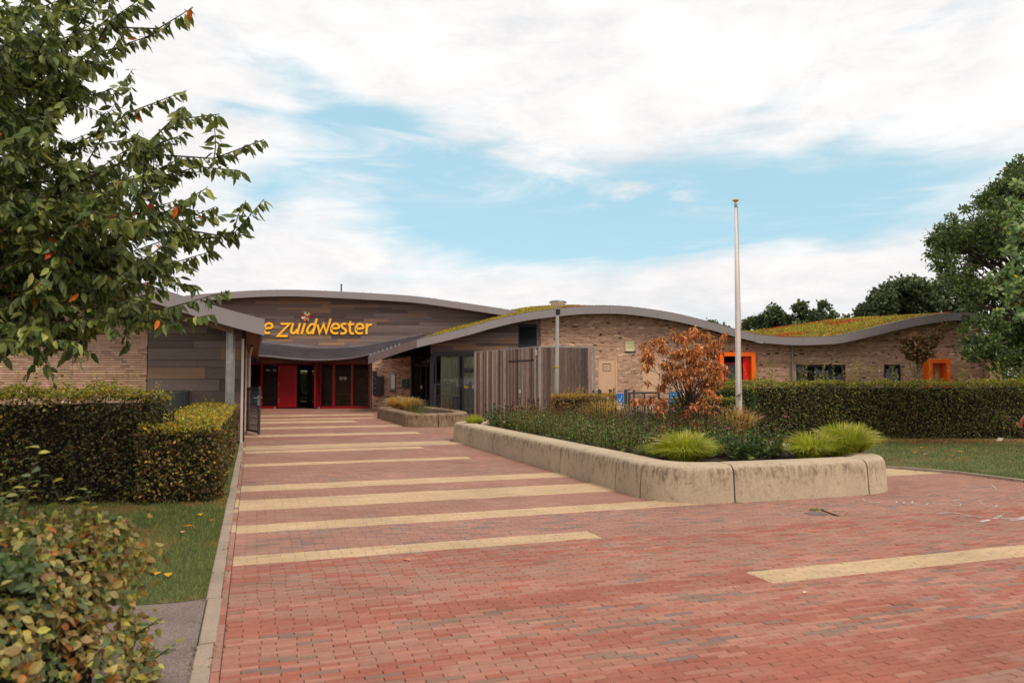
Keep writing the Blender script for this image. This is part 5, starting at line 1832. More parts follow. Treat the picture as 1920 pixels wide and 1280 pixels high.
def hedge(name, label, a, b, w, h, leaf, dens, top_pal, top_w, side_pal, side_w, whips=0, keep=0, h2=None, core=True, wave=.05, faces='tflrb', whip_h=.35, group=None, toe=0.0, matl=None):
    """a,b: ends of the front face at the ground; the hedge lies to the left of a->b turned away from the camera by width w"""
    a, b = np.array(a, float), np.array(b, float)
    L_ = np.linalg.norm(b - a); d = (b - a) / L_; n = np.array((-d[1], d[0]))   # n: towards the back
    if h2 is None: h2 = h
    root = thing(name, (float((a + b)[0] / 2), float((a + b)[1] / 2), 0), label, 'hedge', group)
    P, Nn, T = [], [], []

    def put(n_, u, v, z, nv, top):
        P.append(np.stack((a[0] + d[0] * u + n[0] * v, a[1] + d[1] * u + n[1] * v, z), 1))
        Nn.append(np.tile(nv, (n_, 1))); T.append(np.full(n_, top))
    hh = lambda u: h + (h2 - h) * u / L_
    if 't' in faces:
        k = int(L_ * w * dens * 1.1); u = rng.uniform(0, L_, k); put(k, u, rng.uniform(0, w, k), hh(u) - np.abs(rng.normal(0, .05, k)), (0, 0, 1), 1.0)
    if 'f' in faces:
        k = int(L_ * h * dens); u = rng.uniform(0, L_, k); z = toe + rng.uniform(0, 1, k) * (hh(u) - toe); put(k, u, np.abs(rng.normal(0, .06, k)), z, (-n[0], -n[1], 0), 0)
    if 'b' in faces:
        k = int(L_ * h * dens * .4); u = rng.uniform(0, L_, k); put(k, u, w - np.abs(rng.normal(0, .05, k)), rng.uniform(toe, 1, k) * hh(u), (n[0], n[1], 0), 0)
    if 'l' in faces:
        k = int(w * h * dens); put(k, np.abs(rng.normal(0, .05, k)), rng.uniform(0, w, k), toe + rng.uniform(0, 1, k) * (h - toe), (-d[0], -d[1], 0), 0)
    if 'r' in faces:
        k = int(w * h2 * dens); put(k, L_ - np.abs(rng.normal(0, .05, k)), rng.uniform(0, w, k), toe + rng.uniform(0, 1, k) * (h2 - toe), (d[0], d[1], 0), 0)
    P, Nn, T = np.concatenate(P), np.concatenate(Nn), np.concatenate(T)
    bump = np.array([noise.noise(Vector(p * 1.6)) + .6 * noise.noise(Vector(p * 4.3)) for p in P])
    P = P + Nn * ((bump + .3) * wave)[:, None]
    k = len(P)
    edge = np.clip(P[:, 2] - (h - .16), 0, .3) * (1 - T) * (L_ > 0)
    P = P - Nn * (edge * .8)[:, None]
    dirs = Nn * .5 + rng.normal(0, .6, (k, 3)); dirs[:, 2] -= .15
    nv = Nn * .9 + rng.normal(0, .55, (k, 3)) + np.array((0, 0, .5))
    ln = leaf * rng.uniform(.6, 1.25, k)
    mats = frames(dirs, nv, ln, ln * rng.uniform(.5, .75, k))
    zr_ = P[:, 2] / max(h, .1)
    ct, cs = pick(scaled(top_pal, 1.65), top_w, k, .2), pick(scaled(side_pal, 1.2), side_w, k, .22)  # tops brightened more than sides: light and shade painted into the leaves
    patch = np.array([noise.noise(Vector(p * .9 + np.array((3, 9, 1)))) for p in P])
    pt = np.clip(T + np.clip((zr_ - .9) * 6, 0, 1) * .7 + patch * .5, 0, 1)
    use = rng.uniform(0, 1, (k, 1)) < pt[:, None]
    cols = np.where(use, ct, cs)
    # whips: young shoots standing above the clipped top
    for _ in range(whips):
        u, v = rng.uniform(0, L_), rng.uniform(0, w * .8)
        base = np.array((a[0] + d[0] * u + n[0] * v, a[1] + d[1] * u + n[1] * v, hh(u) - .08))
        H = rng.uniform(.25, 1) * whip_h + .08
        lean = rng.normal(0, .16, 2)
        m = max(6, int(H / leaf * 2.6))
        f = np.linspace(.1, 1, m)
        pp_ = base + np.stack((lean[0] * f * H, lean[1] * f * H, f * H), 1)
        az = rng.uniform(0, 6.28) + np.arange(m) * 2.4
        dd_ = np.stack((np.cos(az), np.sin(az), np.full(m, .5)), 1)
        ll = leaf * rng.uniform(.8, 1.4, m) * (1.2 - f * .4)
        P = np.vstack((P, pp_)); mats = np.concatenate((mats, frames(dd_, np.tile((0, 0, 1.), (m, 1)) + rng.normal(0, .3, (m, 3)), ll, ll * .6)))
        cols = np.vstack((cols, pick(scaled(top_pal, 1.5), top_w, m, .15)))
    near = leaf * FPX / max(1, a[1]) > 9
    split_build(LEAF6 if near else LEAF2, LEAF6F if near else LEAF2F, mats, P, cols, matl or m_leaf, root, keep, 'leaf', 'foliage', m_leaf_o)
    if core:
        m = MB()
        i_ = .11
        # twiggy core: a bumpy dark slab
        nx, nz = max(4, int(L_ / .25)), 5
        us = np.linspace(i_, L_ - i_, nx)
        v = []
        prof = [(i_, 0.0), (i_, .5), (i_, 1.0), (w / 2, 1.0), (w - i_, 1.0), (w - i_, .5), (w - i_, 0.0)]
        for u in us:
            for (vv, zf) in prof:
                z = zf * (hh(u) - .13)
                p = a + d * u + n * vv
                j_ = noise.noise(Vector((p[0] * 3, p[1] * 3, z * 3))) * .06
                v.append((p[0] + n[0] * j_, p[1] + n[1] * j_, max(0, z + (j_ if zf > .9 else 0))))
        K = len(prof)
        q = [(i * K + j, (i + 1) * K + j, (i + 1) * K + j + 1, i * K + j + 1) for i in range(nx - 1) for j in range(K - 1)]
        q += [(0, 1, 5, 6), (1, 2, 4, 5), ((nx - 1) * K, (nx - 1) * K + 6, (nx - 1) * K + 5, (nx - 1) * K + 1), ((nx - 1) * K + 1, (nx - 1) * K + 5, (nx - 1) * K + 4, (nx - 1) * K + 2)]
        m.raw(v, q).build('inner_twigs', m_twig, root)
        st = MB()
        for _ in range(int(L_ * 5)):
            u = rng.uniform(.1, L_ - .1); p = a + d * u + n * rng.uniform(.08, w - .1)
            st.tube([(*p, 0), (p[0] + rng.normal(0, .04), p[1] + rng.normal(0, .04), .35)], .011, 5, caps=False)
        st.build('stems', m_bark, root, kind='stuff')
    return root


h_fr = hedge('hedge', 'tall dark clipped hedge with yellow top coloured as lit across the left lawn', (-10.4, 9.75), (W(284, 700, 9.75)[0], 9.75), .7, 1.40, .05, 1500,
             c_top_lit, [.3, .3, .15, .2, .05], c_side_shaded, [.2, .35, .15, .08, .22], whips=95, keep=0, wave=.12, toe=.02)
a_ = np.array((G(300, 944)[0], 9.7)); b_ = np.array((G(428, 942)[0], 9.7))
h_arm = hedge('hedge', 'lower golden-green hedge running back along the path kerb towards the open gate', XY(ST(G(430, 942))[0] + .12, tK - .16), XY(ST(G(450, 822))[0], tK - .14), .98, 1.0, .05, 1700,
              c_top_lit, [.35, .25, .25, .1, .05], c_side_shaded, [.25, .15, .2, .25, .15], whips=16, wave=.06, h2=.98, whip_h=.22, toe=.03)
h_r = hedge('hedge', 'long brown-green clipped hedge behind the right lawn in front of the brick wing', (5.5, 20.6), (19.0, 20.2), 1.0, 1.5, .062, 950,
            c_top_lit, [.25, .35, .1, .28, .02], scaled([lin(92, 86, 42, .52), lin(74, 74, 38, .5), lin(116, 92, 46, .52), lin(96, 110, 52, .55)], 1.6), [.3, .3, .2, .2], whips=125, wave=.13, whip_h=.75)
h_m = hedge('hedge', 'lower green hedge behind the flower bed, left of the flagpole', (4.2, 19.2), (5.9, 19.0), .9, 1.12, .062, 1000, c_top_lit, [.3, .3, .05, .35, 0], c_dkgr, [.4, .3, .15, .15], whips=10, whip_h=.2)
h_m2 = hedge('hedge', 'bushy hedge directly around the base of the flagpole', (5.2, 19.6), (6.3, 19.4), .8, 1.42, .062, 1000, c_top_lit, [.3, .3, .05, .35, 0], c_dkgr, [.4, .3, .15, .15], whips=12, whip_h=.3)
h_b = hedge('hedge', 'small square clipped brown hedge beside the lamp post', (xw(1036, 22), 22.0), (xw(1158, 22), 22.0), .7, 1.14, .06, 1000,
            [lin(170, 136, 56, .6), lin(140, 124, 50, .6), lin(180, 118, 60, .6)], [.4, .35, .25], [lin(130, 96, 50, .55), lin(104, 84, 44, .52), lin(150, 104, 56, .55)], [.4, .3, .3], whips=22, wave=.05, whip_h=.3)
# greens seen through the hall
h_g = hedge('hedge', 'distant garden hedge seen through the entrance hall glass', (-19, 58.0), (-13, 58), 1.5, 2.2, .12, 260, c_top_lit, [.4, .3, .1, .2, 0], c_dkgr, [.4, .3, .1, .2], core=True)

# foreground shrub at the lower left, big leaves
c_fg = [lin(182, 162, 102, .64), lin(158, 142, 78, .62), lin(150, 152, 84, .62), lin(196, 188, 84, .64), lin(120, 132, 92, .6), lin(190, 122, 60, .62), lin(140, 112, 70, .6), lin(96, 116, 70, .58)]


def front_shrub():
    root = thing('hedge', (-2.6, 3.0, 0), 'out-of-focus variegated shrub hedge with large brown and yellow leaves at the bottom left', 'hedge')
    P, Nn = [], []
    n = 15500
    # rounded box: x from -4.2 to xr(y), y 2.1..4.3, height with soft shoulders
    y0, y1, x0, hz = 1.9, 4.05, -4.6, .96
    for k in range(n):
        f = rng.uniform()
        y = rng.uniform(y0, y1); xr = -1.9 + .1 * noise.noise(Vector((y * 2.2, 0, 4)))
        if f < .42:      # top
            x = rng.uniform(x0, xr - .12); e = min(1, (xr - x) / .4); e2 = min(1, (y1 - y) / .3)
            z = (hz - .2 * (1 - e) ** 2 - .13 * (1 - e2) ** 2) - abs(rng.normal(0, .05)); nv = (.3 * (1 - e), 0, 1)
        elif f < .74:    # right face
            z = rng.uniform(.02, hz - .08); x = xr - abs(rng.normal(0, .06)) - .17 * (z / hz) ** 2 + .13 * max(0, 1 - z / .35); nv = (1, -.25, .1)
        elif f < .9:     # front face (towards the camera)
            x = rng.uniform(x0, xr); z = rng.uniform(0, hz - .05); y = y0 + abs(rng.normal(0, .05)); nv = (.1, -1, .1)
        else:
            x = rng.uniform(x0, xr); z = rng.uniform(0, hz - .05); y = y1 - abs(rng.normal(0, .05)); nv = (0, 1, .1)
        bb = noise.noise(Vector((x * 2.6, y * 2.6, z * 2.6)))
        P.append(np.array((x, y, z)) + np.array(nv) * (bb * .2 - .03)); Nn.append(nv)
    P, Nn = np.array(P), nrm(np.array(Nn))
    n = len(P)
    dirs = Nn * .35 + rng.normal(0, .6, (n, 3)); dirs[:, 2] -= .35
    nv = Nn + rng.normal(0, .45, (n, 3)) + np.array((0, 0, .35))
    ln = .047 * rng.uniform(.55, 1.3, n)
    mats = frames(dirs, nv, ln, ln * rng.uniform(.6, .85, n))
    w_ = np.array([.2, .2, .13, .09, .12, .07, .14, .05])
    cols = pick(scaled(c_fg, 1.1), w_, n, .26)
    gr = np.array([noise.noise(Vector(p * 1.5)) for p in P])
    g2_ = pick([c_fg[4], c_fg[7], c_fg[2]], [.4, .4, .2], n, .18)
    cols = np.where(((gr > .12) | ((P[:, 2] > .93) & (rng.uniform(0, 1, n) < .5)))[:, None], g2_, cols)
    # shoots
    shoots = [(-2.46, 3.75, .92, .34), (-2.3, 3.9, .86, .24), (-2.12, 3.85, .84, .2), (-2.62, 3.6, .92, .22), (-2.95, 3.9, .92, .24), (-2.2, 3.7, .85, .16), (-2.05, 3.9, .72, .16), (-2.52, 3.7, 1.0, .2), (-2.62, 4.0, .95, .12), (-2.42, 3.75, .95, .12), (-2.2, 3.9, .9, .12), (-2.95, 3.6, 1.0, .12), (-3.1, 4.0, .95, .14), (-2.75, 3.5, 1.0, .1), (-1.86, 3.8, .34, .22), (-1.8, 3.85, .2, .2), (-1.84, 3.7, .12, .2), (-2.35, 3.5, 1.0, .06)]
    stem = MB()
    for k_, (x, y, z, H) in enumerate(shoots):
        m = max(5, int(H / .026))
        f = np.linspace(0, 1, m)
        out = .35 if z < .6 else rng.normal(0, .12)
        pp_ = np.stack((x + out * f * H * 1.4, y + rng.normal(0, .1) * f * H, z + f * H * (1 if z > .6 else .35)), 1)
        stem.tube(pp_, [.004 - .0025 * q for q in f], 5, caps=False)
        az = rng.uniform(0, 6.28) + np.arange(m) * 2.6
        dd_ = np.stack((np.cos(az), np.sin(az) * .7, np.full(m, .15)), 1)
        ll = .062 * rng.uniform(.8, 1.15, m)
        P = np.vstack((P, pp_)); mats = np.concatenate((mats, frames(dd_, np.tile((0, 0, 1.), (m, 1)) + rng.normal(0, .3, (m, 3)), ll, ll * .66)))
        cols = np.vstack((cols, pick([c_fg[2], c_fg[3], c_fg[7], c_fg[4]], [.35, .2, .25, .2], m, .12)))
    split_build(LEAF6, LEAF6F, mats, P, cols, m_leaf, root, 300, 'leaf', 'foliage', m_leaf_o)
    for _ in range(220):
        p = np.array((rng.uniform(-4, -2.35), rng.uniform(2.1, 3.85), 0))
        q = p + np.array((rng.normal(0, .12), rng.normal(0, .06), rng.uniform(.5, .82)))
        m_ = (p + q) / 2 + rng.normal(0, .04, 3)
        stem.tube([p, m_, q], [.008, .006, .003], 5, caps=False)
    stem.build('stems', m_bark, root, kind='stuff')
    MB().box((-4.5, 2.1, 0), (-2.12, 3.85, .76)).build('inner_twigs', m_twig, root)


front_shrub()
# ------------------------------------------------------------------ planting in the beds
def grass_clump(name, label, c, r, h, n, pal, wt, seeds=0, droop=.9, z0=.4, seed_col=None, group=None):
    root = thing(name, (c[0], c[1], z0), label, 'plant', group)
    az = rng.uniform(0, 6.283, n)
    rr = r * .35 * np.sqrt(rng.uniform(0, 1, n))
    base = np.stack((c[0] + rr * np.cos(az), c[1] + rr * np.sin(az), np.full(n, z0)), 1)
    L_ = h * rng.uniform(.65, 1.25, n) * 1.25
    spread = rng.uniform(.1, 1.0, n) * r / h * droop
    az2 = az + rng.normal(0, .35, n)
    wd = .0055 * rng.uniform(.7, 1.4, n) * max(1, c[1] / 12)
    V = []
    S = [0, .35, .7, 1]
    for t in S:
        out = spread * t ** 1.7 * L_ * .8
        up = L_ * (t - .42 * np.clip(spread, 0, 1.5) * t ** 2.6)
        p = base + np.stack((np.cos(az2) * out, np.sin(az2) * out, up), 1)
        w = wd * (1 - t * .85)
        side = np.stack((-np.sin(az2 + .6), np.cos(az2 + .6), np.zeros(n)), 1)
        V += [p - side * w[:, None], p + side * w[:, None]]
    V = np.stack(V, 1)          # n, 8, 3
    cols = pick(scaled(pal, 1.25), wt, n, .15)
    q = np.concatenate([np.arange(n)[:, None] * 8 + np.array([[2 * k, 2 * k + 1, 2 * k + 3, 2 * k + 2]]) for k in range(3)])
    C = np.concatenate([cols * f for f in (1, 1, 1)])
    MB().raw(V.reshape(-1, 3), q, None, C).build('blades', m_blade, root, kind='stuff')
    if seeds:
        m = MB(); mm = MB()
        for _ in range(seeds):
            a = rng.uniform(0, 6.283); sp = rng.uniform(.1, .9) * r; H = h * rng.uniform(1.05, 1.45)
            p0 = np.array((c[0], c[1], z0)); p1 = p0 + np.array((math.cos(a) * sp * .5, math.sin(a) * sp * .5, H * .7)); p2 = p0 + np.array((math.cos(a) * sp * 1.1, math.sin(a) * sp * 1.1, H * (1 - .25 * sp / r)))
            m.tube([p0, p1, p2], .0022, 4, caps=False, col=seed_col or pal[0])
            dirn = (p2 - p1) / np.linalg.norm(p2 - p1)
            mm.tube([p2 - dirn * .09, p2 - dirn * .04, p2 + dirn * .02], [.004, .007, .001], 5, caps=False, col=seed_col or lin(190, 170, 120, .7))
        m.build('stalks', m_blade, root, kind='stuff'); mm.build('seed_heads', m_blade, root, kind='stuff')
    return root


gy = [lin(200, 200, 58, .68), lin(156, 172, 50, .64), lin(206, 200, 78, .64), lin(104, 130, 44, .58), lin(210, 190, 120, .64)]
wy = [.32, .28, .2, .14, .06]
zin = .41
pA = W(1283, 850, 10.9); pB = W(1580, 842, 11.7); pC = W(1515, 850, 11.5)
grass_clump('ornamental_grass', 'bright yellow-green grass mound at the rounded front corner of the large planter', (pA[0], pA[1]), .56, .34, 5600, gy, wy, 60, seed_col=lin(214, 196, 140, .66))
grass_clump('ornamental_grass', 'bright yellow-green grass mound at the right end of the large planter', (pB[0], pB[1] - .1), .56, .40, 5600, gy, wy, 80, seed_col=lin(214, 196, 140, .66))
grass_clump('ornamental_grass', 'thinner green grass mound in the middle right of the large planter rim', (pC[0], pC[1] - .1), .55, .32, 3000, gy, wy, 40)
pE = W(887, 782, 19.4)
grass_clump('ornamental_grass', 'small yellowish grass tuft at the far left end of the large planter', (pE[0] + .05, pE[1] - .1), .35, .24, 900, gy, wy, 0)
gb_ = [lin(214, 170, 98, .66), lin(196, 152, 84, .64), lin(166, 150, 76, .6), lin(226, 190, 126, .66)]
wb_ = [.4, .3, .15, .15]
pF = W(737, 758, 30.5); pG = W(764, 762, 28.6)
grass_clump('ornamental_grass', 'leftmost straw-coloured feathery grass in the small planter', (pF[0] + .2, pF[1]), .6, .42, 1500, gb_, wb_, 120, z0=.38)
grass_clump('ornamental_grass', 'second straw-coloured feathery grass in the small planter', (pG[0] + .15, pG[1]), .55, .42, 1400, gb_, wb_, 110, z0=.38)
grass_clump('ornamental_grass', 'straw-coloured grass rising in the middle of the large bed below the small hedge', (W(1130, 760, 19)[0], 18.6), .7, .55, 1500, gb_ + [gy[3]], [.3, .3, .15, .1, .15], 60)
grass_clump('ornamental_grass', 'pale straw grass among coneflowers in front of the hedge', (W(1385, 790, 15)[0], 15.2), .5, .5, 1300, gb_, wb_, 60)


def in_bed(x, y, m=.62):
    s, t = ST((x, y))
    return (s > ST(G(1290, 938))[0] + m) and (s < sFar - .4) and (t > tl(s) + m) and (t < tR - .5)


def herb(name, label, spots, h, leaf, pal, wt, per=26, spread=.09, flower=None, matl=None, asp=.3, z0=.41, stuff=True, cat='plant', taper=.5, fl_frac=.6, sizes=None):
    """upright leafy stems; spots (x,y); flower: list of (kind, colour, size)"""
    P, Dd, Nv, Ln, Wd, C = [], [], [], [], [], []
    st = MB()
    fl = MB()
    k0 = 0
    for (x, y) in spots:
        H = h * rng.uniform(.6, 1.2)
        lean = rng.normal(0, spread, 2)
        f = np.sort(rng.uniform(.05, 1, per))
        f = np.clip(f, 0, 1)
        q = np.stack((x + lean[0] * f ** 1.5, y + lean[1] * f ** 1.5, z0 + f * H), 1)
        az = rng.uniform(0, 6.283, per)
        up = rng.uniform(-.1, .9, per)
        P.append(q); Dd.append(np.stack((np.cos(az), np.sin(az), up), 1))
        Nv.append(np.tile((0, 0, 1.), (per, 1)) + rng.normal(0, .4, (per, 3)))
        l_ = leaf * rng.uniform(.6, 1.2, per) * (1.1 - taper * f)
        Ln.append(l_); Wd.append(l_ * asp)
        C.append(pick(scaled(pal, 2.5), wt, per, .28))
        top = np.array((x + lean[0], y + lean[1], z0 + H))
        st.tube([(x, y, z0), (x + lean[0] * .35, y + lean[1] * .35, z0 + H * .5), top], .003, 4, caps=False, col=lin(92, 70, 44, .6))
        if flower and rng.uniform() < fl_frac:
            kind, cc, sz = flower[rng.choice(len(flower))]
            if kind == 'cone':
                fl.lathe(top + (0, 0, .0), [(.001, -.012), (sz * .3, -.006), (sz * .34, .008), (sz * .22, .022), (.001, .028)], 7, lin(70, 30, 24, .7))
                if cc is not None:
                    for a in np.arange(11) / 11 * 6.283:
                        o_ = np.array((math.cos(a), math.sin(a), 0)); s_ = np.array((-math.sin(a), math.cos(a), 0)) * sz * .13
                        v = [top + o_ * sz * .25 - s_, top + o_ * sz * .25 + s_, top + o_ * sz * .9 + s_ - (0, 0, sz * .5), top + o_ * sz * .9 - s_ - (0, 0, sz * .5)]
                        fl.raw(v, [(0, 1, 2, 3)], None, np.array(cc) * rng.uniform(.8, 1.15))
            elif kind == 'daisy':
                fl.lathe(top, [(.001, 0), (sz * .3, .004), (sz * .28, .016), (.001, .022)], 6, lin(90, 44, 20, .7))
                for a in np.arange(9) / 9 * 6.283:
                    o_ = np.array((math.cos(a), math.sin(a), 0)); s_ = np.array((-math.sin(a), math.cos(a), 0)) * sz * .2
                    v = [top + o_ * sz * .2 - s_ * .6, top + o_ * sz * .2 + s_ * .6, top + o_ * sz * .95 + s_ + (0, 0, .004), top + o_ * sz * .95 - s_ + (0, 0, .004)]
                    fl.raw(v, [(0, 1, 2, 3)], None, np.array(cc) * rng.uniform(.8, 1.15))
            elif kind == 'spike':
                fl.tube([top - (0, 0, .04), top + (0, 0, .02), top + (0, 0, .09)], [.008, .011, .002], 5, caps=False, col=cc)
    P, Dd, Nv, Ln, Wd, C = map(np.concatenate, (P, Dd, Nv, Ln, Wd, C))
    c = P.mean(0)
    root = thing(name, (float(c[0]), float(c[1]), z0), label, cat)
    MB().inst(LEAF2, LEAF2F, frames(Dd, Nv, Ln, Wd), P, C).build('foliage', matl or m_leaf, root, kind='stuff')
    st.build('stems', m_blade, root, kind='stuff')
    if fl.v: fl.build('flowers', m_blade, root, kind='stuff')
    return root


c_gg = [lin(90, 104, 54, .58), lin(72, 88, 46, .56), lin(114, 122, 64, .6), lin(116, 90, 62, .56), lin(96, 60, 50, .52)]
w_gg = [.32, .3, .18, .12, .08]


def spots_in(n, s0_, s1_, k0, k1):
    """k: 0 at the left wall, 1 at the right wall"""
    out = []
    while len(out) < n:
        s = rng.uniform(s0_, s1_); lo_, hi_ = tl(s) + .6, tR - .55
        t = lo_ + (hi_ - lo_) * rng.uniform(k0, k1)
        p = XY(s, t)
        if in_bed(p[0], p[1], .6): out.append(p)
    return out


sN = ST(G(1290, 938))[0]
orange = lin(226, 118, 34, .72); pink = lin(196, 112, 130, .62); rust = lin(170, 70, 36, .7)
herb('low_perennials', 'mass of low dark green perennials along the long inner edge of the large planter', spots_in(760, sN + 1.0, sFar - 1.2, 0, .45), .42, .075, c_gg, w_gg, per=28, spread=.09, asp=.38)
herb('low_perennials', 'deeper mass of green and reddish perennials in the middle of the large bed', spots_in(520, sN + 2.0, sFar - .8, .35, 1), .5, .07, c_gg, [.25, .2, .15, .22, .18], per=26, spread=.09, asp=.3)
herb('coneflowers', 'pink and dark-headed coneflowers in the right half of the large planter', spots_in(150, sN + .75, sN + 3.6, .42, .85), .60, .095, [lin(78, 94, 48, .52), lin(62, 78, 42, .5), lin(98, 110, 58, .54)], [.45, .35, .2], per=22, spread=.1, asp=.48,
     flower=[('cone', pink, .04), ('cone', None, .045), ('cone', None, .045), ('cone', None, .04), ('daisy', orange, .03)], fl_frac=.55, taper=.75)
herb('leafy_perennials', 'broad-leaved dark green perennials between the two bright grass mounds', spots_in(90, sN + .62, sN + 1.6, .38, .78), .34, .10, [lin(72, 90, 48, .5), lin(58, 74, 40, .5), lin(94, 110, 58, .52)], [.4, .4, .2], per=16, spread=.08, asp=.55, taper=.4)
herb('coneflowers', 'pink coneflowers at the far left of the large planter in front of the shed', spots_in(80, sFar - 2.2, sFar - .7, .02, .4), .50, .085, [lin(66, 98, 60, .56), lin(54, 82, 52, .55)], [.5, .5], per=20, asp=.45,
     flower=[('cone', pink, .05), ('cone', None, .05), ('cone', None, .05)], fl_frac=.7)
herb('tall_perennials', 'taller yellow-green and reddish seeding perennials left of the orange flowers', spots_in(130, sFar - 3.6, sFar - 1.8, .05, .5), .62, .07, [lin(130, 120, 56, .6), lin(96, 98, 48, .58), lin(130, 78, 52, .58)], [.4, .35, .25], per=26, asp=.28,
     flower=[('spike', lin(110, 50, 44, .65), 0), ('cone', None, .04)], fl_frac=.7)
herb('orange_daisies', 'small orange daisies in front of the small square hedge', spots_in(70, sFar - 4.8, sFar - 3.0, .3, .8), .55, .06, c_gg, w_gg, per=20, asp=.28,
     flower=[('daisy', orange, .042), ('daisy', rust, .04)], fl_frac=.8)
herb('coneflowers', 'brown seed-headed coneflowers and a few pink ones before the mesh gate', spots_in(100, sFar - 7, sFar - 3.5, .55, .98), .60, .07, c_gg, w_gg, per=20, asp=.3,
     flower=[('cone', None, .042), ('cone', None, .042), ('daisy', rust, .035), ('cone', pink, .042)], fl_frac=.6)
herb('coneflowers', 'rear row of pink and orange coneflowers before the long right hedge', spots_in(110, sN + 2.6, sN + 5.5, .6, 1), .66, .075, c_gg, w_gg, per=20, asp=.32,
     flower=[('cone', pink, .038), ('daisy', rust, .034), ('cone', None, .04), ('cone', None, .04)], fl_frac=.5)
# small planter shrubs
sp_ = [(W(790, 760, 27.6)[0] + rng.normal(0, .28), 27.5 + rng.normal(0, .5)) for _ in range(60)]
herb('shrub', 'low dark green shrub in the middle of the small planter', sp_, .42, .06, c_gg, w_gg, per=26, spread=.12, asp=.3, z0=.38)
sp_ = [(W(838, 760, 28)[0] + rng.normal(0, .25), 28 + rng.normal(0, .4)) for _ in range(45)]
herb('shrub', 'upright reddish twiggy shrub at the right end of the small planter', sp_, .62, .04, [lin(110, 64, 50, .56), lin(90, 80, 50, .55), lin(130, 74, 56, .58)], [.5, .2, .3], per=22, spread=.12, asp=.25, z0=.38)


# ------------------------------------------------------------------ trees
def limb(mb, p0, p1, r0, r1, sag=0.0, n=6, k=6):
    p0, p1 = np.array(p0, float), np.array(p1, float)
    t = np.linspace(0, 1, n)[:, None]
    pts = p0 * (1 - t) + p1 * t
    L_ = np.linalg.norm(p1 - p0)
    pts[:, 2] += (sag * L_ * 4 * t * (1 - t))[:, 0]
    pts[1:-1] += rng.normal(0, .018 * L_, (n - 2, 3))
    mb.tube(pts, list(np.linspace(r0, r1, n)), k, caps=False)
    return pts


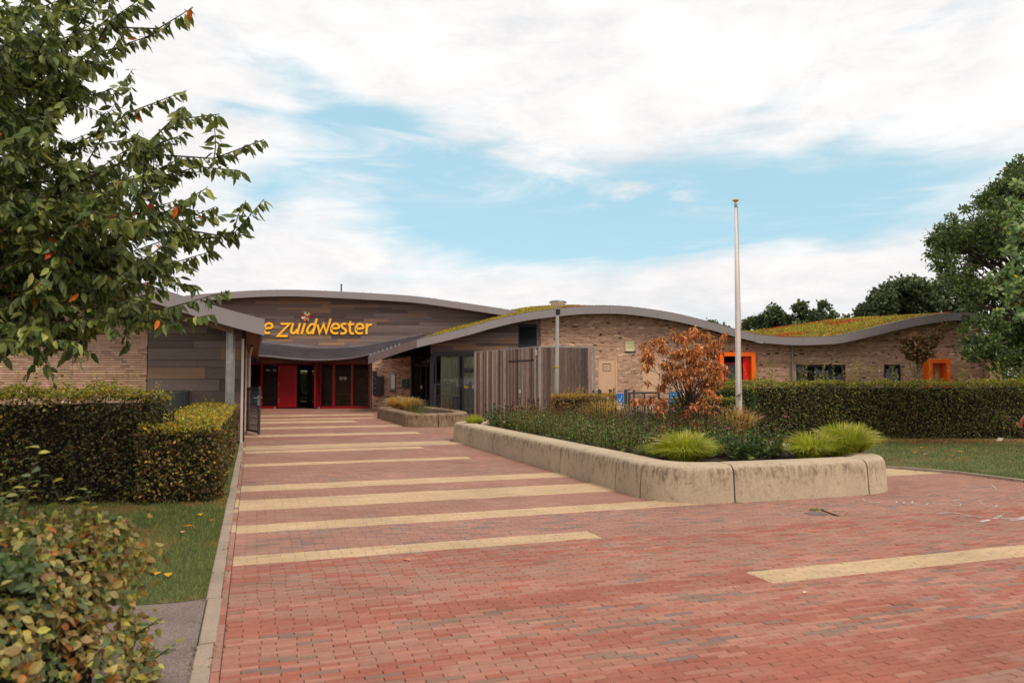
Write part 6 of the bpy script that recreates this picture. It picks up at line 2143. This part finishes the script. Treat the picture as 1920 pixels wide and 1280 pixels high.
def cherry():
    root = thing('cherry_tree', (-6.9, 6.9, 0), 'large cherry tree with drooping dark green and few orange leaves over the left building', 'tree')
    br = MB()
    tk_ = MB()
    trunk = np.array([(-6.9, 6.9, 0), (-6.85, 6.9, .8), (-6.9, 6.85, 1.6), (-6.7, 6.8, 2.6), (-6.6, 6.7, 3.8), (-6.5, 6.6, 5.2), (-6.3, 6.5, 7.0)])
    tk_.tube(trunk, [.2, .16, .14, .12, .1, .07, .03], 12)
    tk_.build('trunk', m_bark, root, smooth=True)
    # limb ends as pixels and depths: the silhouette to the right, then the filling
    T = [(362, 14, 6.0, 1), (240, -30, 6.3, 1), (300, 60, 6.1, 0), (412, 214, 6.0, 1), (350, 170, 6.4, 0), (494, 262, 5.9, 1), (450, 320, 6.2, 0), (495, 374, 6.0, 1), (456, 440, 6.1, 1), (400, 470, 6.3, 0),
         (430, 545, 6.2, 1), (400, 590, 6.0, 1), (330, 600, 6.2, 0), (120, -60, 6.5, 1), (60, -40, 5.8, 0), (180, 40, 6.6, 0), (250, 560, 5.6, 0), (220, 620, 5.6, 0), (150, 640, 5.4, 0), (90, 620, 5.3, 0), (40, 640, 5.3, 0), (65, 655, 5.5, 0)]
    for _ in range(135):
        py = rng.uniform(-60, 600)
        edge = np.interp(py, [-60, 0, 100, 200, 300, 400, 500, 560, 620], [260, 270, 275, 330, 395, 410, 400, 360, 280])
        T.append((rng.uniform(-330, edge), py, rng.uniform(5.3, 8.2), 0))
    for _ in range(30):
        py = rng.uniform(300, 600)
        T.append((rng.uniform(-200, 320), py, rng.uniform(5.3, 7.5), 0))
    P, Dd, Ln = [], [], []
    for (px, py, dep, main) in T:
        tip = W(px, py, dep)
        hz = float(np.clip(tip[2] - (2.1 if tip[2] > 3.4 else (1.2 if tip[2] > 2.6 else .6)) - rng.uniform(0, .5), 1.5, 6.2))
        i = np.interp(hz, trunk[:, 2], np.arange(len(trunk)))
        a = trunk[int(i)] * (1 - i % 1) + trunk[min(int(i) + 1, len(trunk) - 1)] * (i % 1)
        if px < 0 and rng.uniform() < .3: continue
        pts = limb(br, a, tip, .03 if main else .02, .0035, sag=.03 if main else .05, n=12)
        L_ = np.linalg.norm(tip - a)
        segs = [(pts, .45)]
        ntw = int(L_ * 3.4)
        for t in rng.uniform(.35, .95, ntw):
            j = int(t * (len(pts) - 1)); q = pts[j]
            dm = nrm(pts[min(j + 1, len(pts) - 1)] - pts[max(j - 1, 0)])
            dv = nrm(dm * .7 + rng.normal(0, .55, 3) + np.array((0, 0, .05)))
            l2 = rng.uniform(.25, .6) * (1.15 - .5 * t)
            tw = limb(br, q, q + dv * l2, .006, .002, sag=.04, n=5, k=4)
            segs.append((tw, .1))
        for sg, t0_ in segs:
            lens = np.linalg.norm(np.diff(sg, axis=0), axis=1); tot = lens.sum()
            m = int(tot * (1 - t0_) / .017)
            if m < 2: continue
            u = np.linspace(t0_, 1, m) * tot
            cum = np.concatenate(([0], np.cumsum(lens)))
            pos = np.stack([np.interp(u, cum, sg[:, k]) for k in range(3)], 1)
            dm = nrm(sg[-1] - sg[0])
            side = np.cross(dm, (0, 0, 1.)); side /= np.linalg.norm(side) + 1e-6
            sg_ = np.where(np.arange(m) % 2 == 0, 1, -1)[:, None]
            dd = dm * .4 + side * sg_ * .5 + np.array((0, 0, -.85)) + rng.normal(0, .38, (m, 3))
            P.append(pos + rng.normal(0, .006, (m, 3))); Dd.append(dd)
            Ln.append(np.full(m, .112) * rng.uniform(.5, 1.25, m))
    P, Dd, Ln = map(np.concatenate, (P, Dd, Ln))
    n = len(P)
    nv = rng.normal(0, 1, (n, 3)); nv[:, 2] += .2
    mats = frames(Dd, nv, Ln, Ln * rng.uniform(.36, .48, n))
    pal = scaled([lin(80, 92, 46, .6), lin(64, 76, 40, .58), lin(116, 124, 66, .62), lin(94, 102, 48, .6), lin(150, 152, 84, .62)], 1.9)
    cols = pick(pal, [.32, .3, .14, .18, .06], n, .15)
    o = rng.uniform(0, 1, n) < .008
    cols[o] = pick([lin(236, 120, 30, .8), lin(220, 84, 50, .8)], [.8, .2], int(o.sum()), .1)
    br.build('branches', m_bark, root, kind='stuff')
    split_build(LEAF6, LEAF6F, mats, P, cols, m_leaf, root, 300, 'leaf', 'crown', m_leaf_o)
    return n


n_ch = cherry()


def blob_tree(name, label, base, blobs, leaf, per, pal, wt, trunk_r=.15, cat='tree', tmpl=(LEAF2, LEAF2F), mat=None, squash=.8, keep=0, matO=None, droop=0.0, asp=.6, shell=.55, lr=.2, group=None):
    """blobs: (x,y,z,r) real positions of foliage clumps, each carried by its own limb"""
    base = np.array(base, float)
    root = thing(name, base, label, cat, group)
    B = np.array(blobs, float)
    br = MB()
    cz = B[:, 2].min(); top = B[:, 2].max()
    hub = base + np.array((0, 0, (cz + (top - cz) * .35) - base[2]))
    cx = np.array((B[:, 0].mean(), B[:, 1].mean()))
    hub[:2] = base[:2] * .6 + cx * .4
    br.tube([base, base * .5 + hub * .5 + rng.normal(0, .05, 3), hub, hub * .5 + np.array((*cx, top)) * .5], [trunk_r, trunk_r * .8, trunk_r * .6, trunk_r * .15], 9)
    br.build('trunk', m_bark, root)
    br = MB()
    for b in B:
        f = rng.uniform(.45, 1)
        st = base * (1 - f) + hub * f
        limb(br, st, b[:3], trunk_r * lr, trunk_r * .04, sag=.06, n=6, k=5)
    br.build('limbs', m_bark, root, kind='stuff')
    P, Dd = [], []
    for b in B:
        m = max(8, int(per * b[3] ** 2))
        v = nrm(rng.normal(0, 1, (m, 3)))
        rr = b[3] * (shell + (1 - shell) * rng.uniform(0, 1, (m, 1))) * rng.uniform(.55, 1.12, (m, 1)) ** .5
        # uneven clump: pull by noise
        nn = np.array([1 + .5 * noise.noise(Vector(q * 2.2 + b[:3])) for q in v])[:, None]
        q = v * rr * nn; q[:, 2] *= squash
        P.append(b[:3] + q); Dd.append(v)
    P, Dd = np.concatenate(P), np.concatenate(Dd)
    n = len(P)
    dirs = Dd * .4 + rng.normal(0, .7, (n, 3)); dirs[:, 2] -= droop
    nv = Dd + rng.normal(0, .6, (n, 3)) + np.array((0, 0, .5))
    ln = leaf * rng.uniform(.6, 1.3, n)
    cols = pick(scaled(pal, 1.35), wt, n, .18)
    split_build(tmpl[0], tmpl[1], frames(dirs, nv, ln, ln * asp), P, cols, mat or m_leaf, root, keep, 'leaf', 'crown', matO)
    return root


def blobs_px(lst, scale=1.0):
    out = []
    for (px, py, dep, rpx) in lst:
        p = W(px, py, dep)
        out.append((*p, rpx * dep / FPX * scale))
    return out


# brown drought-struck tree in the bed
bt = []
for _ in range(120):
    py = rng.uniform(622, 825)
    hw = np.interp(py, [615, 640, 680, 740, 800, 835], [30, 56, 74, 68, 58, 30])
    cx_ = np.interp(py, [615, 680, 830], [1296, 1276, 1280])
    qx = cx_ + rng.uniform(-1, 1) * hw
    if (abs(qx - 1266) < 24 and abs(py - 742) < 26) or (qx < 1238 and 690 < py < 795): continue
    bt.append((qx, py, rng.uniform(13.6, 15.4), rng.uniform(9, 17)))
bt += [(1358, 628, 14.5, 8), (1348, 640, 14.5, 8), (1225, 640, 14.5, 10), (1207, 647, 14.5, 8), (1305, 622, 14.5, 14), (1285, 632, 14.5, 12), (1325, 632, 14.5, 12), (1190, 752, 14.2, 9), (1205, 748, 14.2, 10), (1222, 745, 14.2, 10), (1213, 716, 14.2, 7), (1358, 690, 14.3, 9), (1350, 715, 14.3, 10),
       (1235, 805, 13.8, 14), (1262, 815, 13.8, 14)]
pb_ = W(1292, 800, 14.5)
brown = blob_tree('withered_tree', 'small multi-branched tree with hanging coppery brown dry leaves in the flower bed', (pb_[0], 14.5, .4), blobs_px(bt), .088, 5000,
                  [lin(196, 124, 76, .72), lin(168, 100, 60, .66), lin(214, 152, 102, .72), lin(136, 88, 62, .6), lin(120, 110, 60, .58)], [.34, .3, .16, .15, .05], .045, mat=m_dry, matO=m_dry_o, keep=240, droop=1.1, asp=.42, shell=.2, tmpl=(LEAF6, LEAF6F), squash=1.0)
# small reddish tree behind the hedge
rt = [(1709, 640, 27, 13), (1725, 655, 27, 15), (1700, 655, 27, 10), (1740, 640, 27, 12), (1757, 628, 27, 11), (1764, 618, 27, 7), (1772, 612, 27, 5), (1742, 660, 27, 10), (1708, 668, 27, 9), (1726, 672, 27, 9), (1697, 640, 27, 7), (1690, 634, 27, 5), (1733, 668, 27, 8), (1750, 645, 27, 8), (1718, 632, 27, 8)]
pr_ = W(1716, 700, 27)
blob_tree('small_tree', 'slim young tree with reddish-green leaves behind the hedge, left of the smaller orange surround', (pr_[0], 27, 0), blobs_px(rt, 1.15), .12, 4200,
          [lin(120, 74, 46, .56), lin(96, 88, 50, .55), lin(136, 84, 50, .58), lin(84, 84, 48, .55)], [.3, .3, .2, .2], .06, asp=.6)
# big dark tree on the right
bg_ = []
edge_y = [300, 350, 400, 430, 480, 520, 560, 600, 640, 670, 700]
edge_x = [1905, 1850, 1790, 1745, 1738, 1752, 1790, 1812, 1800, 1805, 1850]
for _ in range(230):
    py = rng.uniform(320, 700)
    e = np.interp(py, edge_y, edge_x)
    bg_.append((rng.uniform(e + 16, 2120), py, rng.uniform(26, 33), rng.uniform(18, 38)))
for py, ex in zip((330, 352, 372, 392, 408, 430, 452, 476, 500, 515, 545, 575, 600, 616, 640, 655, 668), (1880, 1858, 1838, 1800, 1775, 1752, 1738, 1742, 1758, 1775, 1790, 1805, 1808, 1800, 1802, 1810, 1822)):
    bg_.append((ex + 8, py, rng.uniform(26, 29), rng.uniform(9, 15)))
bg_ += [(1900, 310, 28, 12), (1915, 300, 28, 14), (1890, 325, 28, 10), (1815, 392, 28, 8), (1765, 425, 28, 9)]
pt_ = W(1960, 700, 29)
blob_tree('big_tree', 'very large dark green tree at the right edge over the end of the brick wing', (pt_[0], 29, 0), blobs_px(bg_), .16, 1300,
          scaled([lin(76, 92, 50, .55), lin(62, 78, 44, .52), lin(98, 112, 62, .58), lin(118, 128, 74, .58)], 1.45), [.4, .34, .18, .08], .32, squash=.75, shell=.35, asp=.5)
# nearer pale-leaved tree
pn = []
for _ in range(90):
    py = rng.uniform(330, 610)
    e = np.interp(py, [300, 350, 400, 450, 500, 560, 610], [1915, 1905, 1895, 1885, 1868, 1862, 1900])
    pn.append((rng.uniform(e + 8, 2080), py, rng.uniform(15.5, 18.5), rng.uniform(12, 24)))
pn += [(1872, 585, 16, 8), (1866, 545, 16, 8), (1858, 520, 16, 7), (1888, 470, 16, 9), (1893, 380, 16, 9), (1905, 345, 16, 9), (1912, 590, 16, 12), (1915, 350, 16, 10)]
pt2 = W(2040, 700, 17)
blob_tree('maple_tree', 'nearer tree with larger pale green leaves in front of the big dark tree', (pt2[0], 17, 0), blobs_px(pn), .125, 2600,
          scaled([lin(126, 144, 96, .62), lin(104, 126, 82, .6), lin(150, 162, 114, .64), lin(84, 106, 66, .58), lin(196, 176, 60, .62)], 1.5), [.34, .3, .16, .18, .02], .18, tmpl=(LEAF6, LEAF6F), keep=120, matO=m_leaf_o, asp=.75, shell=.2)
# oaks behind the building
oak_pal = scaled([lin(70, 80, 52, .55), lin(58, 66, 44, .52), lin(88, 98, 62, .56)], 1.45)


def oak(label, cx_, py_top, py_bot, hw, dep, nb=26, seedcol=None):
    bl_ = []
    for _ in range(int(nb * 1.7)):
        f = rng.uniform(0, 1); py = py_top + (py_bot - py_top) * f
        w_ = hw * math.sqrt(max(0.05, 1 - (2 * (f - .55)) ** 2))
        bl_.append((cx_ + rng.uniform(-1, 1) * w_, py, dep + rng.uniform(-2, 2), rng.uniform(.2, .42) * min(hw, py_bot - py_top)))
    p = W(cx_, 712, dep)
    blob_tree('oak_tree', label, (p[0], dep, 0), blobs_px(bl_), .3, 260, seedcol or oak_pal, [.4, .35, .25], .35, squash=.85, shell=.4, asp=.8, group='trees beyond the building')


oak('largest dark oak behind the right crest of the green roof', 1700, 530, 640, 66, 64, 44)
oak('dark oak crown left of the largest oak, behind the roof crest', 1650, 548, 640, 42, 66, 30)
oak('dark oak just right of the largest one, partly behind the big tree', 1775, 520, 640, 55, 66, 34)
oak('dark round oak above the middle of the green roof', 1540, 568, 640, 30, 70, 26)
oak('dark oak left of the round oak above the green roof', 1500, 572, 640, 34, 72, 28)
oak('wide low dark oak nearest the flagpole', 1450, 582, 640, 36, 72, 28)
oak('small dark oak immediately right of the flagpole', 1405, 602, 640, 24, 74, 18)
oak('low dark crown peeping over the roof left of the flagpole', 1340, 603, 640, 26, 74, 18)
oak('small pale green tree in front of the round oak', 1497, 598, 640, 14, 62, 14, [lin(110, 124, 84, .6), lin(92, 108, 74, .58)])
oak('small ragged tree at the left foot of the largest oak', 1612, 580, 640, 14, 66, 12)
oak('small low tree between the round oak and the ragged one', 1585, 592, 640, 16, 68, 12, [lin(96, 106, 80, .58), lin(80, 90, 66, .56)])
# far wood beyond the right-hand side, seen under the big tree
fw = MB()
n = 9000
x = rng.uniform(26, 90, n); y = rng.uniform(48, 60, n); z = rng.uniform(0, 1, n) ** .8 * (5 + 2 * np.sin(x * .4) + np.sin(x * 1.3))
dirs = rng.normal(0, 1, (n, 3)); nv = rng.normal(0, 1, (n, 3)) + np.array((0, -1, .6))
ln = rng.uniform(.3, .6, n)
fw.inst(LEAF2, LEAF2F, frames(dirs, nv, ln, ln * .8), np.stack((x, y, z), 1), pick(oak_pal + [lin(96, 104, 62, .56)], [.3, .3, .2, .2], n, .2))
tag(fw.build('distant_wood', m_leaf, None, kind='stuff'), 'mass of distant green trees beyond the right end of the school', 'wood')
bsh = []
for _ in range(30):
    bsh.append((rng.uniform(1865, 2050), rng.uniform(690, 740), rng.uniform(26, 30), rng.uniform(14, 26)))
pbs = W(1930, 712, 28)
blob_tree('bush', 'bushy green shrub at the far right behind the long hedge', (pbs[0], 28, 0), blobs_px(bsh), .12, 500, [lin(110, 120, 66, .58), lin(86, 100, 56, .56), lin(136, 136, 70, .6)], [.4, .4, .2], .06, cat='shrub')

# ------------------------------------------------------------------ a person at the right edge
def skin_obj(name, verts, edges, radii, mat, parent, root_i=0, sub=2):
    me = bpy.data.meshes.new(name)
    me.from_pydata([tuple(v) for v in verts], edges, [])
    o = bpy.data.objects.new(name, me)
    scn.collection.objects.link(o)
    sk = o.modifiers.new('skin', 'SKIN')
    sk.use_smooth_shade = True
    for i, r in enumerate(radii):
        r = (r, r) if np.ndim(r) == 0 else r
        me.skin_vertices[0].data[i].radius = r
        me.skin_vertices[0].data[i].use_root = (i == root_i)
    ss = o.modifiers.new('sub', 'SUBSURF'); ss.levels = sub; ss.render_levels = sub
    dg = bpy.context.evaluated_depsgraph_get()
    m2 = bpy.data.meshes.new_from_object(o.evaluated_get(dg))
    bpy.data.objects.remove(o)
    m2.materials.clear(); m2.materials.append(mat)
    for p in m2.polygons: p.use_smooth = True
    o = bpy.data.objects.new(name, m2)
    link(o, parent)
    o.location = -origin_of(parent) * 0
    return o


m_skin = M('skin', lin(206, 138, 112, .75), rough=.55, var=.05, fvar=.04, bump=0)
m_shirt = M('shirt_cloth', lin(60, 66, 84, .8), rough=.9, var=.08)
m_short = M('shorts_cloth', lin(110, 100, 86, .8), rough=.9, var=.08)
m_hair = M('hair', lin(58, 42, 32, .8), rough=.8)
m_shoe = M('shoe', lin(225, 222, 216, .85), rough=.6)
PYY = 12.0
hand = W(1911, 788, PYY)
pxh = hand[0]
person = thing('person', (8.6, PYY, 0), 'person walking at the right edge, only a bare forearm and hand in view', 'person')
person.rotation_euler = (0, 0, -math.pi / 2)
# local frame: walks towards -x (to the left); x: forward is -x
V = [(0, 0, .95), (0, 0, 1.15), (0, 0, 1.38), (0, 0, 1.5), (-.02, 0, 1.57), (-.03, 0, 1.66), (-.02, 0, 1.76),          # 0-6 spine, neck, head
     (0, -.19, 1.42), (.02, -.25, 1.16), (-.2, -.26, .98), (-.265, -.26, .935),                                         # 7-10 near arm to wrist (forward)
     (0, .19, 1.42), (.1, .25, 1.15), (.16, .25, .92), (.17, .25, .86),                                                # 11-14 far arm
     (0, -.1, .9), (-.2, -.1, .5), (-.22, -.1, .09), (-.34, -.1, .035),                                                # 15-18 near leg forward
     (0, .1, .9), (.14, .1, .5), (.42, .1, .16), (.36, .1, .04)]                                                      # 19-22 far leg back
E = [(0, 1), (1, 2), (2, 3), (3, 4), (4, 5), (5, 6), (2, 7), (7, 8), (8, 9), (9, 10), (2, 11), (11, 12), (12, 13), (13, 14), (0, 15), (15, 16), (16, 17), (17, 18), (0, 19), (19, 20), (20, 21), (21, 22)]
Rr = [(.13, .16), (.12, .14), (.12, .17), .06, .065, .095, .075, .06, .048, .034, .027, .06, .048, .034, .027, .1, .06, .038, .03, .1, .06, .038, .03]
# right-hand: palm and curled fingers on the near wrist
w0_ = np.array(V[10]); fwd = nrm(np.array((-.5, 0, -.75)))
palm = w0_ + fwd * .05
V.append(tuple(palm)); E.append((10, 23)); Rr.append((.036, .02))
ob_body = skin_obj('body', V, E, Rr, m_skin, person)
fv, fe, frd = [], [], []
for k in range(4):
    off = np.array((.0, (k - 1.5) * .019, 0))
    b0 = palm + off - fwd * .01
    l_ = (.036, .041, .038, .03)[k]
    p1_ = b0 + fwd * .035
    p2_ = p1_ + nrm(fwd + np.array((.45, 0, -.3))) * l_
    p3_ = p2_ + nrm(np.array((.9, 0, -.25))) * l_ * .7
    i = len(fv)
    fv += [b0, p1_, p2_, p3_]; fe += [(i, i + 1), (i + 1, i + 2), (i + 2, i + 3)]; frd += [.0105, .0095, .0088, .0075]
    skin_obj('finger', [b0, p1_, p2_, p3_], [(0, 1), (1, 2), (2, 3)], [.0105, .0095, .0088, .0075], m_skin, person)
tb = palm + np.array((-.012, -.034, .02))
skin_obj('thumb', [tb, tb + np.array((-.02, -.012, -.03)), tb + np.array((-.005, -.01, -.06))], [(0, 1), (1, 2)], [.013, .011, .008], m_skin, person)
skin_obj('shirt', [(0, 0, .98), (0, 0, 1.15), (0, 0, 1.38), (0, 0, 1.46), (0, -.19, 1.42), (.015, -.24, 1.24), (0, .19, 1.42), (.07, .24, 1.24)], [(0, 1), (1, 2), (2, 3), (2, 4), (4, 5), (2, 6), (6, 7)],
         [(.15, .18), (.135, .16), (.14, .18), .07, .08, .07, .08, .07], m_shirt, person)
skin_obj('shorts', [(0, 0, 1.0), (0, 0, .92), (-.01, -.1, .86), (-.16, -.1, .6), (0, .1, .86), (.1, .1, .6)], [(0, 1), (1, 2), (2, 3), (1, 4), (4, 5)], [(.14, .17), (.14, .17), .12, .09, .12, .09], m_short, person)
skin_obj('hair', [(.0, 0, 1.67), (-.01, 0, 1.76), (.0, 0, 1.8)], [(0, 1), (1, 2)], [.09, .098, .06], m_hair, person)
for nm, p in (('shoe', [(-.2, -.1, .05), (-.28, -.1, .045), (-.40, -.1, .035)]), ('shoe', [(.46, .1, .14), (.4, .1, .07), (.33, .1, .035)])):
    skin_obj(nm, p, [(0, 1), (1, 2)], [.052, .048, .034], m_shoe, person)

# ------------------------------------------------------------------ small things on the ground
def dead_leaf(p, col, label, size=.09, az=0.0, up=0.02):
    v = (LEAF6 * np.array((size * .7, size, size * .5))) @ np.array(((math.cos(az), math.sin(az), 0), (-math.sin(az), math.cos(az), 0), (0, 0, 1)))
    v = v + np.array((p[0], p[1], up))
    o = add('fallen_leaf', v, LEAF6F, m_dry, None, np.tile(col, (6, 1)))
    return tag(o, label, 'leaf', 'fallen leaves')


oc, yc, pc = lin(240, 130, 40, .8), lin(240, 180, 50, .8), lin(240, 150, 120, .85)
for (px, py, c, z, sz, lb) in [(315, 1080, yc, .03, .1, 'yellow fallen leaf on the left lawn near the asphalt'), (300, 1078, yc, .03, .08, 'smaller yellow fallen leaf on the left lawn, next to the larger one'),
                               (362, 990, oc, .03, .11, 'orange fallen leaf on the left lawn near the kerb'), (344, 1000, pc, .03, .08, 'pale orange fallen leaf left of the bright orange one'),
                               (375, 967, yc, .03, .1, 'pale yellow fallen leaf on the lawn below the hedge'), (397, 980, oc, .03, .08, 'orange fallen leaf touching the kerb side of the left lawn'),
                               (767, 1053, pc, .015, .1, 'pink curled leaf lying alone on the bricks below the cream stripes'), (617, 820, oc, .015, .12, 'orange leaf on the path just before the far stripes'),
                               (433, 977, oc, .015, .09, 'orange leaf on the bricks beside the left kerb'), (443, 929, oc, .015, .08, 'small orange leaf on the bricks near the hedge end'),
                               (1711, 849, oc, .03, .16, 'leftmost orange leaf on the right lawn'), (1724, 841, yc, .03, .16, 'yellow leaf on the right lawn nearest the hedge'),
                               (1792, 848, yc, .03, .16, 'rightmost pale yellow leaf on the right lawn'), (1742, 854, pc, .03, .14, 'pale orange leaf in the middle of the right lawn'),
                               (1779, 856, oc, .03, .12, 'small orange leaf at the right of the lawn leaves'), (1513, 1112, lin(235, 220, 205, .85), .015, .05, 'white scrap of paper-pale leaf below the right cream stripe')]:
    g_ = G(px, py)
    dead_leaf(g_, c, lb, sz, rng.uniform(0, 6.28), z)

# weeds in the joints, a grate with a sprouting weed
def weed(c, r, n, h, label, z=.0):
    az = rng.uniform(0, 6.28, n); rr = r * np.sqrt(rng.uniform(0, 1, n))
    P = np.stack((c[0] + rr * np.cos(az), c[1] + rr * np.sin(az) * .6, np.full(n, z)), 1)
    dirs = np.stack((np.cos(az), np.sin(az), rng.uniform(.2, 1.2, n)), 1)
    ln = h * rng.uniform(.5, 1.2, n)
    o = MB().inst(LEAF2, LEAF2F, frames(dirs, np.tile((0, 0, 1.), (n, 1)) + rng.normal(0, .3, (n, 3)), ln, ln * .3), P, pick([lin(96, 120, 50, .65), lin(120, 130, 60, .65)], [.6, .4], n, .15)).build('weed', m_leaf, None, kind='stuff')
    tag(o, label, 'weed')


weed(G(1533, 958), .09, 60, .05, 'green weed tuft growing beside the drain cover')
weed(G(1560, 965), .22, 50, .03, 'flat trailing weeds right of the drain cover', .004)
weed(G(1490, 955), .3, 50, .025, 'thin scattered weeds left of the drain cover', .004)
weed(G(1217, 938), .08, 40, .03, 'small weed at the foot of the planter joint near the corner')
weed(G(1383, 944), .05, 30, .035, 'small weed at the foot of the front planter joint')
weed(G(850, 828), .12, 40, .05, 'weed at the far left foot of the large planter')
kw = MB()
n = 2600
s_ = rng.uniform(3.2, 20, n); side = rng.uniform(0, 1, n) < .6
t_ = tK + np.where(side, .052, -.052) + rng.normal(0, .012, n)
cl = np.array([noise.noise(Vector((a * 2.2, 3, 1))) for a in s_]) > .0
s_, t_ = s_[cl], t_[cl]; n = len(s_)
P = np.stack((s_ * D[0] + t_ * U[0], s_ * D[1] + t_ * U[1], np.full(n, .0)), 1)
dirs = rng.normal(0, 1, (n, 3)); dirs[:, 2] = rng.uniform(.1, .8, n)
ln = rng.uniform(.012, .035, n)
kw.inst(LEAF2, LEAF2F, frames(dirs, np.tile((0, 0, 1.), (n, 1)) + rng.normal(0, .3, (n, 3)), ln, ln * .4), P, pick([lin(104, 112, 52, .6), lin(140, 120, 76, .6), lin(120, 90, 60, .6)], [.45, .3, .25], n, .2))
tag(kw.build('kerb_weeds', m_leaf, None, kind='stuff'), 'sparse moss and tiny weeds in the joints along the left kerb', 'weeds')
dc = thing('drain_cover', (*G(1530, 964), 0), 'round reddish metal drain cover in the bricks in front of the planter', 'drain cover')
g_ = G(1530, 964)
MB().lathe((g_[0], g_[1], 0), [(.13, -.01), (.13, .011), (.115, .012), (.0, .012)], 18).build('lid', m_fascia2, dc)
stk = MB().tube([(*G(1540, 958), .02), (*G(1556, 964), .015), (*G(1572, 969), .012)], .008, 5).build('twig', m_bark)
tag(stk, 'thin dark twig lying beside the drain cover', 'twig')
# chalk scribbles


chs = thing('chalk_drawing', (*G(1800, 950), .013), 'faint white chalk scribbles on the bricks right of the large planter', 'chalk drawing')


def chalk(pxs, w=.012):
    ch = MB()
    pts = [G(a_, b_) for a_, b_ in pxs]
    l_, _ = catmull(pts, .05)
    out = []
    L2 = nrm(np.gradient(l_, axis=0)); N2 = np.stack((-L2[:, 1], L2[:, 0]), 1)
    for i in range(len(l_) - 1):
        if rng.uniform() < .3: continue
        w_ = w * rng.uniform(.4, 1)
        ch.raw([(*(l_[i] - N2[i] * w_), .0132), (*(l_[i + 1] - N2[i + 1] * w_), .0132), (*(l_[i + 1] + N2[i + 1] * w_), .0132), (*(l_[i] + N2[i] * w_), .0132)], [(0, 1, 2, 3)])
    ch.build('chalk_stroke', m_chalk, chs, kind='stuff')


chalk([(1618, 936), (1625, 942), (1640, 944), (1655, 941)])
chalk([(1680, 944), (1690, 940), (1700, 946), (1712, 941)])
chalk([(1712, 946), (1730, 950), (1745, 944), (1760, 948), (1775, 946), (1795, 950), (1800, 945)])
chalk([(1785, 940), (1810, 936), (1835, 940), (1845, 948), (1860, 952), (1870, 948)])
chalk([(1755, 964), (1790, 963), (1820, 969), (1850, 972), (1880, 968)], .02)
chalk([(1838, 980), (1860, 975), (1875, 972), (1905, 974), (1925, 970)], .03)
chalk([(1870, 970), (1895, 976), (1930, 973)], .025)
chalk([(1456, 963), (1470, 966), (1490, 968), (1512, 972)], .012)
chalk([(1860, 910), (1870, 920)], .014)
pass
# seagull-pale paper by the right hedge
pg = W(1871, 812, 19.6)
o = MB().prism([(pg[0] - .09, .02), (pg[0] - .02, .1), (pg[0] + .07, .09), (pg[0] + .04, .03)], 19.5, 19.56).build('litter', m_white)
tag(o, 'small crumpled pale piece of litter at the foot of the right hedge', 'litter')
